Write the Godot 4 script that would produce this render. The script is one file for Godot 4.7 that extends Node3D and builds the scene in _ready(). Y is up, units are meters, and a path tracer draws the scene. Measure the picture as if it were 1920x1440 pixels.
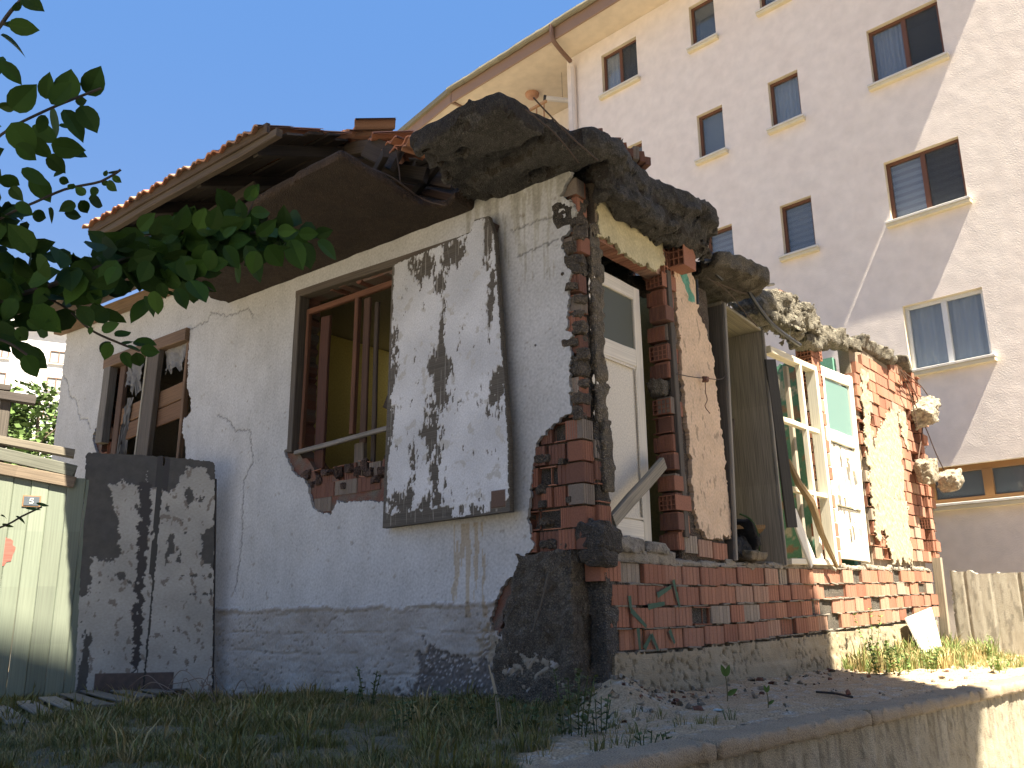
extends Node3D

const CLOCK := true
var M := {}
var rng := RandomNumberGenerator.new()
var house: Node3D
var n_big: FastNoiseLite
var n_mid: FastNoiseLite
var n_fine: FastNoiseLite
var n_crag: FastNoiseLite

class Bag:
	var v := PackedVector3Array()
	var n := PackedVector3Array()
	var c := PackedColorArray()
	func tri(a: Vector3, b: Vector3, d: Vector3, col := Color.WHITE) -> void:
		var m := (d - a).cross(b - a).normalized()
		v.append(a); v.append(b); v.append(d)
		n.append(m); n.append(m); n.append(m)
		c.append(col); c.append(col); c.append(col)
	func quad(a: Vector3, b: Vector3, d: Vector3, e: Vector3, col := Color.WHITE) -> void:
		tri(a, b, d, col); tri(a, d, e, col)
	func box(x: Transform3D, s: Vector3, col := Color.WHITE, bev := 0.0) -> void:
		var h := s * 0.5
		var b := minf(bev, minf(h.x, minf(h.y, h.z)) * 0.45)
		# every corner carries one point for each of the three faces that meet there
		var p := []
		for i in 8:
			var sg := Vector3(1 if i & 1 else -1, 1 if i & 2 else -1, 1 if i & 4 else -1)
			var q := h * sg
			var row := []
			for k in 3:
				var w := q - sg * b
				w[k] = q[k]
				row.append(x * w)
			p.append(row)
		for k in 3:
			var ua := 1 << ((k + 1) % 3)
			var ub := 1 << ((k + 2) % 3)
			for side in 2:
				var i0 := (1 << k) if side else 0
				if side == 0:
					quad(p[i0][k], p[i0 | ua][k], p[i0 | ua | ub][k], p[i0 | ub][k], col)
				else:
					quad(p[i0][k], p[i0 | ub][k], p[i0 | ua | ub][k], p[i0 | ua][k], col)
		if b <= 0.0:
			return
		for k in 3:
			var ua := 1 << ((k + 1) % 3)
			var ub := 1 << ((k + 2) % 3)
			for j in 4:
				var i0 := (ua if j & 1 else 0) | (ub if j & 2 else 0)
				var i1 := i0 | (1 << k)
				var ka := (k + 1) % 3
				var kb := (k + 2) % 3
				if (j == 0 or j == 3):
					quad(p[i0][ka], p[i0][kb], p[i1][kb], p[i1][ka], col)
				else:
					quad(p[i0][ka], p[i1][ka], p[i1][kb], p[i0][kb], col)
		for i in 8:
			var odd := ((i & 1) + ((i >> 1) & 1) + ((i >> 2) & 1)) % 2
			if odd:
				tri(p[i][0], p[i][2], p[i][1], col)
			else:
				tri(p[i][0], p[i][1], p[i][2], col)
	func tube(pts: PackedVector3Array, rad: PackedFloat32Array, sides := 6, col := Color.WHITE, jit := 0.0, sd := 1) -> void:
		var rg := RandomNumberGenerator.new()
		rg.seed = sd
		var rings := []
		var up := Vector3(0.31, 0.93, 0.17)
		for i in pts.size():
			var t := (pts[mini(i + 1, pts.size() - 1)] - pts[maxi(i - 1, 0)]).normalized()
			if absf(t.dot(up)) > 0.97:
				up = Vector3(0.9, 0.1, 0.4)
			var a := t.cross(up).normalized()
			var b2 := a.cross(t).normalized()
			var ring := []
			for k in sides:
				var w := TAU * k / sides
				var rr := rad[mini(i, rad.size() - 1)] * (1.0 + rg.randf_range(-jit, jit))
				ring.append(pts[i] + (a * cos(w) + b2 * sin(w)) * rr)
			rings.append(ring)
		for i in rings.size() - 1:
			for k in sides:
				var k2 := (k + 1) % sides
				quad(rings[i][k], rings[i][k2], rings[i + 1][k2], rings[i + 1][k], col)
		for e in [0, rings.size() - 1]:
			for k in range(1, sides - 1):
				if e == 0:
					tri(rings[e][0], rings[e][k + 1], rings[e][k], col)
				else:
					tri(rings[e][0], rings[e][k], rings[e][k + 1], col)
	func prism(poly: PackedVector2Array, o: Vector3, U: Vector3, V: Vector3, N: Vector3, d: float, col := Color.WHITE) -> void:
		# outline in the U,V plane through o, reaching from o back by d along -N
		var ix := Geometry2D.triangulate_polygon(poly)
		var ccw := not Geometry2D.is_polygon_clockwise(poly)
		for i in range(0, ix.size(), 3):
			var q := []
			for k in 3:
				q.append(o + U * poly[ix[i + k]].x + V * poly[ix[i + k]].y)
			var m: Vector3 = (q[2] - q[0]).cross(q[1] - q[0])
			if m.dot(N) < 0.0:
				var sw: Vector3 = q[1]; q[1] = q[2]; q[2] = sw
			tri(q[0], q[1], q[2], col)
			tri(q[0] - N * d, q[2] - N * d, q[1] - N * d, col)
		for i in poly.size():
			var j := (i + 1) % poly.size()
			var a := o + U * poly[i].x + V * poly[i].y
			var b := o + U * poly[j].x + V * poly[j].y
			var flip: bool = (U.cross(V).dot(N) > 0.0) == ccw
			if flip:
				quad(a, a - N * d, b - N * d, b, col)
			else:
				quad(a, b, b - N * d, a - N * d, col)
	func mesh() -> ArrayMesh:
		var arr := []
		arr.resize(Mesh.ARRAY_MAX)
		arr[Mesh.ARRAY_VERTEX] = v
		arr[Mesh.ARRAY_NORMAL] = n
		arr[Mesh.ARRAY_COLOR] = c
		var m := ArrayMesh.new()
		m.add_surface_from_arrays(Mesh.PRIMITIVE_TRIANGLES, arr)
		return m

func PL(a: Array) -> PackedVector2Array:
	var r := PackedVector2Array()
	for i in range(0, a.size(), 2):
		r.append(Vector2(a[i], a[i + 1]))
	return r

func PT(a: Array) -> PackedVector3Array:
	var r := PackedVector3Array()
	for i in range(0, a.size(), 3):
		r.append(Vector3(a[i], a[i + 1], a[i + 2]))
	return r

func numbered(called: String, parent: Node) -> String:
	if parent == self:
		var k := 0
		var s := called
		while has_node(NodePath(s)):
			k += 1
			s = "%s_%03d" % [called, k]
		return s
	return called

func obj(called: String, mesh: Mesh, m: Material, parent: Node = self, at := Transform3D()) -> MeshInstance3D:
	var o := MeshInstance3D.new()
	o.name = numbered(called, parent)
	o.mesh = mesh
	o.material_override = m
	o.transform = at
	parent.add_child(o, true)
	return o

func thing(called: String, label: String, category: String, at := Vector3.ZERO, group := "") -> Node3D:
	var o := Node3D.new()
	o.name = numbered(called, self)
	add_child(o, true)
	o.position = at
	tag(o, label, category, group)
	return o

func holder(called: String, parent: Node) -> Node3D:
	var o := Node3D.new()
	o.name = called
	parent.add_child(o, true)
	return o

func tag(o: Node, label: String, category := "", group := "", kind := "") -> Node:
	if label: o.set_meta("label", label)
	if category: o.set_meta("category", category)
	if group: o.set_meta("group", group)
	if kind: o.set_meta("kind", kind)
	return o

func nz(sd: int, freq: float, oct := 3, kind := FastNoiseLite.TYPE_SIMPLEX_SMOOTH) -> FastNoiseLite:
	var n := FastNoiseLite.new()
	n.seed = sd
	n.frequency = freq
	n.noise_type = kind
	n.fractal_octaves = oct
	return n

func ridged(sd: int, freq: float, oct := 5) -> FastNoiseLite:
	var n := nz(sd, freq, oct)
	n.fractal_type = FastNoiseLite.FRACTAL_RIDGED
	n.fractal_gain = 0.55
	n.fractal_lacunarity = 2.3
	return n

func L(r: float, g: float, b: float) -> Color:
	return Color(r, g, b)

func grey_tex(sd: int, freq: float, oct: int, lo: float, hi: float, w := 512, h := 512, stretch := 1, power := 1.0) -> Image:
	# seamless grey detail, mean near the middle of lo..hi; stretched along x when asked
	var n := nz(sd, freq, oct)
	var im := n.get_seamless_image(maxi(w / stretch, 32), h, false, false, 0.15, true)
	im.convert(Image.FORMAT_L8)
	if stretch > 1:
		im.resize(w, h, Image.INTERPOLATE_CUBIC)
	var d := im.get_data()
	for i in d.size():
		var t := pow(d[i] / 255.0, power)
		d[i] = int(clampf((lo + (hi - lo) * t) * 255.0, 0.0, 255.0))
	return Image.create_from_data(w, h, false, Image.FORMAT_L8, d)

func bump(im: Image, k: float) -> ImageTexture:
	var b := im.duplicate() as Image
	b.convert(Image.FORMAT_RGBA8)
	b.bump_map_to_normal_map(k)
	return ImageTexture.create_from_image(b)

func mt(called: String, tex: Texture2D, scale: Vector3, rough: float, nrm: Texture2D = null, nk := 1.0, local := false) -> StandardMaterial3D:
	# colour comes from the vertices (linear values); the texture is only grain
	var m := StandardMaterial3D.new()
	m.vertex_color_use_as_albedo = true
	m.albedo_texture = tex
	m.roughness = rough
	m.uv1_triplanar = true
	m.uv1_world_triplanar = not local
	m.uv1_scale = scale
	if nrm:
		m.normal_enabled = true
		m.normal_texture = nrm
		m.normal_scale = nk
	M[called] = m
	return m

func plank(Ln: float, w: float, t: float, col: Color, sd := 1, k := 3, jit := 0.004) -> ArrayMesh:
	# a sawn board along +x, worn edges, slightly uneven
	var rg := RandomNumberGenerator.new()
	rg.seed = sd
	var b := Bag.new()
	var ch := minf(0.006, t * 0.25)
	var secs := []
	for i in k + 1:
		var x := Ln * i / k
		var ring := []
		var oy := rg.randf_range(-jit, jit)
		var oz := rg.randf_range(-jit, jit) * 0.7
		var ww := w * 0.5 + rg.randf_range(-jit, jit) * 0.5
		var tt := t * 0.5
		for q in [[-1, -1, 1], [1, -1, 1], [1, -1, 0], [1, 1, 0], [1, 1, 1], [-1, 1, 1], [-1, 1, 0], [-1, -1, 0]]:
			var y: float = q[0] * (ww - (ch if q[2] == 1 else 0.0))
			var z: float = q[1] * (tt - (ch if q[2] == 0 else 0.0))
			var ex := 0.0
			if i == 0 or i == k:
				ex = rg.randf_range(-jit, jit) * 1.5
			ring.append(Vector3(x + ex, y + oy, z + oz))
		secs.append(ring)
	for i in k:
		for q in 8:
			var q2 := (q + 1) % 8
			var cc := col * (1.0 + rg.randf_range(-0.08, 0.08))
			cc.a = 1.0
			b.quad(secs[i][q], secs[i][q2], secs[i + 1][q2], secs[i + 1][q], cc)
	for q in range(1, 7):
		b.tri(secs[0][0], secs[0][q + 1], secs[0][q], col)
		b.tri(secs[k][0], secs[k][q], secs[k][q + 1], col)
	return b.mesh()

func along(a: Vector3, b: Vector3, up: Vector3) -> Transform3D:
	var x := (b - a).normalized()
	var z := x.cross(up).normalized()
	var y := z.cross(x).normalized()
	return Transform3D(Basis(x, y, z), a)

var _bs := 100
func beam(called: String, parent: Node, m: Material, a: Vector3, b: Vector3, w: float, t: float, up: Vector3, col: Color, k := 3, jit := 0.004) -> MeshInstance3D:
	_bs += 1
	return obj(called, plank(a.distance_to(b), w, t, col, _bs, k, jit), m, parent, along(a, b, up))

func wire(called: String, parent: Node, m: Material, pts: PackedVector3Array, r: float, col: Color, sides := 5) -> MeshInstance3D:
	# a smooth bent bar or cable through the given points
	var cv := Curve3D.new()
	for i in pts.size():
		var t := (pts[mini(i + 1, pts.size() - 1)] - pts[maxi(i - 1, 0)]) / 6.0
		cv.add_point(pts[i], -t, t)
	cv.bake_interval = maxf(cv.get_baked_length() / 28.0, 0.01)
	var bk := cv.get_baked_points()
	var b := Bag.new()
	b.tube(bk, PackedFloat32Array([r]), sides, col)
	return obj(called, b.mesh(), m, parent)

func poly_dist(p: Vector2, poly: PackedVector2Array) -> float:
	# negative inside
	var best := 1e9
	var n := poly.size()
	var j := n - 1
	for i in n:
		var q := Geometry2D.get_closest_point_to_segment(p, poly[j], poly[i])
		best = minf(best, p.distance_squared_to(q))
		j = i
	var d := sqrt(best)
	return -d if Geometry2D.is_point_in_polygon(p, poly) else d

func nets(b0: Vector3, b1: Vector3, h: float, plan: Callable, f: Callable, tint: Callable, flat := false) -> ArrayMesh:
	# surface nets of the field f(p, plan(x,z)) < 0
	var nx := int(ceil((b1.x - b0.x) / h)) + 1
	var ny := int(ceil((b1.y - b0.y) / h)) + 1
	var nzz := int(ceil((b1.z - b0.z) / h)) + 1
	var vals := PackedFloat32Array()
	vals.resize(nx * ny * nzz)
	var i := 0
	for x in nx:
		for z in nzz:
			var px := b0.x + x * h
			var pz := b0.z + z * h
			var d: float = plan.call(px, pz)
			if d > 0.25:
				for y in ny:
					vals[i] = 1.0
					i += 1
			else:
				for y in ny:
					vals[i] = f.call(Vector3(px, b0.y + y * h, pz), d)
					i += 1
	var sx := nzz * ny
	var sz := ny
	var off := [0, sx, sz, sx + sz, 1, sx + 1, sz + 1, sx + sz + 1]
	var cor := [Vector3(0, 0, 0), Vector3(1, 0, 0), Vector3(0, 0, 1), Vector3(1, 0, 1), Vector3(0, 1, 0), Vector3(1, 1, 0), Vector3(0, 1, 1), Vector3(1, 1, 1)]
	var edges := [[0, 1], [2, 3], [4, 5], [6, 7], [0, 2], [1, 3], [4, 6], [5, 7], [0, 4], [1, 5], [2, 6], [3, 7]]
	var ids := PackedInt32Array()
	ids.resize(vals.size())
	ids.fill(-1)
	var vs := PackedVector3Array()
	var idx := PackedInt32Array()
	for x in nx - 1:
		for z in nzz - 1:
			for y in ny - 1:
				var at := x * sx + z * sz + y
				var cnt := 0
				for k in 8:
					if vals[at + off[k]] < 0.0:
						cnt += 1
				if cnt == 0 or cnt == 8:
					continue
				var s := Vector3.ZERO
				var m := 0
				for e in edges:
					var va := vals[at + off[e[0]]]
					var vb := vals[at + off[e[1]]]
					if (va < 0.0) != (vb < 0.0):
						s += (cor[e[0]] as Vector3).lerp(cor[e[1]], va / (va - vb))
						m += 1
				ids[at] = vs.size()
				vs.append(b0 + (Vector3(x, y, z) + s / m) * h)
	for x in range(1, nx - 1):
		for z in range(1, nzz - 1):
			for y in range(1, ny - 1):
				var at := x * sx + z * sz + y
				var neg := vals[at] < 0.0
				for ax in 3:
					var st: int = [sx, 1, sz][ax]
					if neg == (vals[at + st] < 0.0):
						continue
					var u: int = [1, sz, sx][ax]
					var w: int = [sz, sx, 1][ax]
					var a := ids[at]
					var b := ids[at - u]
					var c := ids[at - u - w]
					var d := ids[at - w]
					if a < 0 or b < 0 or c < 0 or d < 0:
						continue
					if neg:
						idx.append_array([a, b, c, a, c, d])
					else:
						idx.append_array([a, c, b, a, d, c])
	return facet_mesh(vs, idx, tint) if flat else smooth_mesh(vs, idx, tint)

func facet_mesh(vs: PackedVector3Array, idx: PackedInt32Array, tint: Callable) -> ArrayMesh:
	# broken faces: every little facet keeps its own normal, softened a little towards its neighbours
	var sn := PackedVector3Array()
	sn.resize(vs.size())
	for i in range(0, idx.size(), 3):
		var m := (vs[idx[i + 2]] - vs[idx[i]]).cross(vs[idx[i + 1]] - vs[idx[i]])
		for k in 3: sn[idx[i + k]] += m
	var b := Bag.new()
	for i in range(0, idx.size(), 3):
		var p := vs[idx[i]]
		var q := vs[idx[i + 1]]
		var r := vs[idx[i + 2]]
		var m := (r - p).cross(q - p).normalized()
		var c: Color = tint.call((p + q + r) / 3.0, m)
		for k in 3:
			b.v.append(vs[idx[i + k]])
			b.n.append((m * 0.9 + sn[idx[i + k]].normalized() * 0.1).normalized())
			b.c.append(c)
	return b.mesh()

func smooth_mesh(vs: PackedVector3Array, idx: PackedInt32Array, tint: Callable) -> ArrayMesh:
	var ns := PackedVector3Array()
	ns.resize(vs.size())
	for i in range(0, idx.size(), 3):
		var a := idx[i]
		var b := idx[i + 1]
		var c := idx[i + 2]
		var m := (vs[c] - vs[a]).cross(vs[b] - vs[a])
		ns[a] += m; ns[b] += m; ns[c] += m
	var cs := PackedColorArray()
	cs.resize(vs.size())
	for i in vs.size():
		ns[i] = ns[i].normalized()
		cs[i] = tint.call(vs[i], ns[i])
	var arr := []
	arr.resize(Mesh.ARRAY_MAX)
	arr[Mesh.ARRAY_VERTEX] = vs
	arr[Mesh.ARRAY_NORMAL] = ns
	arr[Mesh.ARRAY_COLOR] = cs
	arr[Mesh.ARRAY_INDEX] = idx
	var me := ArrayMesh.new()
	me.add_surface_from_arrays(Mesh.PRIMITIVE_TRIANGLES, arr)
	return me

func relief(o: Vector3, U: Vector3, V: Vector3, N: Vector3, outer: PackedVector2Array, holes: Array, cell: float, fn: Callable, thick: float, jit := 0.012, marks := {}, jfreq := 16.0) -> ArrayMesh:
	# a coat of plaster or paint with its own thickness: fn(u, v) gives colour, with the height off the wall in alpha
	var lo := outer[0]
	var hi := outer[0]
	for p in outer:
		lo = lo.min(p); hi = hi.max(p)
	lo -= Vector2(cell, cell); hi += Vector2(cell, cell)
	var nu := int((hi.x - lo.x) / cell) + 1
	var nv := int((hi.y - lo.y) / cell) + 1
	var jn := nz(77, jfreq, 3)
	var ins := PackedByteArray()
	ins.resize(nu * nv)
	var id := PackedInt32Array()
	id.resize(nu * nv)
	id.fill(-1)
	for i in nu:
		for j in nv:
			var p := lo + Vector2(i, j) * cell
			var q := p + Vector2(jn.get_noise_2d(p.x, p.y), jn.get_noise_2d(p.x + 40.0, p.y)) * jit * 2.0
			var k := Geometry2D.is_point_in_polygon(q, outer)
			if k:
				for hh in holes:
					if Geometry2D.is_point_in_polygon(q, hh):
						k = false
						break
			ins[i * nv + j] = 1 if k else 0
	var vs := PackedVector3Array()
	var cs := PackedColorArray()
	for i in nu:
		for j in nv:
			if ins[i * nv + j] == 0:
				continue
			var p := lo + Vector2(i, j) * cell
			var q: Color = fn.call(p.x, p.y)
			var hgt := q.a
			var mk = marks.get(Vector2i(int(floor(p.x / cell + 0.5)), int(floor(p.y / cell + 0.5))))
			if mk != null:
				hgt -= mk
				q = q * 0.5
			q.a = 1.0
			id[i * nv + j] = vs.size()
			vs.append(o + U * p.x + V * p.y + N * hgt)
			cs.append(q)
	var idx := PackedInt32Array()
	var flip := U.cross(V).dot(N) < 0.0
	var rim := []
	for i in nu - 1:
		for j in nv - 1:
			var a := id[i * nv + j]
			var b := id[(i + 1) * nv + j]
			var c := id[(i + 1) * nv + j + 1]
			var d := id[i * nv + j + 1]
			var ring := []
			for w in [a, b, c, d]:
				if w >= 0: ring.append(w)
			if ring.size() < 3:
				continue
			for t in ring.size() - 2:
				if flip:
					idx.append_array([ring[0], ring[t + 1], ring[t + 2]])
				else:
					idx.append_array([ring[0], ring[t + 2], ring[t + 1]])
			# rim edges
			var full := ring.size() == 4
			for t in ring.size():
				var e0: int = ring[t]
				var e1: int = ring[(t + 1) % ring.size()]
				var border := false
				if not full and ((a < 0 or c < 0) and ((e0 == b and e1 == d) or (e0 == d and e1 == b)) or (b < 0 or d < 0) and ((e0 == a and e1 == c) or (e0 == c and e1 == a))):
					border = true
				else:
					var ni := i
					var nj := j
					if (e0 == a and e1 == b): nj -= 1
					elif (e0 == b and e1 == c): ni += 1
					elif (e0 == c and e1 == d): nj += 1
					else: ni -= 1
					if ni < 0 or nj < 0 or ni >= nu - 1 or nj >= nv - 1:
						border = true
					else:
						var cn := 0
						for w in [ni * nv + nj, (ni + 1) * nv + nj, (ni + 1) * nv + nj + 1, ni * nv + nj + 1]:
							if id[w] >= 0: cn += 1
						border = cn < 3
				if border:
					rim.append([e0, e1])
	var ns := PackedVector3Array()
	ns.resize(vs.size())
	for i in range(0, idx.size(), 3):
		var m := (vs[idx[i + 2]] - vs[idx[i]]).cross(vs[idx[i + 1]] - vs[idx[i]])
		ns[idx[i]] += m; ns[idx[i + 1]] += m; ns[idx[i + 2]] += m
	for i in ns.size():
		ns[i] = ns[i].normalized()
	if thick > 0.0:
		for r in rim:
			var p0: Vector3 = vs[r[0]]
			var p1: Vector3 = vs[r[1]]
			var m := (p1 - p0).cross(N).normalized()
			if flip: m = -m
			var base := vs.size()
			var ec: Color = cs[r[0]] * 0.85
			ec.a = 1.0
			for p in [p0, p1, p1 - N * thick, p0 - N * thick]:
				vs.append(p); ns.append(m); cs.append(ec)
			if flip:
				idx.append_array([base, base + 2, base + 1, base, base + 3, base + 2])
			else:
				idx.append_array([base, base + 1, base + 2, base, base + 2, base + 3])
	var arr := []
	arr.resize(Mesh.ARRAY_MAX)
	arr[Mesh.ARRAY_VERTEX] = vs
	arr[Mesh.ARRAY_NORMAL] = ns
	arr[Mesh.ARRAY_COLOR] = cs
	arr[Mesh.ARRAY_INDEX] = idx
	var me := ArrayMesh.new()
	me.add_surface_from_arrays(Mesh.PRIMITIVE_TRIANGLES, arr)
	return me

func crack(marks: Dictionary, cell: float, pts: PackedVector2Array, depth: float, wig := 0.012) -> void:
	var jn := nz(31, 14.0, 3)
	for i in pts.size() - 1:
		var n := int(pts[i].distance_to(pts[i + 1]) / (cell * 0.5)) + 1
		for k in n:
			var p := pts[i].lerp(pts[i + 1], float(k) / n)
			p += Vector2(jn.get_noise_2d(p.x, p.y), jn.get_noise_2d(p.x, p.y + 9.0)) * wig * 2.0
			marks[Vector2i(int(floor(p.x / cell + 0.5)), int(floor(p.y / cell + 0.5)))] = depth

func rock(sd: int, s: Vector3, col: Color, cell := 0.0, rough := 0.22) -> ArrayMesh:
	# a broken lump of concrete: a noisy faceted block
	var n := nz(sd, 1.1 / maxf(s.x, maxf(s.y, s.z)) * 1.6, 4)
	var rn := ridged(sd + 9, 2.6 / maxf(s.x, maxf(s.y, s.z)) * 1.6, 4)
	var h := s * 0.5
	var ce := cell if cell > 0.0 else maxf(s.x, maxf(s.y, s.z)) / 14.0
	var k := minf(h.x, minf(h.y, h.z))
	var rg := RandomNumberGenerator.new()
	rg.seed = sd
	var cuts := []
	for i in 5:
		var d := Vector3(rg.randf_range(-1, 1), rg.randf_range(-1, 1), rg.randf_range(-1, 1)).normalized()
		cuts.append([d, (absf(d.x) * h.x + absf(d.y) * h.y + absf(d.z) * h.z) * rg.randf_range(0.58, 0.8)])
	var f := func(p: Vector3, _d: float) -> float:
		var q := p.abs() - h * 0.92
		var d := maxf(q.x, maxf(q.y, q.z))
		for c in cuts:
			d = maxf(d, p.dot(c[0]) - c[1])
		return d + n.get_noise_3dv(p) * k * rough * 1.2 + rn.get_noise_3dv(p) * k * rough * 0.9
	var cn := nz(sd + 5, 9.0, 2)
	return nets(-h * 1.25, h * 1.25, ce, func(_x: float, _z: float) -> float: return 0.0, f,
		func(p: Vector3, _n: Vector3) -> Color:
			var cc := col * (1.0 + 0.35 * cn.get_noise_3dv(p) + 0.5 * n_fine.get_noise_3dv(p * 3.0))
			cc.a = 1.0
			return cc, true)


func environment() -> void:
	var cam := Camera3D.new()
	cam.name = "camera"
	cam.position = Vector3(3.502,0.563,5.152)
	cam.rotation_degrees = Vector3(14.836, 38.8, -0.77)
	cam.fov = 46.4
	cam.near = 0.05
	cam.far = 400.0
	add_child(cam)
	cam.current = true
	var we := WorldEnvironment.new()
	we.name = "world_environment"
	var e := Environment.new()
	e.background_mode = Environment.BG_SKY
	var sky := Sky.new()
	var sm := ProceduralSkyMaterial.new()
	sm.sky_top_color = Color(0.193, 0.297, 0.439)
	sm.sky_horizon_color = Color(0.452, 0.459, 0.471)  # whitened below the visible sky to add neutral fill on shaded walls
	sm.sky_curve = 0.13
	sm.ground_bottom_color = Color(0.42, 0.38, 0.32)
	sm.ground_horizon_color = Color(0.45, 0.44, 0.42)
	sm.sky_energy_multiplier = 1.0
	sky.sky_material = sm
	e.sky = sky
	e.tonemap_mode = Environment.TONE_MAPPER_LINEAR
	e.tonemap_exposure = 5.0
	e.sdfgi_enabled = true
	e.ssao_enabled = true
	e.ssil_enabled = true
	we.environment = e
	add_child(we)
	var sun := DirectionalLight3D.new()
	sun.name = "sun"
	sun.light_energy = 1.6
	sun.light_color = Color(1.0, 0.95, 0.86)
	sun.light_angular_distance = 0.5
	sun.shadow_enabled = true
	add_child(sun)
	sun.look_at_from_position(Vector3(5.59, 10.0, 1.31), Vector3.ZERO, Vector3(0, 0, 1))

func relieved(m: StandardMaterial3D, tex: Texture2D, cm: float) -> void:
	m.heightmap_enabled = true
	m.heightmap_texture = tex
	m.heightmap_scale = cm

func materials() -> void:
	var grain := grey_tex(3, 0.05, 5, 0.84, 1.0)
	var blotch := grey_tex(4, 0.012, 5, 0.93, 1.0)
	var grit := grey_tex(5, 0.14, 3, 0.55, 1.05)
	var wood := grey_tex(6, 0.05, 4, 0.6, 1.0, 512, 512, 12)
	# pebbles in broken concrete
	var cel := nz(8, 0.055, 2, FastNoiseLite.TYPE_CELLULAR)
	cel.cellular_return_type = FastNoiseLite.RETURN_DISTANCE2_SUB
	var peb := cel.get_seamless_image(512, 512, false, false, 0.15, true)
	peb.convert(Image.FORMAT_L8)
	var pd := peb.get_data()
	var gd := grit.get_data()
	for i in pd.size():
		pd[i] = int(clampf((0.42 + 0.62 * sqrt(pd[i] / 255.0)) * 255.0 * (0.55 + 0.5 * gd[i] / 255.0), 0.0, 255.0))
	peb = Image.create_from_data(512, 512, false, Image.FORMAT_L8, pd)
	var tp := ImageTexture.create_from_image(peb)
	var bp := bump(peb, 5.0)
	var tg := ImageTexture.create_from_image(grain)
	var tb := ImageTexture.create_from_image(blotch)
	var tr := ImageTexture.create_from_image(grit)
	var tw := ImageTexture.create_from_image(wood)
	var bg := bump(grain, 3.0)
	var br := bump(grit, 4.0)
	var bw := bump(wood, 4.0)
	mt("plaster", tg, Vector3.ONE * 1.3, 0.92, br, 0.22)
	mt("stucco", tb, Vector3.ONE * 0.45, 0.95, br, 0.3)
	relieved(mt("concrete", tr, Vector3.ONE * 1.4, 0.95, br, 0.8), tr, 0.8)
	relieved(mt("slab", tp, Vector3.ONE * 1.9, 0.97, bp, 1.6), tp, 3.0)
	mt("brick", tg, Vector3(2.2, 2.2, 2.2), 0.9, br, 0.5)
	mt("earth", tr, Vector3.ONE * 0.8, 1.0, br, 0.7)
	mt("wood", tw, Vector3(0.7, 5.0, 5.0), 0.85, bw, 0.9, true)
	mt("paintwood", tw, Vector3(0.6, 3.5, 3.5), 0.62, bw, 0.45, true)
	mt("white", tw, Vector3(0.5, 2.5, 2.5), 0.6, bw, 0.12, true)
	var twm := grey_tex(16, 0.05, 4, 0.88, 1.0, 512, 512, 12)
	(M["white"] as StandardMaterial3D).albedo_texture = ImageTexture.create_from_image(twm)
	mt("panel", tg, Vector3.ONE * 2.0, 0.7, bg, 0.25)
	mt("sheet", tg, Vector3.ONE * 1.6, 0.55, bg, 0.15)
	mt("tile", tg, Vector3.ONE * 3.0, 0.85, br, 0.4, true)
	mt("cloth", tr, Vector3.ONE * 6.0, 0.95, br, 0.3, true)
	mt("rust", tr, Vector3.ONE * 8.0, 0.8, br, 0.4)
	mt("plain", tg, Vector3.ONE * 2.0, 0.6)
	mt("bark", tr, Vector3.ONE * 9.0, 0.9, br, 0.8)
	var cable := mt("cable", tg, Vector3.ONE, 0.45)
	cable.metallic_specular = 0.5
	var leaf := mt("leaf", tg, Vector3.ONE * 8.0, 0.7, null, 1.0, true)
	leaf.metallic_specular = 0.25
	leaf.backlight = Color(0.5, 0.7, 0.2)
	leaf.cull_mode = BaseMaterial3D.CULL_DISABLED
	var grass := mt("grass", tg, Vector3.ONE * 5.0, 0.7)
	grass.backlight = Color(0.35, 0.4, 0.15)
	grass.cull_mode = BaseMaterial3D.CULL_DISABLED
	var glass := StandardMaterial3D.new()
	glass.transparency = BaseMaterial3D.TRANSPARENCY_ALPHA
	glass.albedo_color = Color(0.6, 0.66, 0.7, 0.14)
	glass.roughness = 0.03
	glass.metallic_specular = 0.45
	M["glass"] = glass
	var scr := StandardMaterial3D.new()
	scr.transparency = BaseMaterial3D.TRANSPARENCY_ALPHA
	scr.albedo_color = Color(0.25, 0.26, 0.27, 0.42)
	scr.roughness = 0.9
	M["screen"] = scr
	var frost := StandardMaterial3D.new()
	frost.albedo_color = Color(0.36, 0.40, 0.36).linear_to_srgb()
	frost.albedo_color = Color(0.33, 0.34, 0.29)
	frost.roughness = 0.6
	M["frost"] = frost
	for k in M:
		if M[k] is StandardMaterial3D:
			(M[k] as StandardMaterial3D).cull_mode = BaseMaterial3D.CULL_DISABLED


func ground_height(x: float, z: float) -> float:
	var h := 0.03 * n_big.get_noise_2d(x * 2.0, z * 2.0) + 0.012 * n_mid.get_noise_2d(x * 3.0, z * 3.0)
	h -= 0.07 * smoothstep(-1.5, -4.0, x)
	h += 0.20 * exp(-(pow(x - 0.22, 2.0) / 0.05 + pow(z - 0.02, 2.0) / 0.06))
	h += 0.05 * exp(-pow(x, 2.0) / 0.05) * smoothstep(0.3, -0.5, z)
	h += 0.06 * smoothstep(-5.0, -8.0, z) * smoothstep(1.2, 0.2, x)
	return h

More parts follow.
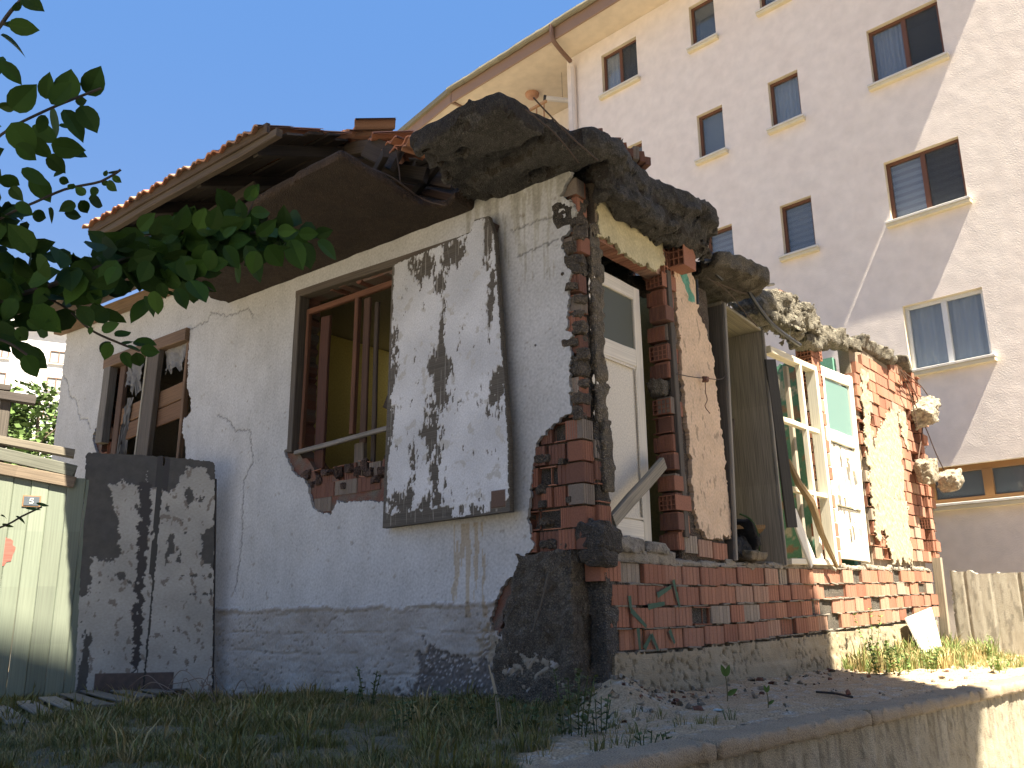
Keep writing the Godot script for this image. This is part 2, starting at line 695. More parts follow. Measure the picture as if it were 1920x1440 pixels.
func setting() -> void:
	# street and everything beyond: one sheet to the horizon
	var b := Bag.new()
	b.quad(Vector3(-200, -1.06, -200), Vector3(200, -1.06, -200), Vector3(200, -1.06, 200), Vector3(-200, -1.06, 200), L(0.40, 0.35, 0.27))
	tag(obj("ground", b.mesh(), M.earth), "", "", "", "structure")
	b = Bag.new()
	b.quad(Vector3(2.6, -1.05, -60), Vector3(6.0, -1.05, -60), Vector3(6.0, -1.05, 60), Vector3(2.6, -1.05, 60), L(0.40, 0.37, 0.31))
	tag(obj("street", b.mesh(), M.concrete), "", "", "", "structure")
	# terrace of bare earth the house stands on
	var vs := PackedVector3Array()
	var idx := PackedInt32Array()
	var cell := 0.045
	var nx := 330
	var nzv := 320
	for i in nx:
		for j in nzv:
			var z := 5.0 - j * cell
			var x := coping_x(z) - 0.1 - i * cell
			var y := ground_height(x, z) + (0.025 * n_crag.get_noise_2d(x * 5.0, z * 5.0) if absf(x - 0.8) < 0.9 or z > 0.0 else 0.0)
			vs.append(Vector3(x, y, z))
	for i in nx - 1:
		for j in nzv - 1:
			var a := i * nzv + j
			idx.append_array([a, a + nzv, a + 1, a + 1, a + nzv, a + nzv + 1])
	var me := smooth_mesh(vs, idx, func(p: Vector3, _n: Vector3) -> Color:
		var t := 0.5 + 0.5 * n_mid.get_noise_2d(p.x * 2.2, p.z * 2.2)
		var c := L(0.49, 0.35, 0.20).lerp(L(0.66, 0.505, 0.32), t)
		if n_fine.get_noise_2d(p.x * 4.0, p.z * 4.0) > 0.32:
			c = L(0.58, 0.52, 0.42)
		if p.x < 0.1 + 0.5 * (p.z - 0.2) + 0.2 * n_mid.get_noise_2d(p.x, p.z) and p.z > 0.05:
			# trodden soil and thatch under the grass
			c = L(0.17, 0.14, 0.075).lerp(L(0.25, 0.21, 0.12), t)
		return c)
	tag(obj("terrace_ground", me, M.earth), "", "", "", "structure")
	# solid bank under the terrace, held by the retaining wall
	b = Bag.new()
	var pl := PackedVector2Array()
	for i in 29:
		var z := 5.0 - i * 0.5
		pl.append(Vector2(coping_x(z) - 0.13, z))
	pl.append(Vector2(-13.3, -9.0)); pl.append(Vector2(-13.3, 5.0))
	b.prism(pl, Vector3(0, -0.16, 0), Vector3(1, 0, 0), Vector3(0, 0, 1), Vector3(0, 1, 0), 0.91, L(0.3, 0.25, 0.18))
	tag(obj("terrace_bank_ground", b.mesh(), M.earth), "", "", "", "structure")
	# body of the bank behind and left of the sheet
	b = Bag.new()
	b.box(Transform3D(Basis(), Vector3(-46.5, -0.59, -27.0)), Vector3(66, 0.9, 64), L(0.26, 0.23, 0.18))
	tag(obj("back_yard_ground", b.mesh(), M.earth), "", "", "", "structure")
	retaining()
	boundary_wall()

func coping_x(z: float) -> float:
	if z > 1.6: return 1.56
	return 1.56 + 0.078 * (1.6 - z)

func retaining() -> void:
	var t := thing("retaining_wall", "rough stained concrete retaining wall with flat coping beside the street", "wall")
	# face: rough vertical streaks of poured concrete
	var outer := PL([-9.0, -1.1, 5.0, -1.1, 5.0, 0.0, -9.0, 0.0])
	var st := nz(61, 1.0, 3)
	var fn := func(u: float, v: float) -> Color:
		var s := st.get_noise_2d(u * 9.0, v * 1.3)
		var k := n_crag.get_noise_2d(u * 12.0, v * 12.0)
		var c := L(0.42, 0.36, 0.25).lerp(L(0.58, 0.52, 0.40), 0.5 + 0.8 * s)
		var drip := st.get_noise_2d(u * 16.0 + 50.0, v * 0.8)
		if drip > 0.12 and v > -0.5 + drip:
			c = c * 0.62
		if k > 0.3:
			c = c * 0.75
		c.a = 0.01 * s + 0.012 * k
		return c
	var me := relief(Vector3.ZERO, Vector3(0, 0, 1), Vector3(0, 1, 0), Vector3(1, 0, 0), outer, [], 0.03, fn, 0.0, 0.0)
	# bend the face to follow the coping
	obj("wall_face", bend_x(me, -0.05), M.concrete, t)
	# coping stones, poured in lengths with a joint between
	var zs := [5.0, 3.1, 1.35, -0.3, -2.2, -4.1, -6.0, -7.7, -9.0]
	for i in zs.size() - 1:
		var z0: float = zs[i] - 0.006
		var z1: float = zs[i + 1] + 0.006
		var mid := (z0 + z1) * 0.5
		var x := coping_x(mid) - 0.11
		var f := func(p: Vector3, _d: float) -> float:
			var q := Vector3(absf(p.x - (coping_x(p.z) - 0.125)) - 0.118, absf(p.y - 0.005) - 0.042, absf(p.z - mid) - (z0 - z1) * 0.5)
			return maxf(q.x, maxf(q.y, q.z)) + 0.012 * n_crag.get_noise_3dv(p * 4.0) + 0.006 * n_fine.get_noise_3dv(p * 5.0)
		var m2 := nets(Vector3(x - 0.32, -0.07, z1 - 0.06), Vector3(x + 0.32, 0.08, z0 + 0.06), 0.024, func(_x: float, _z: float) -> float: return 0.0, f,
			func(p: Vector3, _n: Vector3) -> Color:
				var k := 0.5 + 0.5 * n_mid.get_noise_3dv(p * 3.0)
				return L(0.40, 0.31, 0.205).lerp(L(0.52, 0.42, 0.29), k))
		obj("coping", m2, M.concrete, t)

func bend_x(me: ArrayMesh, dx: float) -> ArrayMesh:
	var arr := me.surface_get_arrays(0)
	var v: PackedVector3Array = arr[Mesh.ARRAY_VERTEX]
	for i in v.size():
		v[i].x += coping_x(v[i].z) + dx
	arr[Mesh.ARRAY_VERTEX] = v
	var r := ArrayMesh.new()
	r.add_surface_from_arrays(Mesh.PRIMITIVE_TRIANGLES, arr)
	return r

func boundary_wall() -> void:
	var t := thing("concrete_garden_wall", "low board-marked concrete wall behind the weeds with a timber post", "wall")
	var top := nz(8, 2.0, 3)
	var pts := [0.12, -0.1]
	for i in 40:
		var x := 3.6 - i * 0.0885
		pts.append(x); pts.append(1.13 + 0.03 * top.get_noise_1d(x * 6.0) + (0.05 if x < 0.5 else 0.0))
	var outer := PL([3.6, -0.1]) ; outer.append_array(PL(pts.slice(2))); outer.append(Vector2(0.12, -0.1))
	var fn := func(u: float, v: float) -> Color:
		var board := floorf(u / 0.17)
		var e := absf(u / 0.17 - board - 0.5) * 2.0
		var tone := 0.5 + 0.5 * sin(board * 12.9898) 
		var c := L(0.50, 0.46, 0.38).lerp(L(0.60, 0.57, 0.48), tone)
		var h := 0.008 * sin(board * 7.3) + 0.004 * n_crag.get_noise_2d(u * 4.0, v * 1.2)
		if e > 0.9:
			h -= 0.012
		if n_mid.get_noise_2d(u * 8.0, v * 1.5) > 0.25:
			c = c * 0.7
		c.a = h
		return c
	obj("wall_panel", relief(Vector3(0, 0, -8.9), Vector3(1, 0, 0), Vector3(0, 1, 0), Vector3(0, 0, 1), outer, [], 0.02, fn, 0.18, 0.006), M.concrete, t)
	beam("post", t, M.wood, Vector3(0.03, -0.1, -8.75), Vector3(0.05, 1.36, -8.75), 0.12, 0.1, Vector3(1, 0, 0), L(0.42, 0.37, 0.28))

func tower() -> void:
	# the block of flats across the street: it stands outside the picture and keeps the sun off the near half of the house
	var t := thing("shading_apartment_block", "unseen tall cream apartment block across the street, its outline shaped to cast shade", "building")
	var b := Bag.new()
	var col := L(0.72, 0.67, 0.58)  # kept pale to throw light back onto the side wall
	# main body: street front angled so its roof edge shades the foot of the fence
	b.prism(PL([8.0, 0.1, 8.0, 3.2, 5.35, 7.2, 17.74, 7.2, 17.74, 2.38]), Vector3(0, 22.75, 0), Vector3(1, 0, 0), Vector3(0, 0, 1), Vector3(0, 1, 0), 23.85, col)
	# side slab added along the sun direction, outline cut to the shade edge wanted
	var sd := Vector3(0.974, 0, 0.228)
	b.prism(PL([0.1, -1.1, 0.1, 10.9, -0.55, 11.9, -2.5, 14.7, -2.5, 14.9, -2.06, 15.36, -1.6, 17.4, -1.6, 18.3, -0.9, 19.0, -0.9, 22.7, 0.15, 22.7, 0.15, -1.1]), Vector3(8.01, 0, 0) + sd * 0.8, Vector3(0, 0, 1), Vector3(0, 1, 0), sd, 0.8, col)
	obj("wall", b.mesh(), M.stucco, t)
	for f in 7:
		for k in 2:
			var z := 0.2 + k * 2.0
			var y := 0.6 + f * 3.0
			var fr := holder("window", t)
			var q := Bag.new()
			for s in [[Vector3(0, 0.68, 0), Vector3(0.08, 0.08, 1.4)], [Vector3(0, -0.68, 0), Vector3(0.12, 0.08, 1.5)], [Vector3(0, 0, -0.68), Vector3(0.08, 1.28, 0.07)], [Vector3(0, 0, 0.68), Vector3(0.08, 1.28, 0.07)], [Vector3(0, 0, 0), Vector3(0.06, 1.28, 0.06)]]:
				q.box(Transform3D(Basis(), Vector3(7.98, y + 0.7, z) + s[0]), s[1], L(0.2, 0.1, 0.05))
			obj("frame", q.mesh(), M.plain, fr)
			q = Bag.new()
			q.box(Transform3D(Basis(), Vector3(7.985, y + 0.7, z)), Vector3(0.02, 1.3, 1.3), L(0.06, 0.07, 0.08))
			obj("pane", q.mesh(), M.plain, fr)

func sorted_lines(a: float, b: float, extra: Array, step: float) -> Array:
	var r := [a, b]
	for e in extra:
		if e > a and e < b and not r.has(e): r.append(e)
	r.sort()
	var o := []
	for i in r.size() - 1:
		var n := int(ceil((r[i + 1] - r[i]) / step))
		for k in n:
			o.append(r[i] + (r[i + 1] - r[i]) * k / n)
	o.append(r[r.size() - 1])
	return o

func apartment() -> void:
	var t := thing("apartment_building", "pale pink stuccoed apartment building with brown window frames rising behind the ruin", "building")
	var a := deg_to_rad(6.2)
	var bx := Vector3(cos(a), 0, sin(a))
	var bz := Vector3(-sin(a), 0, cos(a))
	t.transform = Transform3D(Basis(bx, Vector3.UP, bz), bz * -11.0)
	# windows: u0, u1, y0, y1, frame, look
	var wins := []
	for r in 4:
		var y := 4.70 + r * 2.855
		wins.append([-1.76, -0.42, y, y + 1.24, 1 if r == 0 else 0, ["sheer", "blind", "lace", "dark"][r], "big"])
		if r > 0:
			wins.append([-3.92, -3.24, y - 0.01, y + 1.12 , 0, ["", "blind_dark", "pale", "dark"][r], "slim"])
			wins.append([-5.70, -5.04, y - 0.02, y + 1.12, 0, ["", "blind", "grey", "dark"][r], "slim"])
			wins.append([-8.34, -7.24, y - 0.02, y + 1.16, 0, ["", "dark", "dark", "sheer"][r], "big"])
	wins.append([-1.75, 0.15, 2.34, 2.99, 2, "dark", "low"])
	var us := []
	var vs := []
	for w in wins:
		us.append(w[0]); us.append(w[1]); vs.append(w[2]); vs.append(w[3])
	us = sorted_lines(-9.5, 2.28, us, 0.055)
	vs = sorted_lines(-0.6, 14.87, vs, 0.06)
	var b := Bag.new()
	var tone := nz(15, 0.5, 4)
	var hmap := func(u: float, y: float) -> float:
		return 0.0014 * n_mid.get_noise_2d(u * 1.4, y * 1.4) + 0.003 * n_big.get_noise_2d(u, y) + 0.0018 * n_crag.get_noise_2d(u * 1.8, y * 1.8)
	var verts := PackedVector3Array()
	var id := {}
	var idx := PackedInt32Array()
	for i in us.size():
		for j in vs.size():
			verts.append(Vector3(us[i], vs[j], hmap.call(us[i], vs[j])))
	var nv := vs.size()
	for i in us.size() - 1:
		for j in nv - 1:
			var mu: float = (us[i] + us[i + 1]) * 0.5
			var mv: float = (vs[j] + vs[j + 1]) * 0.5
			var hole := false
			for w in wins:
				if mu > w[0] and mu < w[1] and mv > w[2] and mv < w[3]:
					hole = true
					break
			if hole: continue
			var q := i * nv + j
			idx.append_array([q, q + 1, q + nv, q + nv, q + 1, q + nv + 1])
	var pink := func(p: Vector3, _n: Vector3) -> Color:
		var k := 0.5 + 0.5 * tone.get_noise_2d(p.x * 2.0, p.y * 2.0)
		return L(0.77, 0.69, 0.63).lerp(L(0.81, 0.74, 0.68), k)
	obj("wall", smooth_mesh(verts, idx, pink), M.stucco, t)
	# sides and back of the building, and the wall behind the balcony
	b = Bag.new()
	var pc := L(0.78, 0.71, 0.65)
	b.quad(Vector3(2.28, -0.6, 0), Vector3(2.28, 14.87, 0), Vector3(2.28, 14.87, -11), Vector3(2.28, -0.6, -11), pc)
	b.quad(Vector3(-9.5, -0.6, 0), Vector3(-9.5, -0.6, -1.7), Vector3(-9.5, 14.87, -1.7), Vector3(-9.5, 14.87, 0), pc)
	b.quad(Vector3(-9.5, -0.6, -1.7), Vector3(-12.6, -0.6, -1.7), Vector3(-12.6, 14.87, -1.7), Vector3(-9.5, 14.87, -1.7), pc)
	b.quad(Vector3(-12.6, -0.6, -1.7), Vector3(-12.6, -0.6, -11), Vector3(-12.6, 14.87, -11), Vector3(-12.6, 14.87, -1.7), pc)
	b.quad(Vector3(2.28, -0.6, -11), Vector3(2.28, 14.87, -11), Vector3(-12.6, 14.87, -11), Vector3(-12.6, -0.6, -11), pc)
	obj("side_wall", b.mesh(), M.stucco, t)
	for w in wins:
		apt_window(t, w)
	# balcony floors in the recess, top railing
	for r in 4:
		var y := 3.75 + r * 2.855
		b = Bag.new()
		b.box(Transform3D(Basis(), Vector3(-11.05, y, -0.4)), Vector3(3.08, 0.16, 2.5), L(0.62, 0.55, 0.5), 0.01)
		obj("balcony_slab", b.mesh(), M.stucco, t)
		b = Bag.new()
		for k in 12:
			b.box(Transform3D(Basis(), Vector3(-12.5 + k * 0.26, y + 0.55, 0.78)), Vector3(0.03, 0.95, 0.03), L(0.4, 0.22, 0.1))
		b.box(Transform3D(Basis(), Vector3(-11.05, y + 1.03, 0.78)), Vector3(3.0, 0.06, 0.06), L(0.45, 0.25, 0.1))
		obj("railing", b.mesh(), M.plain, t)
	# roof: soffit, fascia, tiled edge
	var roof := holder("roof", t)
	b = Bag.new()
	b.box(Transform3D(Basis(), Vector3(-5.36, 14.92, -5.05)), Vector3(15.28, 0.09, 11.9), L(0.70, 0.60, 0.46))
	obj("soffit", b.mesh(), M.stucco, roof)
	b = Bag.new()
	b.box(Transform3D(Basis(), Vector3(-5.36, 14.99, 0.93)), Vector3(15.36, 0.36, 0.05), L(0.30, 0.19, 0.125), 0.008)
	obj("fascia", b.mesh(), M.plain, roof)
	b = Bag.new()
	b.box(Transform3D(Basis(), Vector3(-13.02, 14.99, -5.1)), Vector3(0.05, 0.36, 12.0), L(0.30, 0.19, 0.125), 0.008)
	obj("fascia", b.mesh(), M.plain, roof)
	b = Bag.new()
	b.quad(Vector3(-13.1, 15.16, 1.0), Vector3(2.35, 15.16, 1.0), Vector3(-2.0, 17.0, -5.0), Vector3(-9.0, 17.0, -5.0), L(0.34, 0.3, 0.22))
	b.quad(Vector3(-13.1, 15.16, -11.1), Vector3(-13.1, 15.16, 1.0), Vector3(-9.0, 17.0, -5.0), Vector3(-9.0, 17.0, -5.0), L(0.34, 0.3, 0.22))
	obj("roof_surface", b.mesh(), M.tile, roof)
	# the eaves turn with the building at its far corner
	var e0 := Vector3(-13.05, 15.0, 0.93)
	var e1 := Vector3(-17.5, 15.0, 0.33)
	beam("fascia", roof, M.plain, e0, e1, 0.36, 0.05, Vector3.UP, L(0.30, 0.19, 0.125))
	beam("gutter", roof, M.concrete, e0 + Vector3(0, 0.21, 0.06), e1 + Vector3(0, 0.21, 0.06), 0.15, 0.12, Vector3.UP, L(0.36, 0.33, 0.23))
	beam("soffit", roof, M.stucco, e0 + Vector3(0, -0.1, -0.8), e1 + Vector3(0, -0.1, -0.8), 0.08, 1.5, Vector3.UP, L(0.70, 0.60, 0.46))
	# mossy sheet-metal gutter in lengths along the edge
	for k in 22:
		b = Bag.new()
		var x0 := -13.1 + k * 0.70
		var pts := PackedVector3Array()
		for i in 5:
			pts.append(Vector3(x0 + 0.695 * i / 4.0, 15.21 + 0.008 * sin(k * 3.1 + i), 1.02))
		b.tube(pts, PackedFloat32Array([0.085, 0.078, 0.078, 0.078, 0.086]), 8, L(0.36, 0.33, 0.23) * (0.85 + 0.3 * fmod(k * 0.37, 1.0)), 0.05, k + 1)
		obj("gutter", b.mesh(), M.concrete, roof)
	# rain pipe from the gutter back to the wall and down
	wire("rain_pipe", t, M.plain, PT([-9.08, 15.2, 1.05, -9.09, 14.85, 1.0, -9.1, 14.72, 0.85, -9.2, 14.6, 0.2]), 0.06, L(0.2, 0.12, 0.08), 8)
	var pb := Bag.new()
	pb.tube(PT([-9.2, 14.62, 0.2, -9.22, 14.5, 0.09, -9.22, 14.2, 0.08, -9.22, -0.5, 0.08]), PackedFloat32Array([0.065]), 9, L(0.7, 0.62, 0.56))
	obj("down_pipe", pb.mesh(), M.plain, t)
	# balcony: ceiling lamp, flue, open casement
	b = Bag.new()
	b.tube(PT([-11.2, 14.87, -0.45, -11.2, 14.80, -0.45, -11.2, 14.74, -0.45, -11.2, 14.71, -0.45]), PackedFloat32Array([0.2, 0.19, 0.14, 0.05]), 14, L(0.5, 0.27, 0.16))
	obj("ceiling_lamp", b.mesh(), M.plain, t)
	b = Bag.new()
	b.tube(PT([-9.5, 13.95, -0.75, -10.25, 14.08, 0.02]), PackedFloat32Array([0.07]), 10, L(0.72, 0.68, 0.62))
	b.tube(PT([-10.25, 14.08, 0.02, -10.30, 14.09, 0.06]), PackedFloat32Array([0.085]), 10, L(0.03, 0.03, 0.03))
	b.tube(PT([-9.95, 14.87, -0.3, -9.95, 14.06, -0.3]), PackedFloat32Array([0.008]), 5, L(0.3, 0.25, 0.2))
	obj("flue_pipe", b.mesh(), M.plain, t)
	var cs := holder("casement", t)
	b = Bag.new()
	for s in [[Vector3(0, 0.6, 0), Vector3(0.62, 0.07, 0.05)], [Vector3(0, -0.6, 0), Vector3(0.62, 0.07, 0.05)], [Vector3(-0.3, 0, 0), Vector3(0.07, 1.13, 0.05)], [Vector3(0.3, 0, 0), Vector3(0.07, 1.13, 0.05)]]:
		b.box(Transform3D(Basis(), Vector3(-10.05, 12.95, -0.95) + s[0]), s[1], L(0.42, 0.2, 0.06), 0.006)
	obj("frame", b.mesh(), M.plain, cs)
	b = Bag.new()
	b.box(Transform3D(Basis(), Vector3(-10.05, 12.95, -0.95)), Vector3(0.54, 1.13, 0.006))
	obj("pane", b.mesh(), M.glass, cs)

func apt_window(t: Node3D, w: Array) -> void:
	var u0: float = w[0]
	var u1: float = w[1]
	var y0: float = w[2]
	var y1: float = w[3]
	var fr: Node3D = holder("window", t)
	var dep := 0.13
	var rc := L(0.74, 0.66, 0.5)
	# plastered reveal
	var b := Bag.new()
	b.quad(Vector3(u0, y0, 0.0), Vector3(u0, y1, 0.0), Vector3(u0, y1, -dep - 0.04), Vector3(u0, y0, -dep - 0.04), rc)
	b.quad(Vector3(u1, y0, 0.0), Vector3(u1, y0, -dep - 0.04), Vector3(u1, y1, -dep - 0.04), Vector3(u1, y1, 0.0), rc)
	b.quad(Vector3(u0, y1, 0.0), Vector3(u1, y1, 0.0), Vector3(u1, y1, -dep - 0.04), Vector3(u0, y1, -dep - 0.04), rc)
	b.quad(Vector3(u0, y0, 0.0), Vector3(u0, y0, -dep - 0.04), Vector3(u1, y0, -dep - 0.04), Vector3(u1, y0, 0.0), rc)
	obj("reveal", b.mesh(), M.stucco, fr)
	# sill slab
	b = Bag.new()
	b.box(Transform3D(Basis(), Vector3((u0 + u1) * 0.5, y0 + 0.005, 0.02)), Vector3(u1 - u0 + 0.15, 0.045, 0.2), L(0.62, 0.60, 0.56), 0.006)
	b.box(Transform3D(Basis(), Vector3((u0 + u1) * 0.5, y0 - 0.055, 0.045)), Vector3(u1 - u0 + 0.13, 0.068, 0.115), L(0.68, 0.60, 0.42), 0.006)
	obj("sill", b.mesh(), M.stucco, fr)
	var fc: Color = [L(0.15, 0.06, 0.03), L(0.75, 0.76, 0.76), L(0.36, 0.19, 0.07)][w[4]]
	var f := 0.06 if w[6] != "low" else 0.1
	b = Bag.new()
	var zc := -dep
	var cu := (u0 + u1) * 0.5
	var cy := (y0 + y1) * 0.5
	b.box(Transform3D(Basis(), Vector3(cu, y1 - f * 0.5, zc)), Vector3(u1 - u0, f, 0.07), fc, 0.006)
	b.box(Transform3D(Basis(), Vector3(cu, y0 + f * 0.5 + 0.02, zc)), Vector3(u1 - u0, f, 0.07), fc, 0.006)
	b.box(Transform3D(Basis(), Vector3(u0 + f * 0.5, cy, zc)), Vector3(f, y1 - y0 - 2.0 * f, 0.07), fc, 0.006)
	b.box(Transform3D(Basis(), Vector3(u1 - f * 0.5, cy, zc)), Vector3(f, y1 - y0 - 2.0 * f, 0.07), fc, 0.006)
	var split: bool = w[6] != "slim"
	var mu := cu if w[6] == "big" else u0 + 0.95
	if split:
		b.box(Transform3D(Basis(), Vector3(mu, cy, zc + 0.004)), Vector3(f * 1.5, y1 - y0 - 2.0 * f, 0.085), fc, 0.006)
	obj("frame", b.mesh(), M.plain, fr)
	var spans := [[u0 + f, mu - f * 0.7], [mu + f * 0.7, u1 - f]] if split else [[u0 + f, u1 - f]]
	for s in spans:
		b = Bag.new()
		b.box(Transform3D(Basis(), Vector3((s[0] + s[1]) * 0.5, cy, zc - 0.01)), Vector3(s[1] - s[0], y1 - y0 - 2.0 * f + 0.02, 0.008))
		obj("pane", b.mesh(), M.glass, fr)
	if w[6] == "big" and w[5] != "dark" and w[4] == 0:
		# insect screen over the second light
		b = Bag.new()
		b.box(Transform3D(Basis(), Vector3((mu + u1) * 0.5, cy + 0.01, zc + 0.03)), Vector3(u1 - mu - f * 1.3, y1 - y0 - 2.0 * f, 0.004))
		obj("insect_screen", b.mesh(), M.screen, fr)
	# dark room behind, closed
	b = Bag.new()
	b.box(Transform3D(Basis(), Vector3(cu, cy, -0.85)), Vector3(u1 - u0 + 0.5, y1 - y0 + 0.5, 0.02), L(0.10, 0.10, 0.10))
	b.box(Transform3D(Basis(), Vector3(cu, y0 - 0.2, -0.53)), Vector3(u1 - u0 + 0.5, 0.02, 0.62), L(0.12, 0.11, 0.1))
	b.box(Transform3D(Basis(), Vector3(cu, y1 + 0.2, -0.53)), Vector3(u1 - u0 + 0.5, 0.02, 0.62), L(0.2, 0.2, 0.2))
	b.box(Transform3D(Basis(), Vector3(u0 - 0.25, cy, -0.53)), Vector3(0.02, y1 - y0 + 0.5, 0.62), L(0.15, 0.14, 0.13))
	b.box(Transform3D(Basis(), Vector3(u1 + 0.25, cy, -0.53)), Vector3(0.02, y1 - y0 + 0.5, 0.62), L(0.15, 0.14, 0.13))
	obj("room", b.mesh(), M.plain, fr)
	# what hangs behind the glass
	var look: String = w[5]
	b = Bag.new()
	if look == "sheer" or look == "lace" or look == "pale":
		var n := 40
		var cc := L(0.42, 0.47, 0.52) if look != "lace" else L(0.28, 0.30, 0.36)
		var e: float = u1 if look != "lace" else cu
		for k in n:
			var a0 := u0 + (e - u0) * k / n
			var a1 := u0 + (e - u0) * (k + 1) / n
			var d0 := -dep - 0.1 + 0.025 * sin(k * 1.15) + 0.01 * sin(k * 0.4)
			var d1 := -dep - 0.1 + 0.025 * sin((k + 1) * 1.15) + 0.01 * sin((k + 1) * 0.4)
			b.quad(Vector3(a0, y0, d0), Vector3(a0, y1, d0), Vector3(a1, y1, d1), Vector3(a1, y0, d1), cc)
		obj("curtain", b.mesh(), M.cloth, fr)
	elif look == "blind" or look == "blind_dark":
		var dark := look == "blind_dark"
		var nb := 9
		for k in nb * 2:
			var ya := y0 + (y1 - y0) * k / (nb * 2)
			var yb := y0 + (y1 - y0) * (k + 1) / (nb * 2)
			var cc := L(0.36, 0.37, 0.42) if k % 2 else L(0.22, 0.225, 0.26)
			if dark: cc = cc * 0.5
			cc.a = 1.0
			b.box(Transform3D(Basis(), Vector3(cu, (ya + yb) * 0.5, -dep - 0.09 + (0.006 if k % 2 else 0.0))), Vector3(u1 - u0, yb - ya + 0.004, 0.004), cc)
		obj("blind", b.mesh(), M.cloth, fr)
	elif look == "grey":
		b.box(Transform3D(Basis(), Vector3(cu, cy, -dep - 0.1)), Vector3(u1 - u0, y1 - y0, 0.004), L(0.16, 0.17, 0.18))
		obj("blind", b.mesh(), M.cloth, fr)

func far_side() -> void:
	# white block of flats far off to the left
	var o := Vector3(-89.999,25.727,-32.799)
	var t := thing("white_apartment_block", "distant white apartment block in full sun beyond the plank fence", "building", Vector3(o.x, -1.0, o.z))
	var f := Vector3(0.92, 0, 0.39).normalized()
	t.basis = Basis(Vector3(f.z, 0, -f.x), Vector3.UP, f)
	var yt := Vector3(-88.975,30.581,-31.766).y + 1.0
	var b := Bag.new()
	b.box(Transform3D(Basis(), Vector3(0, yt * 0.5, -5)), Vector3(22, yt, 10), L(0.8, 0.8, 0.78))
	obj("wall", b.mesh(), M.stucco, t)
	b = Bag.new()
	b.box(Transform3D(Basis(), Vector3(0, yt + 0.9, -5)), Vector3(23, 1.8, 11.5), L(0.6, 0.6, 0.6))
	obj("roof", b.mesh(), M.stucco, t)
	for r in 7:
		for c in [-8.2, -4.6, -3.0, 2.15, 5.6]:
			var y := yt - 2.9 - r * 2.85
			if y < 0.5: continue
			var w := holder("window", t)
			b = Bag.new()
			for s in [[Vector3(0, 0.62, 0), Vector3(1.5, 0.1, 0.12)], [Vector3(0, -0.62, 0), Vector3(1.5, 0.1, 0.12)], [Vector3(-0.7, 0, 0), Vector3(0.1, 1.14, 0.12)], [Vector3(0.7, 0, 0), Vector3(0.1, 1.14, 0.12)], [Vector3(0.1, 0, 0), Vector3(0.1, 1.14, 0.1)]]:
				b.box(Transform3D(Basis(), Vector3(c, y, 0.06) + s[0]), s[1], L(0.2, 0.12, 0.08))
			obj("frame", b.mesh(), M.plain, w)
			b = Bag.new()
			b.box(Transform3D(Basis(), Vector3(c, y, 0.02)), Vector3(1.35, 1.2, 0.03), L(0.35, 0.37, 0.38))
			obj("pane", b.mesh(), M.plain, w)
			b = Bag.new()
			b.box(Transform3D(Basis(), Vector3(c, y - 0.72, 0.1)), Vector3(1.75, 0.09, 0.2), L(0.7, 0.7, 0.7))
			obj("sill", b.mesh(), M.stucco, w)


var brick_meshes := []
var open_meshes := []
var RB := Basis(Vector3(0, 0, -1), Vector3.UP, Vector3(1, 0, 0))
const MORTAR := Color(0.30, 0.265, 0.215)

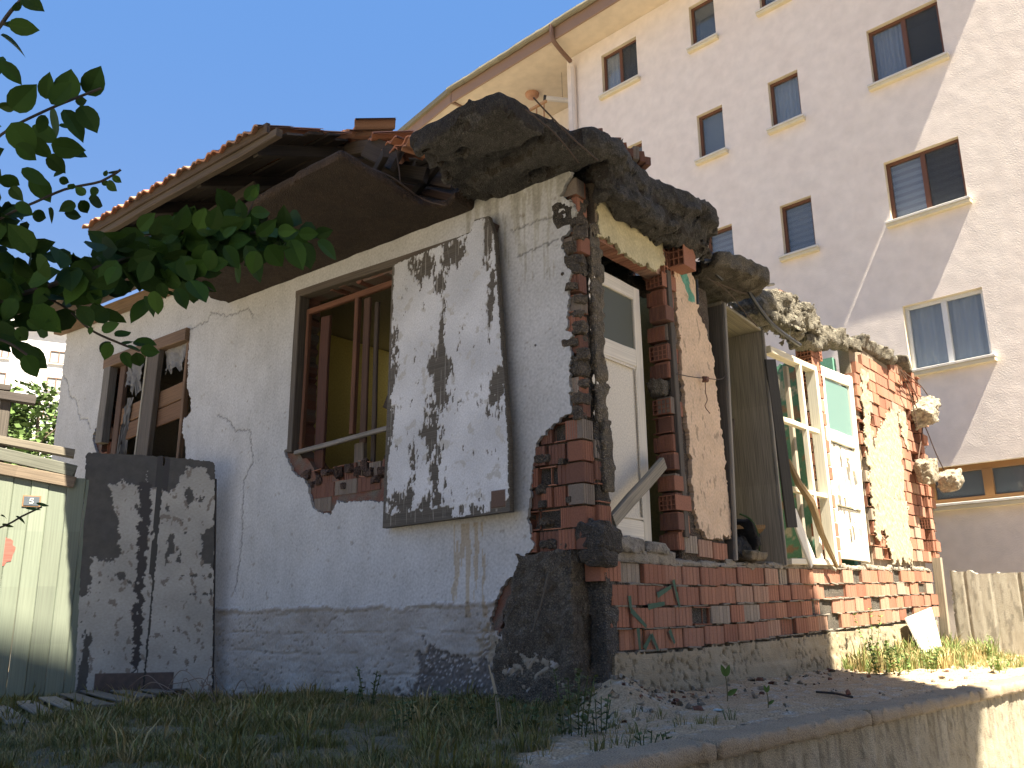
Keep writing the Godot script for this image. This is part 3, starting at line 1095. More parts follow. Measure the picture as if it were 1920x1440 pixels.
func make_bricks() -> void:
	# hollow clay bricks 0.3 x 0.14 x 0.13: combed face, front at z = 0
	var cols := [L(0.35, 0.155, 0.095), L(0.30, 0.13, 0.08), L(0.39, 0.185, 0.115), L(0.36, 0.18, 0.12), L(0.26, 0.11, 0.068), L(0.40, 0.24, 0.165), L(0.31, 0.14, 0.09), L(0.33, 0.27, 0.21), L(0.18, 0.085, 0.058), L(0.215, 0.175, 0.14)]
	for v in cols.size():
		var b := Bag.new()
		var rg := RandomNumberGenerator.new()
		rg.seed = 40 + v
		var n := 5
		var prof := [Vector2(0, -0.006)]
		for k in n:
			var x0 := 0.3 * k / n
			prof.append(Vector2(x0 + 0.008, rg.randf_range(-0.001, 0.001)))
			prof.append(Vector2(x0 + 0.052, rg.randf_range(-0.001, 0.001)))
			if k < n - 1:
				prof.append(Vector2(x0 + 0.06, -0.004))
		prof.append(Vector2(0.3, -0.006))
		var h := 0.07
		for k in prof.size() - 1:
			var p: Vector2 = prof[k]
			var q: Vector2 = prof[k + 1]
			var cc: Color = cols[v] * rg.randf_range(0.88, 1.12)
			cc.a = 1.0
			b.quad(Vector3(p.x, -h, p.y), Vector3(p.x, h, p.y), Vector3(q.x, h, q.y), Vector3(q.x, -h, q.y), cc)
		var d := 0.13
		var c0: Color = cols[v]
		b.quad(Vector3(0, h, 0), Vector3(0, h, -d), Vector3(0.3, h, -d), Vector3(0.3, h, 0), c0)
		b.quad(Vector3(0, -h, 0), Vector3(0.3, -h, 0), Vector3(0.3, -h, -d), Vector3(0, -h, -d), c0)
		b.quad(Vector3(0, -h, -0.006), Vector3(0, -h, -d), Vector3(0, h, -d), Vector3(0, h, -0.006), c0)
		b.quad(Vector3(0.3, -h, -0.006), Vector3(0.3, h, -0.006), Vector3(0.3, h, -d), Vector3(0.3, -h, -d), c0)
		brick_meshes.append(b.mesh())
	# the same brick with its face broken away, cells open; and one seen on its pierced end
	for v in 3:
		var b := Bag.new()
		var c0: Color = cols[v]
		var rg := RandomNumberGenerator.new()
		rg.seed = 90 + v
		b.box(Transform3D(Basis(), Vector3(0.15, 0.066, -0.065)), Vector3(0.3, 0.008, 0.12), c0)
		b.box(Transform3D(Basis(), Vector3(0.15, -0.066, -0.065)), Vector3(0.3, 0.008, 0.12), c0)
		b.box(Transform3D(Basis(), Vector3(0.15, 0, -0.126)), Vector3(0.3, 0.125, 0.008), c0)
		for k in 4:
			var x := 0.004 + k * 0.0973
			var dd := rg.randf_range(0.06, 0.12)
			b.box(Transform3D(Basis(), Vector3(x, 0, -0.122 + dd * 0.5)), Vector3(0.008, 0.124, dd), c0)
		open_meshes.append(b.mesh())
	for v in 2:
		var b := Bag.new()
		var c0: Color = cols[v]
		for k in 5:
			b.box(Transform3D(Basis(), Vector3(0.004 + k * 0.0345, 0, -0.11)), Vector3(0.007, 0.14, 0.22), c0)
		for k in 4:
			b.box(Transform3D(Basis(), Vector3(0.073, -0.0665 + k * 0.0443, -0.111)), Vector3(0.131, 0.007, 0.219), c0)
		open_meshes.append(b.mesh())

func brick(parent: Node, at: Vector3, bas: Basis, ln: float, hk := 1.0, kind := -1, called := "brick") -> void:
	# at: lower left front corner of the brick
	var me: ArrayMesh
	var sx := ln / 0.3
	if kind >= 10:
		me = open_meshes[kind - 10]
		if kind >= 13: sx = ln / 0.146
	else:
		me = brick_meshes[kind if kind >= 0 else [0, 1, 2, 3, 4, 5, 6, 0, 1, 2, 3, 5, 6, 2, 3, 7][rng.randi() % 16]]
	var tl := Basis(Vector3.UP, rng.randf_range(-0.012, 0.012)) * Basis(Vector3(0, 0, 1), rng.randf_range(-0.012, 0.012))
	var bb := bas * tl * Basis.from_scale(Vector3(sx, hk, 1.0))
	obj(called, me, M.brick, parent, Transform3D(bb, at + Vector3(0, 0.07 * hk, 0)))

func rise(z: float) -> float:
	return 0.028 * maxf(0.0, -z - 1.2)

func build_house() -> void:
	house = thing("ruined_house", "single-storey ruined house with peeling white plaster, exposed hollow brick and a broken concrete roof slab", "house")
	make_bricks()
	facade()
	corner()
	side_wall()
	slab()
	timber_roof()
	interior()

func mottled(c: Color, k: float, u: float, v: float, f: float) -> Color:
	var t := 1.0 + k * n_mid.get_noise_2d(u * f, v * f)
	return Color(c.r * t, c.g * t, c.b * t, 1.0)

func facade() -> void:
	var wn1 := PL([-7.036,3.779,-5.24,3.761,-5.241,3.543,-5.195,3.077,-5.111,2.925,-5.092,2.786,-5.239,2.731,-5.227,2.576,-5.146,2.448,-5.13,2.336,-5.115,2.025,-7.05,2.228,-7.089,2.595,-7.218,2.769,-7.21,2.855,-7.041,3.043,-7.003,3.364])
	var wn2 := PL([-3.303,3.723,-1.996,3.632,-1.193,3.637,-1.187,1.635,-2.015,1.544,-2.179,1.555,-2.341,1.588,-2.583,1.587,-2.641,1.616,-2.659,1.556,-2.706,1.504,-2.838,1.52,-2.944,1.567,-3.013,1.693,-3.042,1.794,-3.1,1.844,-3.245,1.919,-3.376,2.07,-3.423,2.142,-3.328,2.166])
	var edge := PL([-0.019,3.886,-0.13,3.735,0,3.599,-0.013,3.524,-0.066,3.413,-0.142,3.379,-0.129,3.323,-0.101,3.125,-0.054,3.086,-0.073,2.964,-0.087,2.829,-0.118,2.636,-0.081,2.599,-0.098,2.278,-0.098,2.004,-0.248,1.94,-0.411,1.832,-0.433,1.747,-0.456,1.604,-0.496,1.362,-0.518,1.291,-0.485,1.219,-0.491,1.166,-0.449,1.092,-0.533,1.014,-0.541,0.905,-0.679,0.869,-0.781,0.778,-0.843,0.655,-0.885,0.531,-0.794,0.471,-0.647,0.434,-0.435,0.346,-0.263,0.278,-0.215,0.125,-0.205,-0.077])
	var outer := edge.duplicate()
	outer.append(Vector2(-0.35, -0.2))
	outer.append(Vector2(-8.27, -0.2))
	outer.append(Vector2(-8.27, 4.5))
	outer.append(Vector2(-4.45, 4.5))
	outer.append(Vector2(-4.4, 3.98))
	outer.append(Vector2(-0.1, 3.98))
	var dark := PL([-1.516,0.452,-1.429,0.335,-1.264,0.326,-1.13,0.301,-0.948,0.303,-0.797,0.269,-0.651,0.225,-0.676,0.128,-0.606,0.042,-0.681,-0.137,-2.152,-0.219,-1.885,-0.009,-1.652,0.097,-1.57,0.275])
	var tan := PL([-0.946,0.528,-0.671,0.434,-0.435,0.357,-0.254,0.296,-0.15,0.127,-0.18,-0.109,-0.563,-0.13,-0.606,0.077,-0.651,0.211,-0.797,0.287,-0.948,0.329])
	var marks := {}
	var cell := 0.0125
	crack(marks, cell, PL([-8.389,3.801,-8.198,3.752,-8.082,3.637,-7.962,3.437,-7.792,3.381,-7.631,3.105,-7.412,3.045,-7.301,2.908]), 0.012)
	crack(marks, cell, PL([-5.24,3.761,-4.889,3.788,-4.849,3.871,-4.537,3.757,-4.391,3.753,-4.155,3.752,-4.05,3.622]), 0.008)
	crack(marks, cell, PL([-4.58,2.672,-4.353,2.587,-4.237,2.459,-4.001,2.436,-3.906,2.108,-4.045,1.934,-4.01,1.291,-4.067,0.868]), 0.007)
	crack(marks, cell, PL([-0.635,3.583,-0.398,3.58,-0.191,3.579,-0.006,3.588]), 0.014)
	crack(marks, cell, PL([-0.579,3.347,-0.357,3.365,-0.153,3.369]), 0.006)
	var band := nz(51, 1.0, 4)
	var pit := nz(52, 14.0, 3)
	var fn := func(x: float, y: float) -> Color:
		var h := 0.006 * n_mid.get_noise_2d(x, y) + 0.0007 * n_fine.get_noise_2d(x * 2.0, y * 2.0)
		var m := n_mid.get_noise_2d(x * 1.7, y * 1.7)
		var c := L(0.62, 0.625, 0.62).lerp(L(0.50, 0.50, 0.49), clampf(0.45 + 0.5 * m + 0.45 * n_big.get_noise_2d(x * 2.0, y * 2.0) + 0.3 * band.get_noise_2d(x * 8.0, y * 1.2), 0.0, 1.0))
		var sp := n_fine.get_noise_2d(x * 3.3 + 7.0, y * 3.3)
		if sp > 0.55: c = c * 0.8
		var line := 0.70 + 0.05 * band.get_noise_1d(x * 1.3) + 0.02 * band.get_noise_1d(x * 9.0)
		if y < line:
			# limewashed plinth, poured against boards: laps, pits, earth splashed on it
			var lay := fposmod(y + 0.03 * band.get_noise_1d(x * 1.1 + 20.0), 0.165) / 0.165
			h += -0.004 + 0.010 * band.get_noise_2d(x * 3.0, y * 8.0) + 0.004 * band.get_noise_2d(x * 9.0, y * 14.0) - 0.014 * smoothstep(0.9, 0.97, lay) * smoothstep(-0.2, 0.2, band.get_noise_2d(x * 1.5, y * 2.0))
			var p := pit.get_noise_2d(x * 0.9, y * 1.6)
			var many := band.get_noise_2d(x * 0.9 + 3.0, y * 1.5)
			p += many * 0.35 - 0.14
			if p > 0.24:
				h -= 0.013 * smoothstep(0.24, 0.5, p)
			c = L(0.50, 0.48, 0.45).lerp(L(0.36, 0.33, 0.29), 0.5 + 0.8 * band.get_noise_2d(x * 2.0, y * 3.0))
			if p > 0.3:
				c = L(0.30, 0.27, 0.23)
			if y > line - 0.03:
				h += 0.012
		else:
			var flake := pit.get_noise_2d(x * 0.5 + 30.0, y * 0.5)
			if flake > 0.6:
				c = L(0.42, 0.40, 0.37)
				h -= 0.003
		var j := Vector2(band.get_noise_2d(x * 8.0, y * 8.0), band.get_noise_2d(x * 8.0 + 60.0, y * 8.0)) * 0.16
		var q := Vector2(x, y) + j
		if Geometry2D.is_point_in_polygon(q, tan):
			c = L(0.30, 0.25, 0.18).lerp(L(0.38, 0.33, 0.25), 0.5 + n_crag.get_noise_2d(x * 9.0, y * 9.0))
			h -= 0.008 - 0.02 * n_crag.get_noise_2d(x * 6.0, y * 6.0)
		if Geometry2D.is_point_in_polygon(q, dark):
			var s := n_fine.get_noise_2d(x * 3.0, y * 3.0)
			c = L(0.125, 0.11, 0.10).lerp(L(0.21, 0.19, 0.17), 0.5 + 0.7 * s)
			if s > 0.42: c = L(0.5, 0.48, 0.46)
			h -= 0.012 - 0.008 * s
		# run-off streaks below the slab and the rust that washed down under the shutter
		if y > 3.05 and x > -1.15:
			var st := band.get_noise_2d(x * 14.0, y * 0.9)
			if st + (y - 3.5) * 0.9 > 0.12:
				var dk := 0.86 - 0.35 * clampf(st + (y - 3.5) * 0.9 - 0.12 + 0.4 * n_fine.get_noise_2d(x, y), 0.0, 0.6)
				c = Color(c.r * dk, c.g * dk * 0.98, c.b * dk * 0.9)
		if y < 1.3 and y > 0.6 and absf(x + 1.08 + 0.05 * band.get_noise_1d(y * 3.0)) < 0.16:
			var st := band.get_noise_2d(x * 18.0, y * 1.2)
			if st > 0.02:
				c = Color(c.r * 0.86, c.g * 0.74, c.b * 0.58)
		c.a = h
		return c
	var front := holder("front_wall", house)
	tag(front, "white plastered front wall, cracked, with limewashed concrete plinth")
	obj("plaster", relief(Vector3.ZERO, Vector3.RIGHT, Vector3.UP, Vector3(0, 0, 1), outer, [wn1, wn2], cell, fn, 0.032, 0.012, marks), M.plaster, front)
	# masonry behind the plaster
	var c1 := PL([-6.971,3.718,-5.277,3.725,-5.054,2.019,-6.958,2.218,-7.095,3.051])
	var c2 := PL([-3.265,3.664,-1.995,3.586,-1.193,3.589,-1.187,1.698,-2.023,1.76,-2.235,1.793,-2.578,1.76,-2.803,1.904,-2.949,1.857,-3.075,2.034,-3.26,2.117])
	var core := PL([-8.22, -0.2, -8.22, 3.9, -0.12, 3.9, -0.14, 2.0, -0.5, 1.9, -0.55, 0.9, -0.8, 0.6, -0.6, -0.2])
	var cf := func(x: float, y: float) -> Color:
		var t := n_mid.get_noise_2d(x * 4.0, y * 4.0)
		var c := L(0.24, 0.2, 0.16).lerp(L(0.28, 0.12, 0.08), 0.5 + 1.2 * t)
		c.a = 0.012 * n_crag.get_noise_2d(x * 5.0, y * 5.0)
		return c
	obj("masonry", relief(Vector3(0, 0, -0.036), Vector3.RIGHT, Vector3.UP, Vector3(0, 0, 1), core, [c1, c2], 0.03, cf, 0.2, 0.02), M.concrete, front)
	var sb := Bag.new()
	sb.box(Transform3D(Basis(), Vector3(-8.2, 2.1, -4.5)), Vector3(0.2, 4.5, 8.5), L(0.55, 0.5, 0.44))
	obj("end_wall", sb.mesh(), M.plaster, house)
	# broken bricks along the torn sill of the big window
	for k in 7:
		brick(front, Vector3(-3.06 + k * 0.16, 1.78 + rng.randf_range(-0.03, 0.03), -0.03), Basis(Vector3(0, 0, 1), rng.randf_range(-0.2, 0.2)), 0.15, 1.0, [10, 8, 11, 8, 12, 9, 8][k])
	for k in 3:
		brick(front, Vector3(-3.0 + k * 0.3, 1.66, -0.028), Basis(), 0.29, 0.9, [8, 9, 8][k])
	brick(front, Vector3(-2.98, 1.53, -0.028), Basis(), 0.24, 0.9, 9)
	for k in 14:
		obj("sill_rubble", rock(240 + k, Vector3(rng.randf_range(0.06, 0.16), rng.randf_range(0.05, 0.12), rng.randf_range(0.06, 0.14)), L(0.2, 0.13, 0.1)), M.slab, front, Transform3D(Basis(Vector3.UP, k * 1.1), Vector3(-3.1 + k * 0.085, 1.8 + rng.randf_range(-0.1, 0.12), -0.05)))
	windows_front()

func windows_front() -> void:
	var dk := L(0.10, 0.075, 0.055)
	var red := L(0.17, 0.075, 0.04)
	# big window: outer frame, sash, swinging board ends
	var w := holder("window_frame", house)
	tag(w, "broken timber window frame without glass beside the peeling shutter")
	var z := 0.0
	var P := func(x: float, y: float, zz: float) -> Vector3: return Vector3(x, y, zz)
	beam("head", w, M.wood, P.call(-3.33, 3.70, -0.03), P.call(-1.2, 3.645, -0.03), 0.075, 0.12, Vector3.UP, L(0.16, 0.13, 0.1))
	beam("jamb", w, M.wood, P.call(-3.31, 2.12, -0.03), P.call(-3.29, 3.67, -0.03), 0.075, 0.12, Vector3.RIGHT, L(0.15, 0.125, 0.1))
	beam("sash_rail", w, M.wood, P.call(-3.22, 3.50, -0.05), P.call(-1.95, 3.50, -0.05), 0.055, 0.045, Vector3.UP, L(0.24, 0.10, 0.05))
	beam("sash_stile", w, M.wood, P.call(-3.22, 2.12, -0.05), P.call(-3.20, 3.52, -0.05), 0.04, 0.045, Vector3.RIGHT, red)
	beam("sash_stile", w, M.wood, P.call(-3.02, 1.95, -0.10), P.call(-3.0, 3.42, -0.10), 0.13, 0.035, Vector3.RIGHT, L(0.12, 0.05, 0.03))
	beam("sash_stile", w, M.wood, P.call(-2.52, 2.2, -0.06), P.call(-2.50, 3.50, -0.06), 0.05, 0.05, Vector3.RIGHT, red)
	beam("sash_stile", w, M.wood, P.call(-2.41, 2.0, -0.09), P.call(-2.40, 3.46, -0.09), 0.08, 0.03, Vector3.RIGHT, L(0.13, 0.07, 0.045))
	beam("sash_stile", w, M.wood, P.call(-2.30, 1.8, -0.11), P.call(-2.29, 3.40, -0.11), 0.05, 0.03, Vector3.RIGHT, L(0.1, 0.07, 0.05))
	beam("sash_rail", w, M.wood, P.call(-3.25, 2.11, 0.0), P.call(-1.96, 2.165, 0.0), 0.04, 0.035, Vector3.UP, L(0.34, 0.31, 0.27))
	beam("stud", w, M.wood, P.call(-2.44, 1.72, -0.08), P.call(-2.43, 2.1, -0.08), 0.12, 0.05, Vector3.RIGHT, L(0.2, 0.16, 0.12))
	beam("loose_board", w, M.wood, P.call(-2.25, 2.48, -0.2), P.call(-1.75, 2.2, -0.25), 0.12, 0.02, Vector3(0.4, 1, 0), L(0.13, 0.10, 0.08))
	beam("loose_board", w, M.wood, P.call(-2.3, 1.95, -0.25), P.call(-1.7, 1.82, -0.15), 0.1, 0.02, Vector3(0, 1, 0), L(0.08, 0.07, 0.06))
	# rag hanging inside the opening
	obj("torn_curtain", rag(0.42, 0.62, 5, L(0.22, 0.21, 0.19)), M.cloth, w, Transform3D(Basis(), Vector3(-2.2, 3.0, -0.22)))
	# small window beyond the steel sheets
	var s := holder("window_frame", house)
	tag(s, "splintered small timber window hung with torn grey cloth and nailed boards")
	beam("head", s, M.wood, P.call(-7.06, 3.70, -0.02), P.call(-5.24, 3.70, -0.02), 0.14, 0.14, Vector3.UP, L(0.26, 0.17, 0.11))
	beam("jamb", s, M.wood, P.call(-6.98, 2.7, 0.0), P.call(-6.96, 3.65, 0.0), 0.16, 0.1, Vector3.RIGHT, L(0.24, 0.22, 0.19))
	beam("jamb", s, M.wood, P.call(-6.76, 2.1, -0.05), P.call(-6.70, 3.62, -0.05), 0.12, 0.06, Vector3.RIGHT, L(0.15, 0.09, 0.06))
	beam("mullion", s, M.wood, P.call(-5.99, 2.1, 0.0), P.call(-5.92, 3.64, 0.0), 0.24, 0.07, Vector3.RIGHT, L(0.17, 0.145, 0.115))
	beam("mullion_edge", s, M.wood, P.call(-6.12, 2.1, 0.035), P.call(-6.04, 3.64, 0.035), 0.035, 0.02, Vector3.RIGHT, L(0.50, 0.46, 0.36))
	beam("board", s, M.wood, P.call(-6.75, 2.98, -0.06), P.call(-5.27, 3.1, -0.06), 0.2, 0.03, Vector3.UP, L(0.30, 0.17, 0.09))
	beam("board", s, M.wood, P.call(-6.75, 2.76, -0.058), P.call(-5.27, 2.89, -0.058), 0.2, 0.03, Vector3.UP, L(0.25, 0.135, 0.07))
	beam("jamb", s, M.wood, P.call(-5.29, 2.1, -0.03), P.call(-5.27, 3.62, -0.03), 0.05, 0.06, Vector3.RIGHT, L(0.24, 0.15, 0.09))
	brick(s, Vector3(-7.12, 2.75, -0.03), Basis(), 0.2, 1.0, 5)
	brick(s, Vector3(-7.15, 2.58, -0.03), Basis(), 0.24, 1.0, 10)
	obj("torn_curtain", rag(0.42, 0.5, 2, L(0.36, 0.35, 0.33)), M.cloth, s, Transform3D(Basis(), Vector3(-6.62, 3.14, -0.03)))
	obj("torn_curtain", rag(0.14, 0.95, 7, L(0.34, 0.33, 0.31)), M.cloth, s, Transform3D(Basis(Vector3(0, 0, 1), -0.12), Vector3(-6.66, 2.25, -0.035)))
	obj("torn_curtain", rag(0.5, 0.36, 3, L(0.42, 0.41, 0.39)), M.cloth, s, Transform3D(Basis(), Vector3(-5.8, 3.27, -0.04)))

func rag(w: float, h: float, sd: int, col: Color) -> ArrayMesh:
	# torn cloth: folds and a ragged lower edge
	var n := nz(sd, 3.0, 3)
	var vs := PackedVector3Array()
	var idx := PackedInt32Array()
	var nu := 16
	var nv := 14
	for i in nu + 1:
		var u := float(i) / nu
		var low := h * (0.25 + 0.3 * n.get_noise_1d(u * 2.5 + sd) + 0.25 * n.get_noise_1d(u * 9.0))
		low = clampf(low, 0.0, h * 0.7)
		for j in nv + 1:
			var v := float(j) / nv
			var y := lerpf(low, h, v)
			var pinch := 1.0 - 0.25 * (1.0 - v)
			vs.append(Vector3((u - 0.5) * w * pinch + w * 0.5 + 0.03 * n.get_noise_2d(v * 2.0, u), y, 0.03 * sin(u * 11.0 + 2.0 * v + sd) * (1.2 - v) + 0.02 * n.get_noise_2d(u * 3.0, v * 3.0)))
	for i in nu:
		for j in nv:
			var a := i * (nv + 1) + j
			idx.append_array([a, a + 1, a + nv + 1, a + nv + 1, a + 1, a + nv + 2])
	return smooth_mesh(vs, idx, func(p: Vector3, _n: Vector3) -> Color:
		var k := 0.85 + 0.3 * n.get_noise_3dv(p * 4.0)
		return Color(col.r * k, col.g * k, col.b * k))

func no_plan(_x: float, _z: float) -> float:
	return 0.0

func lump(b0: Vector3, b1: Vector3, cell: float, amp: float, freq: float, col: Color, col2: Color, cuts := []) -> ArrayMesh:
	# rough broken mass filling the box b0..b1
	var c := (b0 + b1) * 0.5
	var h := (b1 - b0) * 0.5
	var n := nz(int(absf(b0.x * 31.0 + b0.y * 17.0 + b0.z * 7.0) * 10.0) + 3, freq, 4)
	var rn := ridged(19, freq * 1.7, 4)
	var f := func(p: Vector3, _d: float) -> float:
		var q := (p - c).abs() - h
		var d := maxf(q.x, maxf(q.y, q.z)) if q.x > -0.05 and q.y > -0.05 and q.z > -0.05 else maxf(q.x, maxf(q.y, q.z))
		for k in cuts:
			d = maxf(d, (p - (k[0] as Vector3)).dot(k[1]))
		return d + amp * 0.7 * n.get_noise_3dv(p) + amp * 0.55 * rn.get_noise_3dv(p) + amp * 0.35 * n_fine.get_noise_3dv(p * 1.6)
	var pad := Vector3.ONE * (amp + cell * 2.0)
	return nets(b0 - pad, b1 + pad, cell, no_plan, f, func(p: Vector3, _nn: Vector3) -> Color:
		var k := clampf(0.5 + 0.8 * n_crag.get_noise_3dv(p * 3.0) + 0.8 * n_fine.get_noise_3dv(p * 3.0), 0.0, 1.0)
		return col.lerp(col2, k), true)

func corner() -> void:
	var cn := holder("broken_corner", house)
	tag(cn, "torn open corner of the house, bricks and crumbling concrete laid bare")
	# bare concrete foot of the corner
	obj("concrete_foot", lump(Vector3(-0.86, -0.25, -0.32), Vector3(-0.13, 1.03, 0.015), 0.022, 0.06, 1.6, L(0.21, 0.175, 0.13), L(0.38, 0.325, 0.25),
		[[Vector3(-0.80, 0.55, 0.0), Vector3(-0.93, 0.36, 0.0)], [Vector3(-0.95, 0.2, 0.0), Vector3(-0.85, -0.5, 0.0)]]), M.slab, cn)
	wire("root", cn, M.bark, PT([-0.30, 0.86, 0.06, -0.34, 0.7, 0.075, -0.42, 0.5, 0.08]), 0.008, L(0.2, 0.17, 0.13))
	# courses of brick where the plaster fell, from the plinth up
	var rows := [[-0.56, 1.04], [-0.53, 1.195], [-0.51, 1.35], [-0.52, 1.505], [-0.50, 1.66], [-0.40, 1.815]]
	for r in rows.size():
		var x: float = rows[r][0]
		while x < -0.13:
			var ln := rng.randf_range(0.10, 0.19)
			if x + ln > -0.06: ln = -0.05 - x
			var kd: int = [1, 8, 10, 8, 11, 4, 4, 9, 12][rng.randi() % 9]
			brick(cn, Vector3(x, rows[r][1], -0.03 + rng.randf_range(-0.03, 0.02)), Basis(), ln - 0.012, 1.0, kd)
			x += ln
		brick(cn, Vector3(-0.02, rows[r][1], -0.02 + rng.randf_range(-0.01, 0.01)), RB, 0.14, 1.0, [8, 4, 9][r % 3])
	obj("mortar", lump(Vector3(-0.5, 0.98, -0.2), Vector3(-0.05, 1.96, -0.06), 0.025, 0.02, 3.0, L(0.14, 0.12, 0.095), L(0.22, 0.19, 0.15)), M.slab, cn)
	# slender stack above, brick and lumps of mortar by turns
	obj("mortar", lump(Vector3(-0.14, 1.95, -0.24), Vector3(-0.03, 3.86, -0.07), 0.022, 0.035, 3.0, L(0.16, 0.135, 0.105), L(0.26, 0.225, 0.17)), M.slab, cn)
	var y := 1.98
	var k := 0
	while y < 3.75:
		if k % 5 != 2:
			var kd: int = [8, 7, 4, 9, 6, 10][k % 6]
			brick(cn, Vector3(-0.15 + rng.randf_range(-0.02, 0.02), y, -0.03 + rng.randf_range(-0.02, 0.015)), Basis(), rng.randf_range(0.10, 0.14), 0.95, kd)
			brick(cn, Vector3(-0.012 + rng.randf_range(-0.02, 0.01), y, -0.035), RB, rng.randf_range(0.08, 0.13), 0.95, [8, 1, 9][k % 3])
		else:
			obj("mortar_lump", rock(200 + k, Vector3(0.17, 0.17, 0.16), L(0.22, 0.185, 0.14)), M.slab, cn, Transform3D(Basis(), Vector3(-0.08, y + 0.06, -0.07)))
		y += 0.158
		k += 1
	obj("mortar_lump", rock(231, Vector3(0.26, 0.34, 0.2), L(0.17, 0.145, 0.115)), M.slab, cn, Transform3D(Basis(), Vector3(-0.12, 3.55, -0.08)))
	for q in 16:
		obj("mortar_lump", rock(260 + q, Vector3(rng.randf_range(0.07, 0.15), rng.randf_range(0.06, 0.13), rng.randf_range(0.07, 0.12)), L(0.25, 0.205, 0.155)), M.slab, cn, Transform3D(Basis(Vector3.UP, q * 1.3), Vector3(rng.randf_range(-0.11, 0.0), 2.0 + q * 0.107, rng.randf_range(-0.07, -0.03))))
	for q in 9:
		obj("mortar_lump", rock(280 + q, Vector3(rng.randf_range(0.07, 0.16), rng.randf_range(0.05, 0.1), rng.randf_range(0.06, 0.1)), L(0.21, 0.175, 0.135)), M.slab, cn, Transform3D(Basis(Vector3.UP, q * 1.3), Vector3(rng.randf_range(-0.4, -0.05), rng.randf_range(1.05, 1.75), -0.045)))
	# thick render left standing on edge beside the door
	obj("render", lump(Vector3(-0.035, 1.95, -0.34), Vector3(0.02, 3.55, -0.17), 0.02, 0.035, 3.5, L(0.30, 0.25, 0.18), L(0.46, 0.39, 0.285)), M.slab, cn)
	obj("render", lump(Vector3(-0.02, 1.45, -0.36), Vector3(0.03, 2.0, -0.22), 0.02, 0.025, 3.5, L(0.24, 0.2, 0.15), L(0.4, 0.34, 0.25)), M.slab, cn)
	obj("mortar", lump(Vector3(-0.22, 1.0, -0.34), Vector3(0.0, 1.95, -0.16), 0.025, 0.03, 2.4, L(0.13, 0.11, 0.09), L(0.22, 0.19, 0.15)), M.slab, cn)
	for i in 5:
		brick(cn, Vector3(0.005 + rng.randf_range(-0.015, 0.01), 1.06 + i * 0.157, -0.15), RB, 0.16, 0.95, [8, 4, 10, 8, 9][i])
	obj("mortar_lump", rock(233, Vector3(0.3, 0.26, 0.34), L(0.17, 0.15, 0.125)), M.slab, cn, Transform3D(Basis(), Vector3(-0.02, 1.12, -0.17)))
	obj("mortar_lump", rock(234, Vector3(0.24, 0.15, 0.3), L(0.19, 0.165, 0.135)), M.slab, cn, Transform3D(Basis(), Vector3(0.0, 0.98, -0.16)))

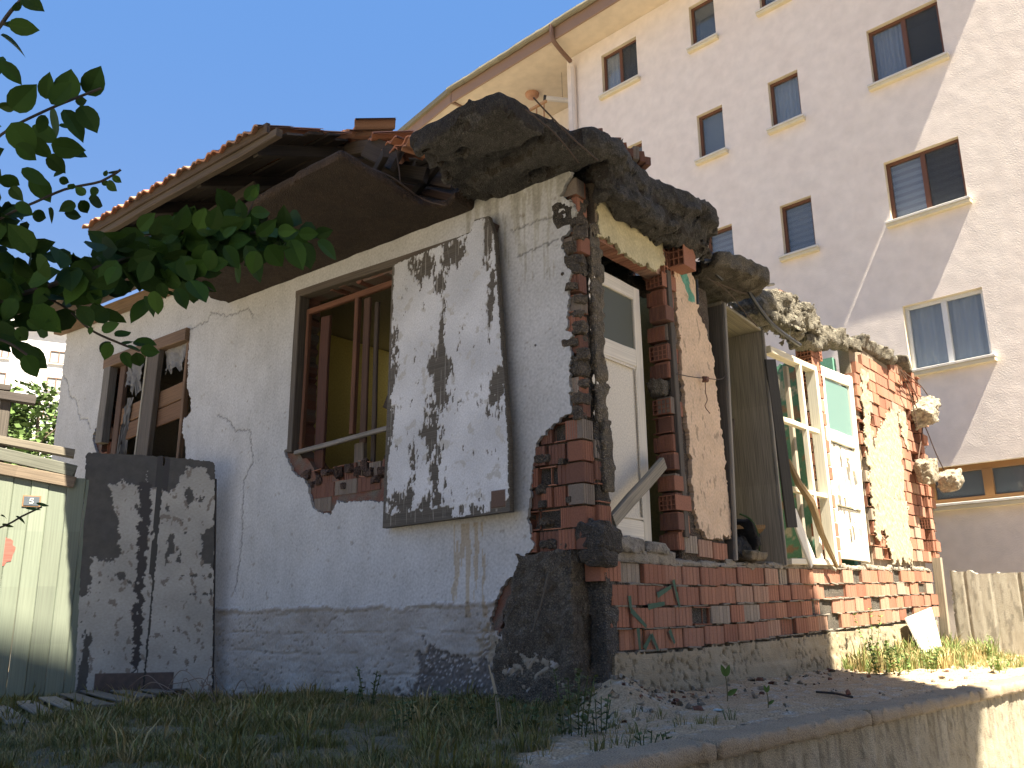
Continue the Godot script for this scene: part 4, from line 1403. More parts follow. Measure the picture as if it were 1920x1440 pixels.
func side_wall() -> void:
	var sw := holder("side_wall", house)
	tag(sw, "side wall of bare hollow brick on a cream concrete plinth, openings torn wide")
	# plinth
	var pts := [-0.27, -0.2, -8.5, -0.2, -8.5, 0.5]
	var pl := PL([-0.27, -0.2, -8.5, -0.2])
	for i in 34:
		var z := -8.5 + i * 0.25
		if z > -0.27: z = -0.27
		pl.append(Vector2(z, 0.335 + rise(z) * 0.8 + 0.012 * n_fine.get_noise_1d(z * 2.0)))
	var st := nz(71, 1.0, 4)
	var fn := func(z: float, y: float) -> Color:
		var t := st.get_noise_2d(z * 1.5, y * 3.0)
		var c := L(0.50, 0.41, 0.265).lerp(L(0.62, 0.53, 0.37), 0.5 + 0.8 * t)
		var p := st.get_noise_2d(z * 12.0, y * 12.0)
		var h := 0.012 * t + 0.005 * n_fine.get_noise_2d(z, y)
		if p > 0.2 and st.get_noise_2d(z * 2.0 + 9.0, y * 2.0) > -0.1:
			h -= 0.02 * (p - 0.2) * 3.0
			c = c * 0.6
		if y < 0.17 + 0.02 * t:
			h += 0.008
		c.a = h
		return c
	obj("plinth", relief(Vector3(0.012, 0, 0), Vector3(0, 0, 1), Vector3.UP, Vector3(1, 0, 0), pl, [], 0.018, fn, 0.2, 0.008), M.concrete, sw)
	obj("plinth_end", lump(Vector3(-0.16, -0.15, -0.36), Vector3(0.0, 1.0, -0.2), 0.022, 0.035, 2.5, L(0.18, 0.165, 0.14), L(0.3, 0.27, 0.225)), M.slab, sw)
	# mortar core behind the four courses
	var core := Bag.new()
	for i in 9:
		var z0 := -0.28 - i * 0.92
		var z1 := z0 - 0.921
		var r0 := rise(z0)
		var r1 := rise(z1)
		core.quad(Vector3(-0.03, 0.3 + r0, z0), Vector3(-0.03, 0.97 + r0, z0), Vector3(-0.03, 0.97 + r1, z1), Vector3(-0.03, 0.3 + r1, z1), MORTAR)
		core.quad(Vector3(-0.2, 0.3 + r0, z0), Vector3(-0.2, 0.3 + r1, z1), Vector3(-0.2, 0.97 + r1, z1), Vector3(-0.2, 0.97 + r0, z0), MORTAR)
	obj("mortar_bed", core.mesh(), M.slab, sw)
	for c in 4:
		var z: float = [-0.40, -0.27, -0.28, -0.30][c]
		if c == 3: z = -0.14
		while z > -8.4:
			var ln := rng.randf_range(0.26, 0.36)
			var kd := -1
			var ox := rng.randf_range(-0.008, 0.012)
			var q := rng.randf()
			if q < 0.07: kd = 10 + rng.randi() % 3
			elif q < 0.2: ox -= rng.randf_range(0.015, 0.05)
			brick(sw, Vector3(ox, 0.352 + c * 0.157 + rise(z) + rng.randf_range(-0.004, 0.004), z), RB, ln - 0.012, 1.0, kd)
			z -= ln
	# mortar squeezed along the bed joints
	for c in 5:
		var b := Bag.new()
		var z := -0.32
		while z > -8.4:
			var ln := rng.randf_range(0.05, 0.22)
			if rng.randf() < 0.75:
				b.box(Transform3D(Basis(Vector3(1, 0, 0), rng.randf_range(-0.08, 0.08)), Vector3(-0.012 + rng.randf_range(-0.006, 0.008), 0.344 + c * 0.157 + rise(z), z - ln * 0.5)), Vector3(0.03, rng.randf_range(0.008, 0.018), ln), L(0.36, 0.32, 0.26) * rng.randf_range(0.8, 1.15), 0.004)
			z -= ln
		obj("bed_joint", b.mesh(), M.concrete, sw)
	# graffiti: sprayed strokes
	var gb := Bag.new()
	for s in [[-0.496,0.729,-0.509,0.629,-0.711,0.513], [-0.748,0.652,-0.994,0.68], [-0.592,0.503,-0.606,0.352], [-0.666,0.361,-0.774,0.455,-0.862,0.344], [-1.147,0.857,-1.185,0.757,-1.223,0.657], [-1.044,0.485,-1.114,0.387], [-0.889,0.737,-1.107,0.804]]:
		var q := PL(s)
		for i in q.size() - 1:
			var d := (q[i + 1] - q[i])
			var pp := Vector2(-d.y, d.x).normalized() * 0.022
			gb.quad(Vector3(0.0135, q[i].y - pp.y, q[i].x - pp.x), Vector3(0.0135, q[i].y + pp.y, q[i].x + pp.x), Vector3(0.0135, q[i + 1].y + pp.y * 0.6, q[i + 1].x + pp.x * 0.6), Vector3(0.0135, q[i + 1].y - pp.y * 0.6, q[i + 1].x - pp.x * 0.6), L(0.07, 0.135, 0.09))
	tag(obj("graffiti", gb.mesh(), M.brick, sw), "green sprayed graffiti strokes on the brick courses")
	# rough mortar bed along the broken sill
	for i in 9:
		var z0 := -0.28 - i * 0.92
		var r := rise(z0 - 0.46)
		obj("sill_mortar", lump(Vector3(-0.19, 0.955 + r, z0 - 0.95), Vector3(0.0, 1.02 + r + (0.05 if i == 0 else 0.0), z0), 0.024, 0.03, 3.0, L(0.34, 0.295, 0.23), L(0.47, 0.42, 0.34)), M.concrete, sw)
	obj("sill_mortar", rock(301, Vector3(0.24, 0.13, 0.5), L(0.36, 0.32, 0.26), 0.02), M.concrete, sw, Transform3D(Basis(), Vector3(-0.08, 1.1, -0.55)))
	obj("sill_mortar", rock(302, Vector3(0.2, 0.1, 0.4), L(0.4, 0.36, 0.3), 0.02), M.concrete, sw, Transform3D(Basis(), Vector3(-0.06, 1.09, -0.95)))
	# lintel over the door: cream face, bricks seen from below
	var lint := PL([-0.327,3.836,-0.579,3.877,-0.79,3.855,-0.958,3.833,-1.142,3.83,-1.346,3.861,-1.335,3.516,-1.277,3.483,-1.137,3.435,-0.918,3.42,-0.727,3.421,-0.577,3.446,-0.401,3.483,-0.3,3.435])
	var cream := func(z: float, y: float) -> Color:
		var c := mottled(L(0.62, 0.55, 0.34), 0.18, z, y, 3.0)
		c.a = 0.006 * n_crag.get_noise_2d(z * 6.0, y * 6.0)
		return c
	obj("lintel_plaster", relief(Vector3(0.0, 0, 0), Vector3(0, 0, 1), Vector3.UP, Vector3(1, 0, 0), lint, [], 0.012, cream, 0.03, 0.03, {}, 9.0), M.plaster, sw)
	var z := -0.3
	for i in 4:
		brick(sw, Vector3(-0.105, 3.375, z), Basis(Vector3(0, 0, -1), Vector3(1, 0, 0), Vector3(0, -1, 0)), 0.27, 1.0, [3, 2, 0, 5][i])
		z -= 0.275
	var lb := Bag.new()
	lb.box(Transform3D(Basis(), Vector3(-0.106, 3.78, -0.83)), Vector3(0.188, 0.42, 1.1), L(0.28, 0.22, 0.16))
	obj("lintel", lb.mesh(), M.concrete, sw)
	door_one()
	# brick pier beside the door
	var yb := 1.10
	var i := 0
	while yb < 3.45:
		var kd: int = [6, 8, 13, 1, 8, 4, 10, 14, 9, 8, 13, 1, 8, 4, 13, 13][i % 16]
		var off := rng.randf_range(-0.05, 0.03)
		if i == 4 or i == 11:
			yb += 0.02
		if i == 8:
			obj("mortar_lump", rock(320, Vector3(0.16, 0.16, 0.2), L(0.3, 0.26, 0.2)), M.slab, sw, Transform3D(Basis(), Vector3(-0.12, yb + 0.07, -1.33)))
		else:
			# the end of the wall faces the viewer, the long side faces the street
			brick(sw, Vector3(-0.17 + off, yb, -1.3 + off), Basis(Vector3.UP, rng.randf_range(-0.12, 0.12)), 0.17, rng.randf_range(0.85, 1.0), kd)
			brick(sw, Vector3(-0.005 + off * 0.5, yb, -1.31 + off), RB, rng.randf_range(0.13, 0.2), 1.0, [1, 6, 8, 9][i % 4])
		yb += 0.157
		i += 1
	beam("stud", sw, M.wood, Vector3(-0.02, 1.2, -1.44), Vector3(-0.02, 3.5, -1.40), 0.07, 0.05, Vector3(0, 0, 1), L(0.15, 0.125, 0.1))
	# beige plastered pier
	var bp := PL([-1.497,3.617,-1.513,3.198,-1.535,2.689,-1.584,1.91,-1.587,1.52,-1.62,1.355,-1.728,1.252,-1.834,1.188,-1.977,1.223,-2.176,1.254,-2.253,1.217,-2.285,1.406,-2.254,1.787,-2.222,2.24,-2.189,2.438,-2.166,2.902,-2.061,3.119,-1.918,3.277,-1.913,3.539,-1.783,3.707])
	var teal := PL([-1.553,3.604,-1.724,3.637,-1.777,3.509,-1.854,3.331,-1.772,3.318,-1.689,3.447])
	var beige := func(zz: float, y: float) -> Color:
		var c := mottled(L(0.76, 0.56, 0.385), 0.12, zz, y, 2.5)
		if Geometry2D.is_point_in_polygon(Vector2(zz + 0.04 * n_fine.get_noise_2d(zz, y), y), teal):
			c = mottled(L(0.16, 0.42, 0.30), 0.2, zz, y, 6.0)
		var s := n_crag.get_noise_2d(zz * 5.0, y * 2.0)
		if s > 0.42: c = c * 0.6
		c.a = 0.007 * n_crag.get_noise_2d(zz * 3.0, y * 3.0)
		return c
	obj("pier_plaster", relief(Vector3(0.0, 0, 0), Vector3(0, 0, 1), Vector3.UP, Vector3(1, 0, 0), bp, [], 0.012, beige, 0.05, 0.02, {}, 9.0), M.plaster, sw)
	obj("pier", lump(Vector3(-0.2, 1.0, -2.2), Vector3(-0.035, 3.55, -1.40), 0.035, 0.02, 3.0, L(0.26, 0.18, 0.13), L(0.33, 0.28, 0.22)), M.slab, sw)
	for q in [[-1.42, 1.08, 7, 0.22], [-1.66, 1.06, 5, 0.24], [-1.92, 1.05, 2, 0.26], [-1.38, 1.24, 2, 0.14]]:
		brick(sw, Vector3(-0.012, q[1], q[0]), RB, q[3], 1.0, q[2])
	wire("tie_wire", sw, M.rust, PT([0.03,2.554,-1.371,0.03,2.589,-1.676,0.03,2.624,-1.899,0.03,2.68,-2.221,0.03,2.761,-2.343]), 0.004, L(0.08, 0.06, 0.05))
	wire("tie_wire", sw, M.rust, PT([0.04,2.624,-1.879,0.04,2.49,-1.87,0.04,2.422,-1.89,0.04,2.355,-1.84,0.04,2.307,-1.924]), 0.004, L(0.16, 0.07, 0.04))
	obj("tie_block", rock(340, Vector3(0.05, 0.06, 0.06), L(0.2, 0.1, 0.07)), M.brick, sw, Transform3D(Basis(), Vector3(0.05,2.605,-1.867)))
	# box brick hung high at the broken top of the pier
	brick(sw, Vector3(-0.05,3.53,-1.415), Basis(), 0.20, 1.5, 13)
	brick(sw, Vector3(0,3.455,-1.328), RB, 0.24, 1.6, 13)
	door_two()
	lining()
	grid_window()
	far_wall()

func door_one() -> void:
	var d := holder("door", house)
	tag(d, "white timber door with one frosted pane, wedged shut behind a slanting plank")
	var wc := L(0.82, 0.76, 0.64)
	var x := -0.2
	beam("stile", d, M.white, Vector3(x, 1.17, -0.45), Vector3(x, 3.30, -0.45), 0.11, 0.045, Vector3(0, 0, 1), wc)
	beam("stile", d, M.white, Vector3(x, 1.17, -1.13), Vector3(x, 3.31, -1.14), 0.115, 0.045, Vector3(0, 0, 1), wc)
	beam("rail", d, M.white, Vector3(x, 3.25, -0.50), Vector3(x, 3.25, -1.08), 0.12, 0.042, Vector3.UP, wc)
	beam("rail", d, M.white, Vector3(x, 2.66, -0.50), Vector3(x, 2.67, -1.08), 0.15, 0.042, Vector3.UP, wc)
	beam("rail", d, M.white, Vector3(x, 1.24, -0.50), Vector3(x, 1.24, -1.08), 0.16, 0.042, Vector3.UP, wc)
	var b := Bag.new()
	b.box(Transform3D(Basis(), Vector3(x - 0.004, 1.95, -0.79)), Vector3(0.018, 1.3, 0.6), wc)
	obj("panel", b.mesh(), M.panel, d)
	b = Bag.new()
	b.box(Transform3D(Basis(), Vector3(x + 0.02, 1.94, -1.065)), Vector3(0.012, 1.24, 0.018), wc)
	b.box(Transform3D(Basis(), Vector3(x + 0.02, 1.335, -0.79)), Vector3(0.012, 0.018, 0.53), wc)
	b.box(Transform3D(Basis(), Vector3(x + 0.02, 2.575, -0.79)), Vector3(0.012, 0.018, 0.53), wc)
	obj("moulding", b.mesh(), M.panel, d)
	b = Bag.new()
	b.box(Transform3D(Basis(), Vector3(x, 2.96, -0.79)), Vector3(0.006, 0.5, 0.6))
	obj("pane", b.mesh(), M.frost, d)
	var t := thing("brace_plank", "weathered plank propped slantwise across the white door", "plank", Vector3(-0.02,1.248,-0.355))
	beam("board", t, M.wood, Vector3.ZERO, Vector3(-0.05,1.786,-1.202) - t.position, 0.1, 0.045, Vector3(0, 1, -0.4), L(0.40, 0.355, 0.27))

func door_two() -> void:
	var d := holder("door", house)
	tag(d, "white timber door with peeling paint and greenish glass, in full sun")
	var wc := L(0.80, 0.77, 0.66)
	var x := -0.06
	beam("stile", d, M.white, Vector3(x, 1.2, -5.05), Vector3(x, 3.44, -5.1), 0.12, 0.05, Vector3(0, 0, 1), wc)
	beam("stile", d, M.white, Vector3(x, 1.2, -6.0), Vector3(x, 3.52, -6.12), 0.13, 0.05, Vector3(0, 0, 1), wc)
	for q in [[3.38, 3.44, 0.13], [2.62, 2.64, 0.14], [1.86, 1.87, 0.12], [1.26, 1.27, 0.14]]:
		beam("rail", d, M.white, Vector3(x, q[0], -5.1), Vector3(x, q[1], -6.05), q[2], 0.046, Vector3.UP, wc)
	var pn := nz(81, 5.0, 3)
	for q in [[1.33, 1.80], [1.92, 2.55]]:
		var fn := func(z: float, y: float) -> Color:
			var c := wc
			var h := 0.004 * pn.get_noise_2d(z, y)
			if pn.get_noise_2d(z * 0.8 + 5.0, y * 0.4) > 0.33:
				c = L(0.45, 0.38, 0.28)
				h -= 0.006
			c.a = h
			return c
		obj("panel", relief(Vector3(x - 0.005, 0, 0), Vector3(0, 0, 1), Vector3.UP, Vector3(1, 0, 0), PL([-5.1, q[0], -6.02, q[0], -6.02, q[1], -5.1, q[1]]), [], 0.02, fn, 0.015, 0.0), M.panel, d)
	# curled strips of paint standing off the door
	for k in 9:
		var fb := Bag.new()
		var o := Vector3(x + 0.03, rng.randf_range(1.4, 2.6), rng.randf_range(-5.95, -5.15))
		var w := rng.randf_range(0.05, 0.12)
		var h := rng.randf_range(0.04, 0.12)
		fb.quad(o, o + Vector3(0.0, 0, -w), o + Vector3(0.05, -h * 0.7, -w * 0.9), o + Vector3(0.045, -h, -w * 0.2), wc)
		obj("paint_flake", fb.mesh(), M.panel, d)
	var b := Bag.new()
	b.box(Transform3D(Basis(), Vector3(x, 3.0, -5.57)), Vector3(0.006, 0.66, 0.86))
	var gl := (M.frost as StandardMaterial3D).duplicate() as StandardMaterial3D
	gl.albedo_color = Color(0.38, 0.50, 0.48)
	gl.roughness = 0.4
	obj("pane", b.mesh(), gl, d)

func lining() -> void:
	var d := holder("doorway_lining", house)
	tag(d, "deep grey timber doorway lining standing in the torn wall")
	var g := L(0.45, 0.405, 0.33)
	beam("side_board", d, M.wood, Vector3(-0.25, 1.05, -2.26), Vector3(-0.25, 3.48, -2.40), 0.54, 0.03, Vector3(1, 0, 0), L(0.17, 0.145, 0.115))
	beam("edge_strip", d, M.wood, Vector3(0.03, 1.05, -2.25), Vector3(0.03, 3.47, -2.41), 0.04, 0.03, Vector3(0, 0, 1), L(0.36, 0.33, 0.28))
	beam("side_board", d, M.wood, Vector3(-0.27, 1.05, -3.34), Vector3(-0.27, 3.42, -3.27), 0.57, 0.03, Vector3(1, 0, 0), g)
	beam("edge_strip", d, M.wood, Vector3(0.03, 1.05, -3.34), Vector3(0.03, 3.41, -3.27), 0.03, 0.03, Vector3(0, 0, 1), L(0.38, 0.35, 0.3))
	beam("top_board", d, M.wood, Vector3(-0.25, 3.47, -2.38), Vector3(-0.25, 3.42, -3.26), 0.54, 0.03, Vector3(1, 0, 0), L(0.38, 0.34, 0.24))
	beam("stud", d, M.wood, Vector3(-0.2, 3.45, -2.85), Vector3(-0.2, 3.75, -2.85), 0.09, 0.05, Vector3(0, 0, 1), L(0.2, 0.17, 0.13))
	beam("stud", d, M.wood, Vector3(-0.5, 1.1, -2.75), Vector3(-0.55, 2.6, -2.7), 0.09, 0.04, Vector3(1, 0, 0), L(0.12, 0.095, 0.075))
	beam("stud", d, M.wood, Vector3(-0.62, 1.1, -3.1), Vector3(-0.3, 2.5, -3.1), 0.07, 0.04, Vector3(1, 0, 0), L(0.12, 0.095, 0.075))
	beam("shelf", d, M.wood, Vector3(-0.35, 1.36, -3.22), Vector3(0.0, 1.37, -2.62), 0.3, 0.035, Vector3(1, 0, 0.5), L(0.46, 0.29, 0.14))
	# black plank leaning on the frame
	var t := thing("black_plank", "narrow black plank leaning upright beside the white window bars", "plank", Vector3(0.07, 1.42, -3.47))
	beam("board", t, M.wood, Vector3.ZERO, Vector3(0.06,3.104,-3.317) - t.position, 0.15, 0.025, Vector3(0.35, 0, -1), L(0.055, 0.05, 0.042))
	# bag and sack on the sill
	var bag := thing("black_bag", "crumpled black bag with a green strap lying in the torn doorway", "bag", Vector3(-0.14, 1.06, -2.55))
	obj("body", rock(411, Vector3(0.3, 0.2, 0.42), L(0.02, 0.02, 0.022), 0.02, 0.3), M.cloth, bag, Transform3D(Basis(Vector3(1, 0, 0), 0.3), Vector3(0, 0.14, 0)))
	obj("flap", rock(412, Vector3(0.24, 0.34, 0.08), L(0.022, 0.022, 0.024), 0.02, 0.3), M.cloth, bag, Transform3D(Basis(Vector3(1, 0, 0), 0.5), Vector3(0.1, 0.24, -0.12)))
	wire("strap", bag, M.cloth, PT([0.12, 0.42, 0.05, 0.19, 0.36, -0.04, 0.2, 0.22, -0.14, 0.17, 0.1, -0.2]), 0.008, L(0.05, 0.12, 0.03))
	var sk := thing("flattened_sack", "flattened brown paper sack under the black bag", "sack", Vector3(-0.05, 1.05, -2.72))
	obj("body", rock(413, Vector3(0.28, 0.1, 0.5), L(0.24, 0.19, 0.12), 0.018, 0.25), M.cloth, sk, Transform3D(Basis(), Vector3(0, 0.06, 0)))
	var sh := thing("plaster_fragment", "rounded white plaster fragment standing inside the doorway", "fragment", Vector3(-0.5, 1.06, -3.05))
	obj("body", rock(414, Vector3(0.26, 0.72, 0.3), L(0.7, 0.67, 0.58), 0.03, 0.15), M.plaster, sh, Transform3D(Basis(Vector3(0, 0, 1), 0.1), Vector3(0, 0.36, 0)))

func grid_window() -> void:
	var d := holder("window_frame", house)
	tag(d, "bare white timber window bars without glass in the sunlit opening")
	var wc := L(0.68, 0.62, 0.46)
	var ws := L(0.74, 0.70, 0.58)
	beam("top_rail", d, M.white, Vector3(0.0, 3.24, -3.40), Vector3(0.0, 3.29, -4.68), 0.07, 0.10, Vector3.UP, wc)
	beam("jamb", d, M.white, Vector3(0.0, 1.1, -4.68), Vector3(0.0, 3.27, -4.64), 0.07, 0.12, Vector3(0, 0, 1), ws)
	beam("mullion", d, M.white, Vector3(0.02, 1.12, -4.27), Vector3(0.02, 3.24, -4.20), 0.05, 0.06, Vector3(0, 0, 1), ws)
	beam("mullion", d, M.white, Vector3(-0.11, 1.12, -4.22), Vector3(-0.11, 3.24, -4.16), 0.06, 0.05, Vector3(0, 0, 1), L(0.35, 0.31, 0.25))
	beam("transom", d, M.white, Vector3(0.01, 2.53, -3.5), Vector3(0.01, 2.555, -4.6), 0.055, 0.06, Vector3.UP, wc)
	beam("transom", d, M.white, Vector3(0.01, 1.82, -3.6), Vector3(0.01, 1.84, -4.64), 0.05, 0.06, Vector3.UP, wc)
	beam("bottom_rail", d, M.white, Vector3(0.0, 1.09, -3.45), Vector3(0.0, 1.13, -4.7), 0.06, 0.1, Vector3.UP, ws)
	# casement hanging askew behind the bars
	var c := holder("casement", house)
	for q in [[-0.16, 3.12, -3.6, -0.2, 3.08, -4.1], [-0.2, 3.1, -4.1, -0.12, 2.1, -3.72], [-0.16, 3.12, -3.6, -0.12, 2.15, -3.45]]:
		beam("bar", c, M.white, Vector3(q[0], q[1], q[2]), Vector3(q[3], q[4], q[5]), 0.09, 0.035, Vector3(0, 0.3, 1), ws)
	var t := thing("white_board", "short white painted board leaning at the foot of the window bars", "board", Vector3(0.06, 1.1, -3.95))
	beam("board", t, M.white, Vector3.ZERO, Vector3(0.05,1.569,-3.585) - t.position, 0.17, 0.025, Vector3(0, 0.2, 1), L(0.82, 0.80, 0.72))
	var st := thing("bent_branch", "bare bent branch leaning across the white window bars", "branch", Vector3(0.09, 1.08, -4.55))
	var b := Bag.new()
	var bp := PT([0.09, 1.08, -4.55, 0.1,1.404,-4.169, 0.12,1.711,-3.918, 0.1,1.878,-3.672, 0.08,2.095,-3.513])
	for i in bp.size():
		bp[i] -= st.position
	b.tube(bp, PackedFloat32Array([0.02, 0.03, 0.042, 0.034, 0.022]), 7, L(0.42, 0.30, 0.16), 0.12, 5)
	obj("stem", b.mesh(), M.bark, st)

func far_wall() -> void:
	var fw := holder("end_brickwork", house)
	tag(fw, "sunlit far stretch of orange brick wall with patches of cream plaster")
	# column of hollow bricks between window and second door
	var y := 1.12
	var k := 0
	while y < 3.62:
		var top := y > 3.15
		var kd: int = [13, 0, 14, 2, 13, 7][k % 6]
		brick(fw, Vector3(-0.17, y, -4.76 if not top else -4.70), Basis(), 0.17, 1.0, 13 if top else kd)
		brick(fw, Vector3(-0.01 + rng.randf_range(-0.02, 0.02), y, -4.78), RB, 0.2 if not top else 0.26, 1.0, [2, 0, 14, 5][k % 4] if not top else 13)
		y += 0.157
		k += 1
	# wall of whole bricks
	var core := Bag.new()
	core.box(Transform3D(Basis(), Vector3(-0.12, 2.55, -7.35)), Vector3(0.14, 2.95, 2.3), L(0.40, 0.33, 0.24))
	obj("masonry", core.mesh(), M.concrete, fw)
	var row := 0
	y = 1.24
	while y < 3.98:
		var z := -6.16 - rng.randf_range(0.0, 0.1)
		var top := 3.78 + (-z - 6.2) * 0.13
		while z > -8.55:
			var ln := rng.randf_range(0.25, 0.34)
			var yy := y + rise(z) - rise(-6.2)
			if yy < 3.72 + (-z - 6.2) * 0.16:
				var kd := -1
				if z > -6.5 and rng.randf() < 0.45: kd = [10, 11, 12, 7][rng.randi() % 4]
				if z > -8.2 or rng.randf() < 0.6:
					brick(fw, Vector3(rng.randf_range(-0.012, 0.014), yy, z), RB, ln - 0.012, 1.0, kd)
			z -= ln
		y += 0.157
		row += 1
	# plaster left on it
	var ps := [PL([-7.128,3.092,-7.535,3.37,-7.802,3.317,-7.817,2.749,-7.707,2.364,-7.719,1.928,-7.721,1.252,-6.785,1.215,-6.665,1.573,-6.475,1.626,-6.462,2.158,-6.528,2.576,-6.864,2.977]), PL([-7.819,3.358,-8.262,3.395,-8.217,2.803,-8.098,2.825,-7.916,2.99]), PL([-6.368,3.674,-6.679,3.667,-6.586,3.216,-6.57,2.93,-6.616,2.588,-6.508,1.828,-6.579,1.567,-6.218,1.479,-6.232,2.2,-6.265,2.882])]
	var pf := func(z: float, yy: float) -> Color:
		var c := mottled(L(0.62, 0.54, 0.38), 0.25, z, yy, 4.0)
		if n_fine.get_noise_2d(z * 2.0, yy * 2.0) > 0.35: c = c * 0.7
		c.a = 0.012 * n_crag.get_noise_2d(z * 6.0, yy * 6.0)
		return c
	for p in ps:
		obj("plaster_patch", relief(Vector3(0.017, 0, 0), Vector3(0, 0, 1), Vector3.UP, Vector3(1, 0, 0), p, [], 0.02, pf, 0.014, 0.07, {}, 5.0), M.concrete, fw)
	# ragged end of the house
	obj("concrete_post", lump(Vector3(-0.2, 1.3, -9.05), Vector3(0.02, 3.0, -8.75), 0.03, 0.06, 2.2, L(0.36, 0.30, 0.21), L(0.52, 0.45, 0.33)), M.concrete, fw)
	y = 1.3
	k = 0
	while y < 4.0:
		var zz := -8.72 - 0.05 * (k % 3) - (0.25 if k > 12 else 0.0)
		brick(fw, Vector3(0.05 + rng.randf_range(-0.04, 0.03), y, zz), RB, rng.randf_range(0.12, 0.3), 1.0, [2, 0, 10, 5, 3][k % 5])
		brick(fw, Vector3(-0.12, y, -8.7 - rng.randf_range(0.0, 0.05)), Basis(), 0.16, 1.0, [13, 6, 1][k % 3])
		y += 0.157
		k += 1
	var c1 := obj("concrete_chunk", rock(501, Vector3(0.34, 0.36, 0.55), L(0.42, 0.37, 0.28), 0.02), M.concrete, fw, Transform3D(Basis(Vector3(1, 0, 0), 0.6), Vector3(0.16,3.481,-8.77)))
	tag(c1, "concrete lump caught on bent reinforcing bars high on the wall end")
	obj("concrete_chunk", rock(502, Vector3(0.3, 0.34, 0.55), L(0.36, 0.31, 0.23), 0.02), M.concrete, fw, Transform3D(Basis(Vector3(1, 0, 0), 0.25), Vector3(0.2,2.521,-8.224)))
	obj("concrete_chunk", rock(507, Vector3(0.34, 0.32, 0.55), L(0.42, 0.37, 0.29), 0.02), M.concrete, fw, Transform3D(Basis(Vector3(1, 0, 0), 0.35), Vector3(0.3,2.465,-9.047)))
	for q in [PT([0.1,3.953,-7.917,0.1,3.633,-8.35,0.1,3.281,-8.873,0.1,2.934,-9.284,0.1,2.641,-9.774]), PT([0.08,3.967,-8.042,0.08,3.767,-8.614,0.08,3.36,-8.844,0.08,2.733,-8.342]), PT([0.12,3.939,-8.02,0.12,3.904,-8.805,0.12,3.767,-9.315,0.12,3.605,-9.597]), PT([0.1,3.796,-8.158,0.1,3.514,-8.351,0.1,3.21,-8.429])]:
		wire("reinforcing_bar", fw, M.rust, q, 0.008, L(0.14, 0.08, 0.05))


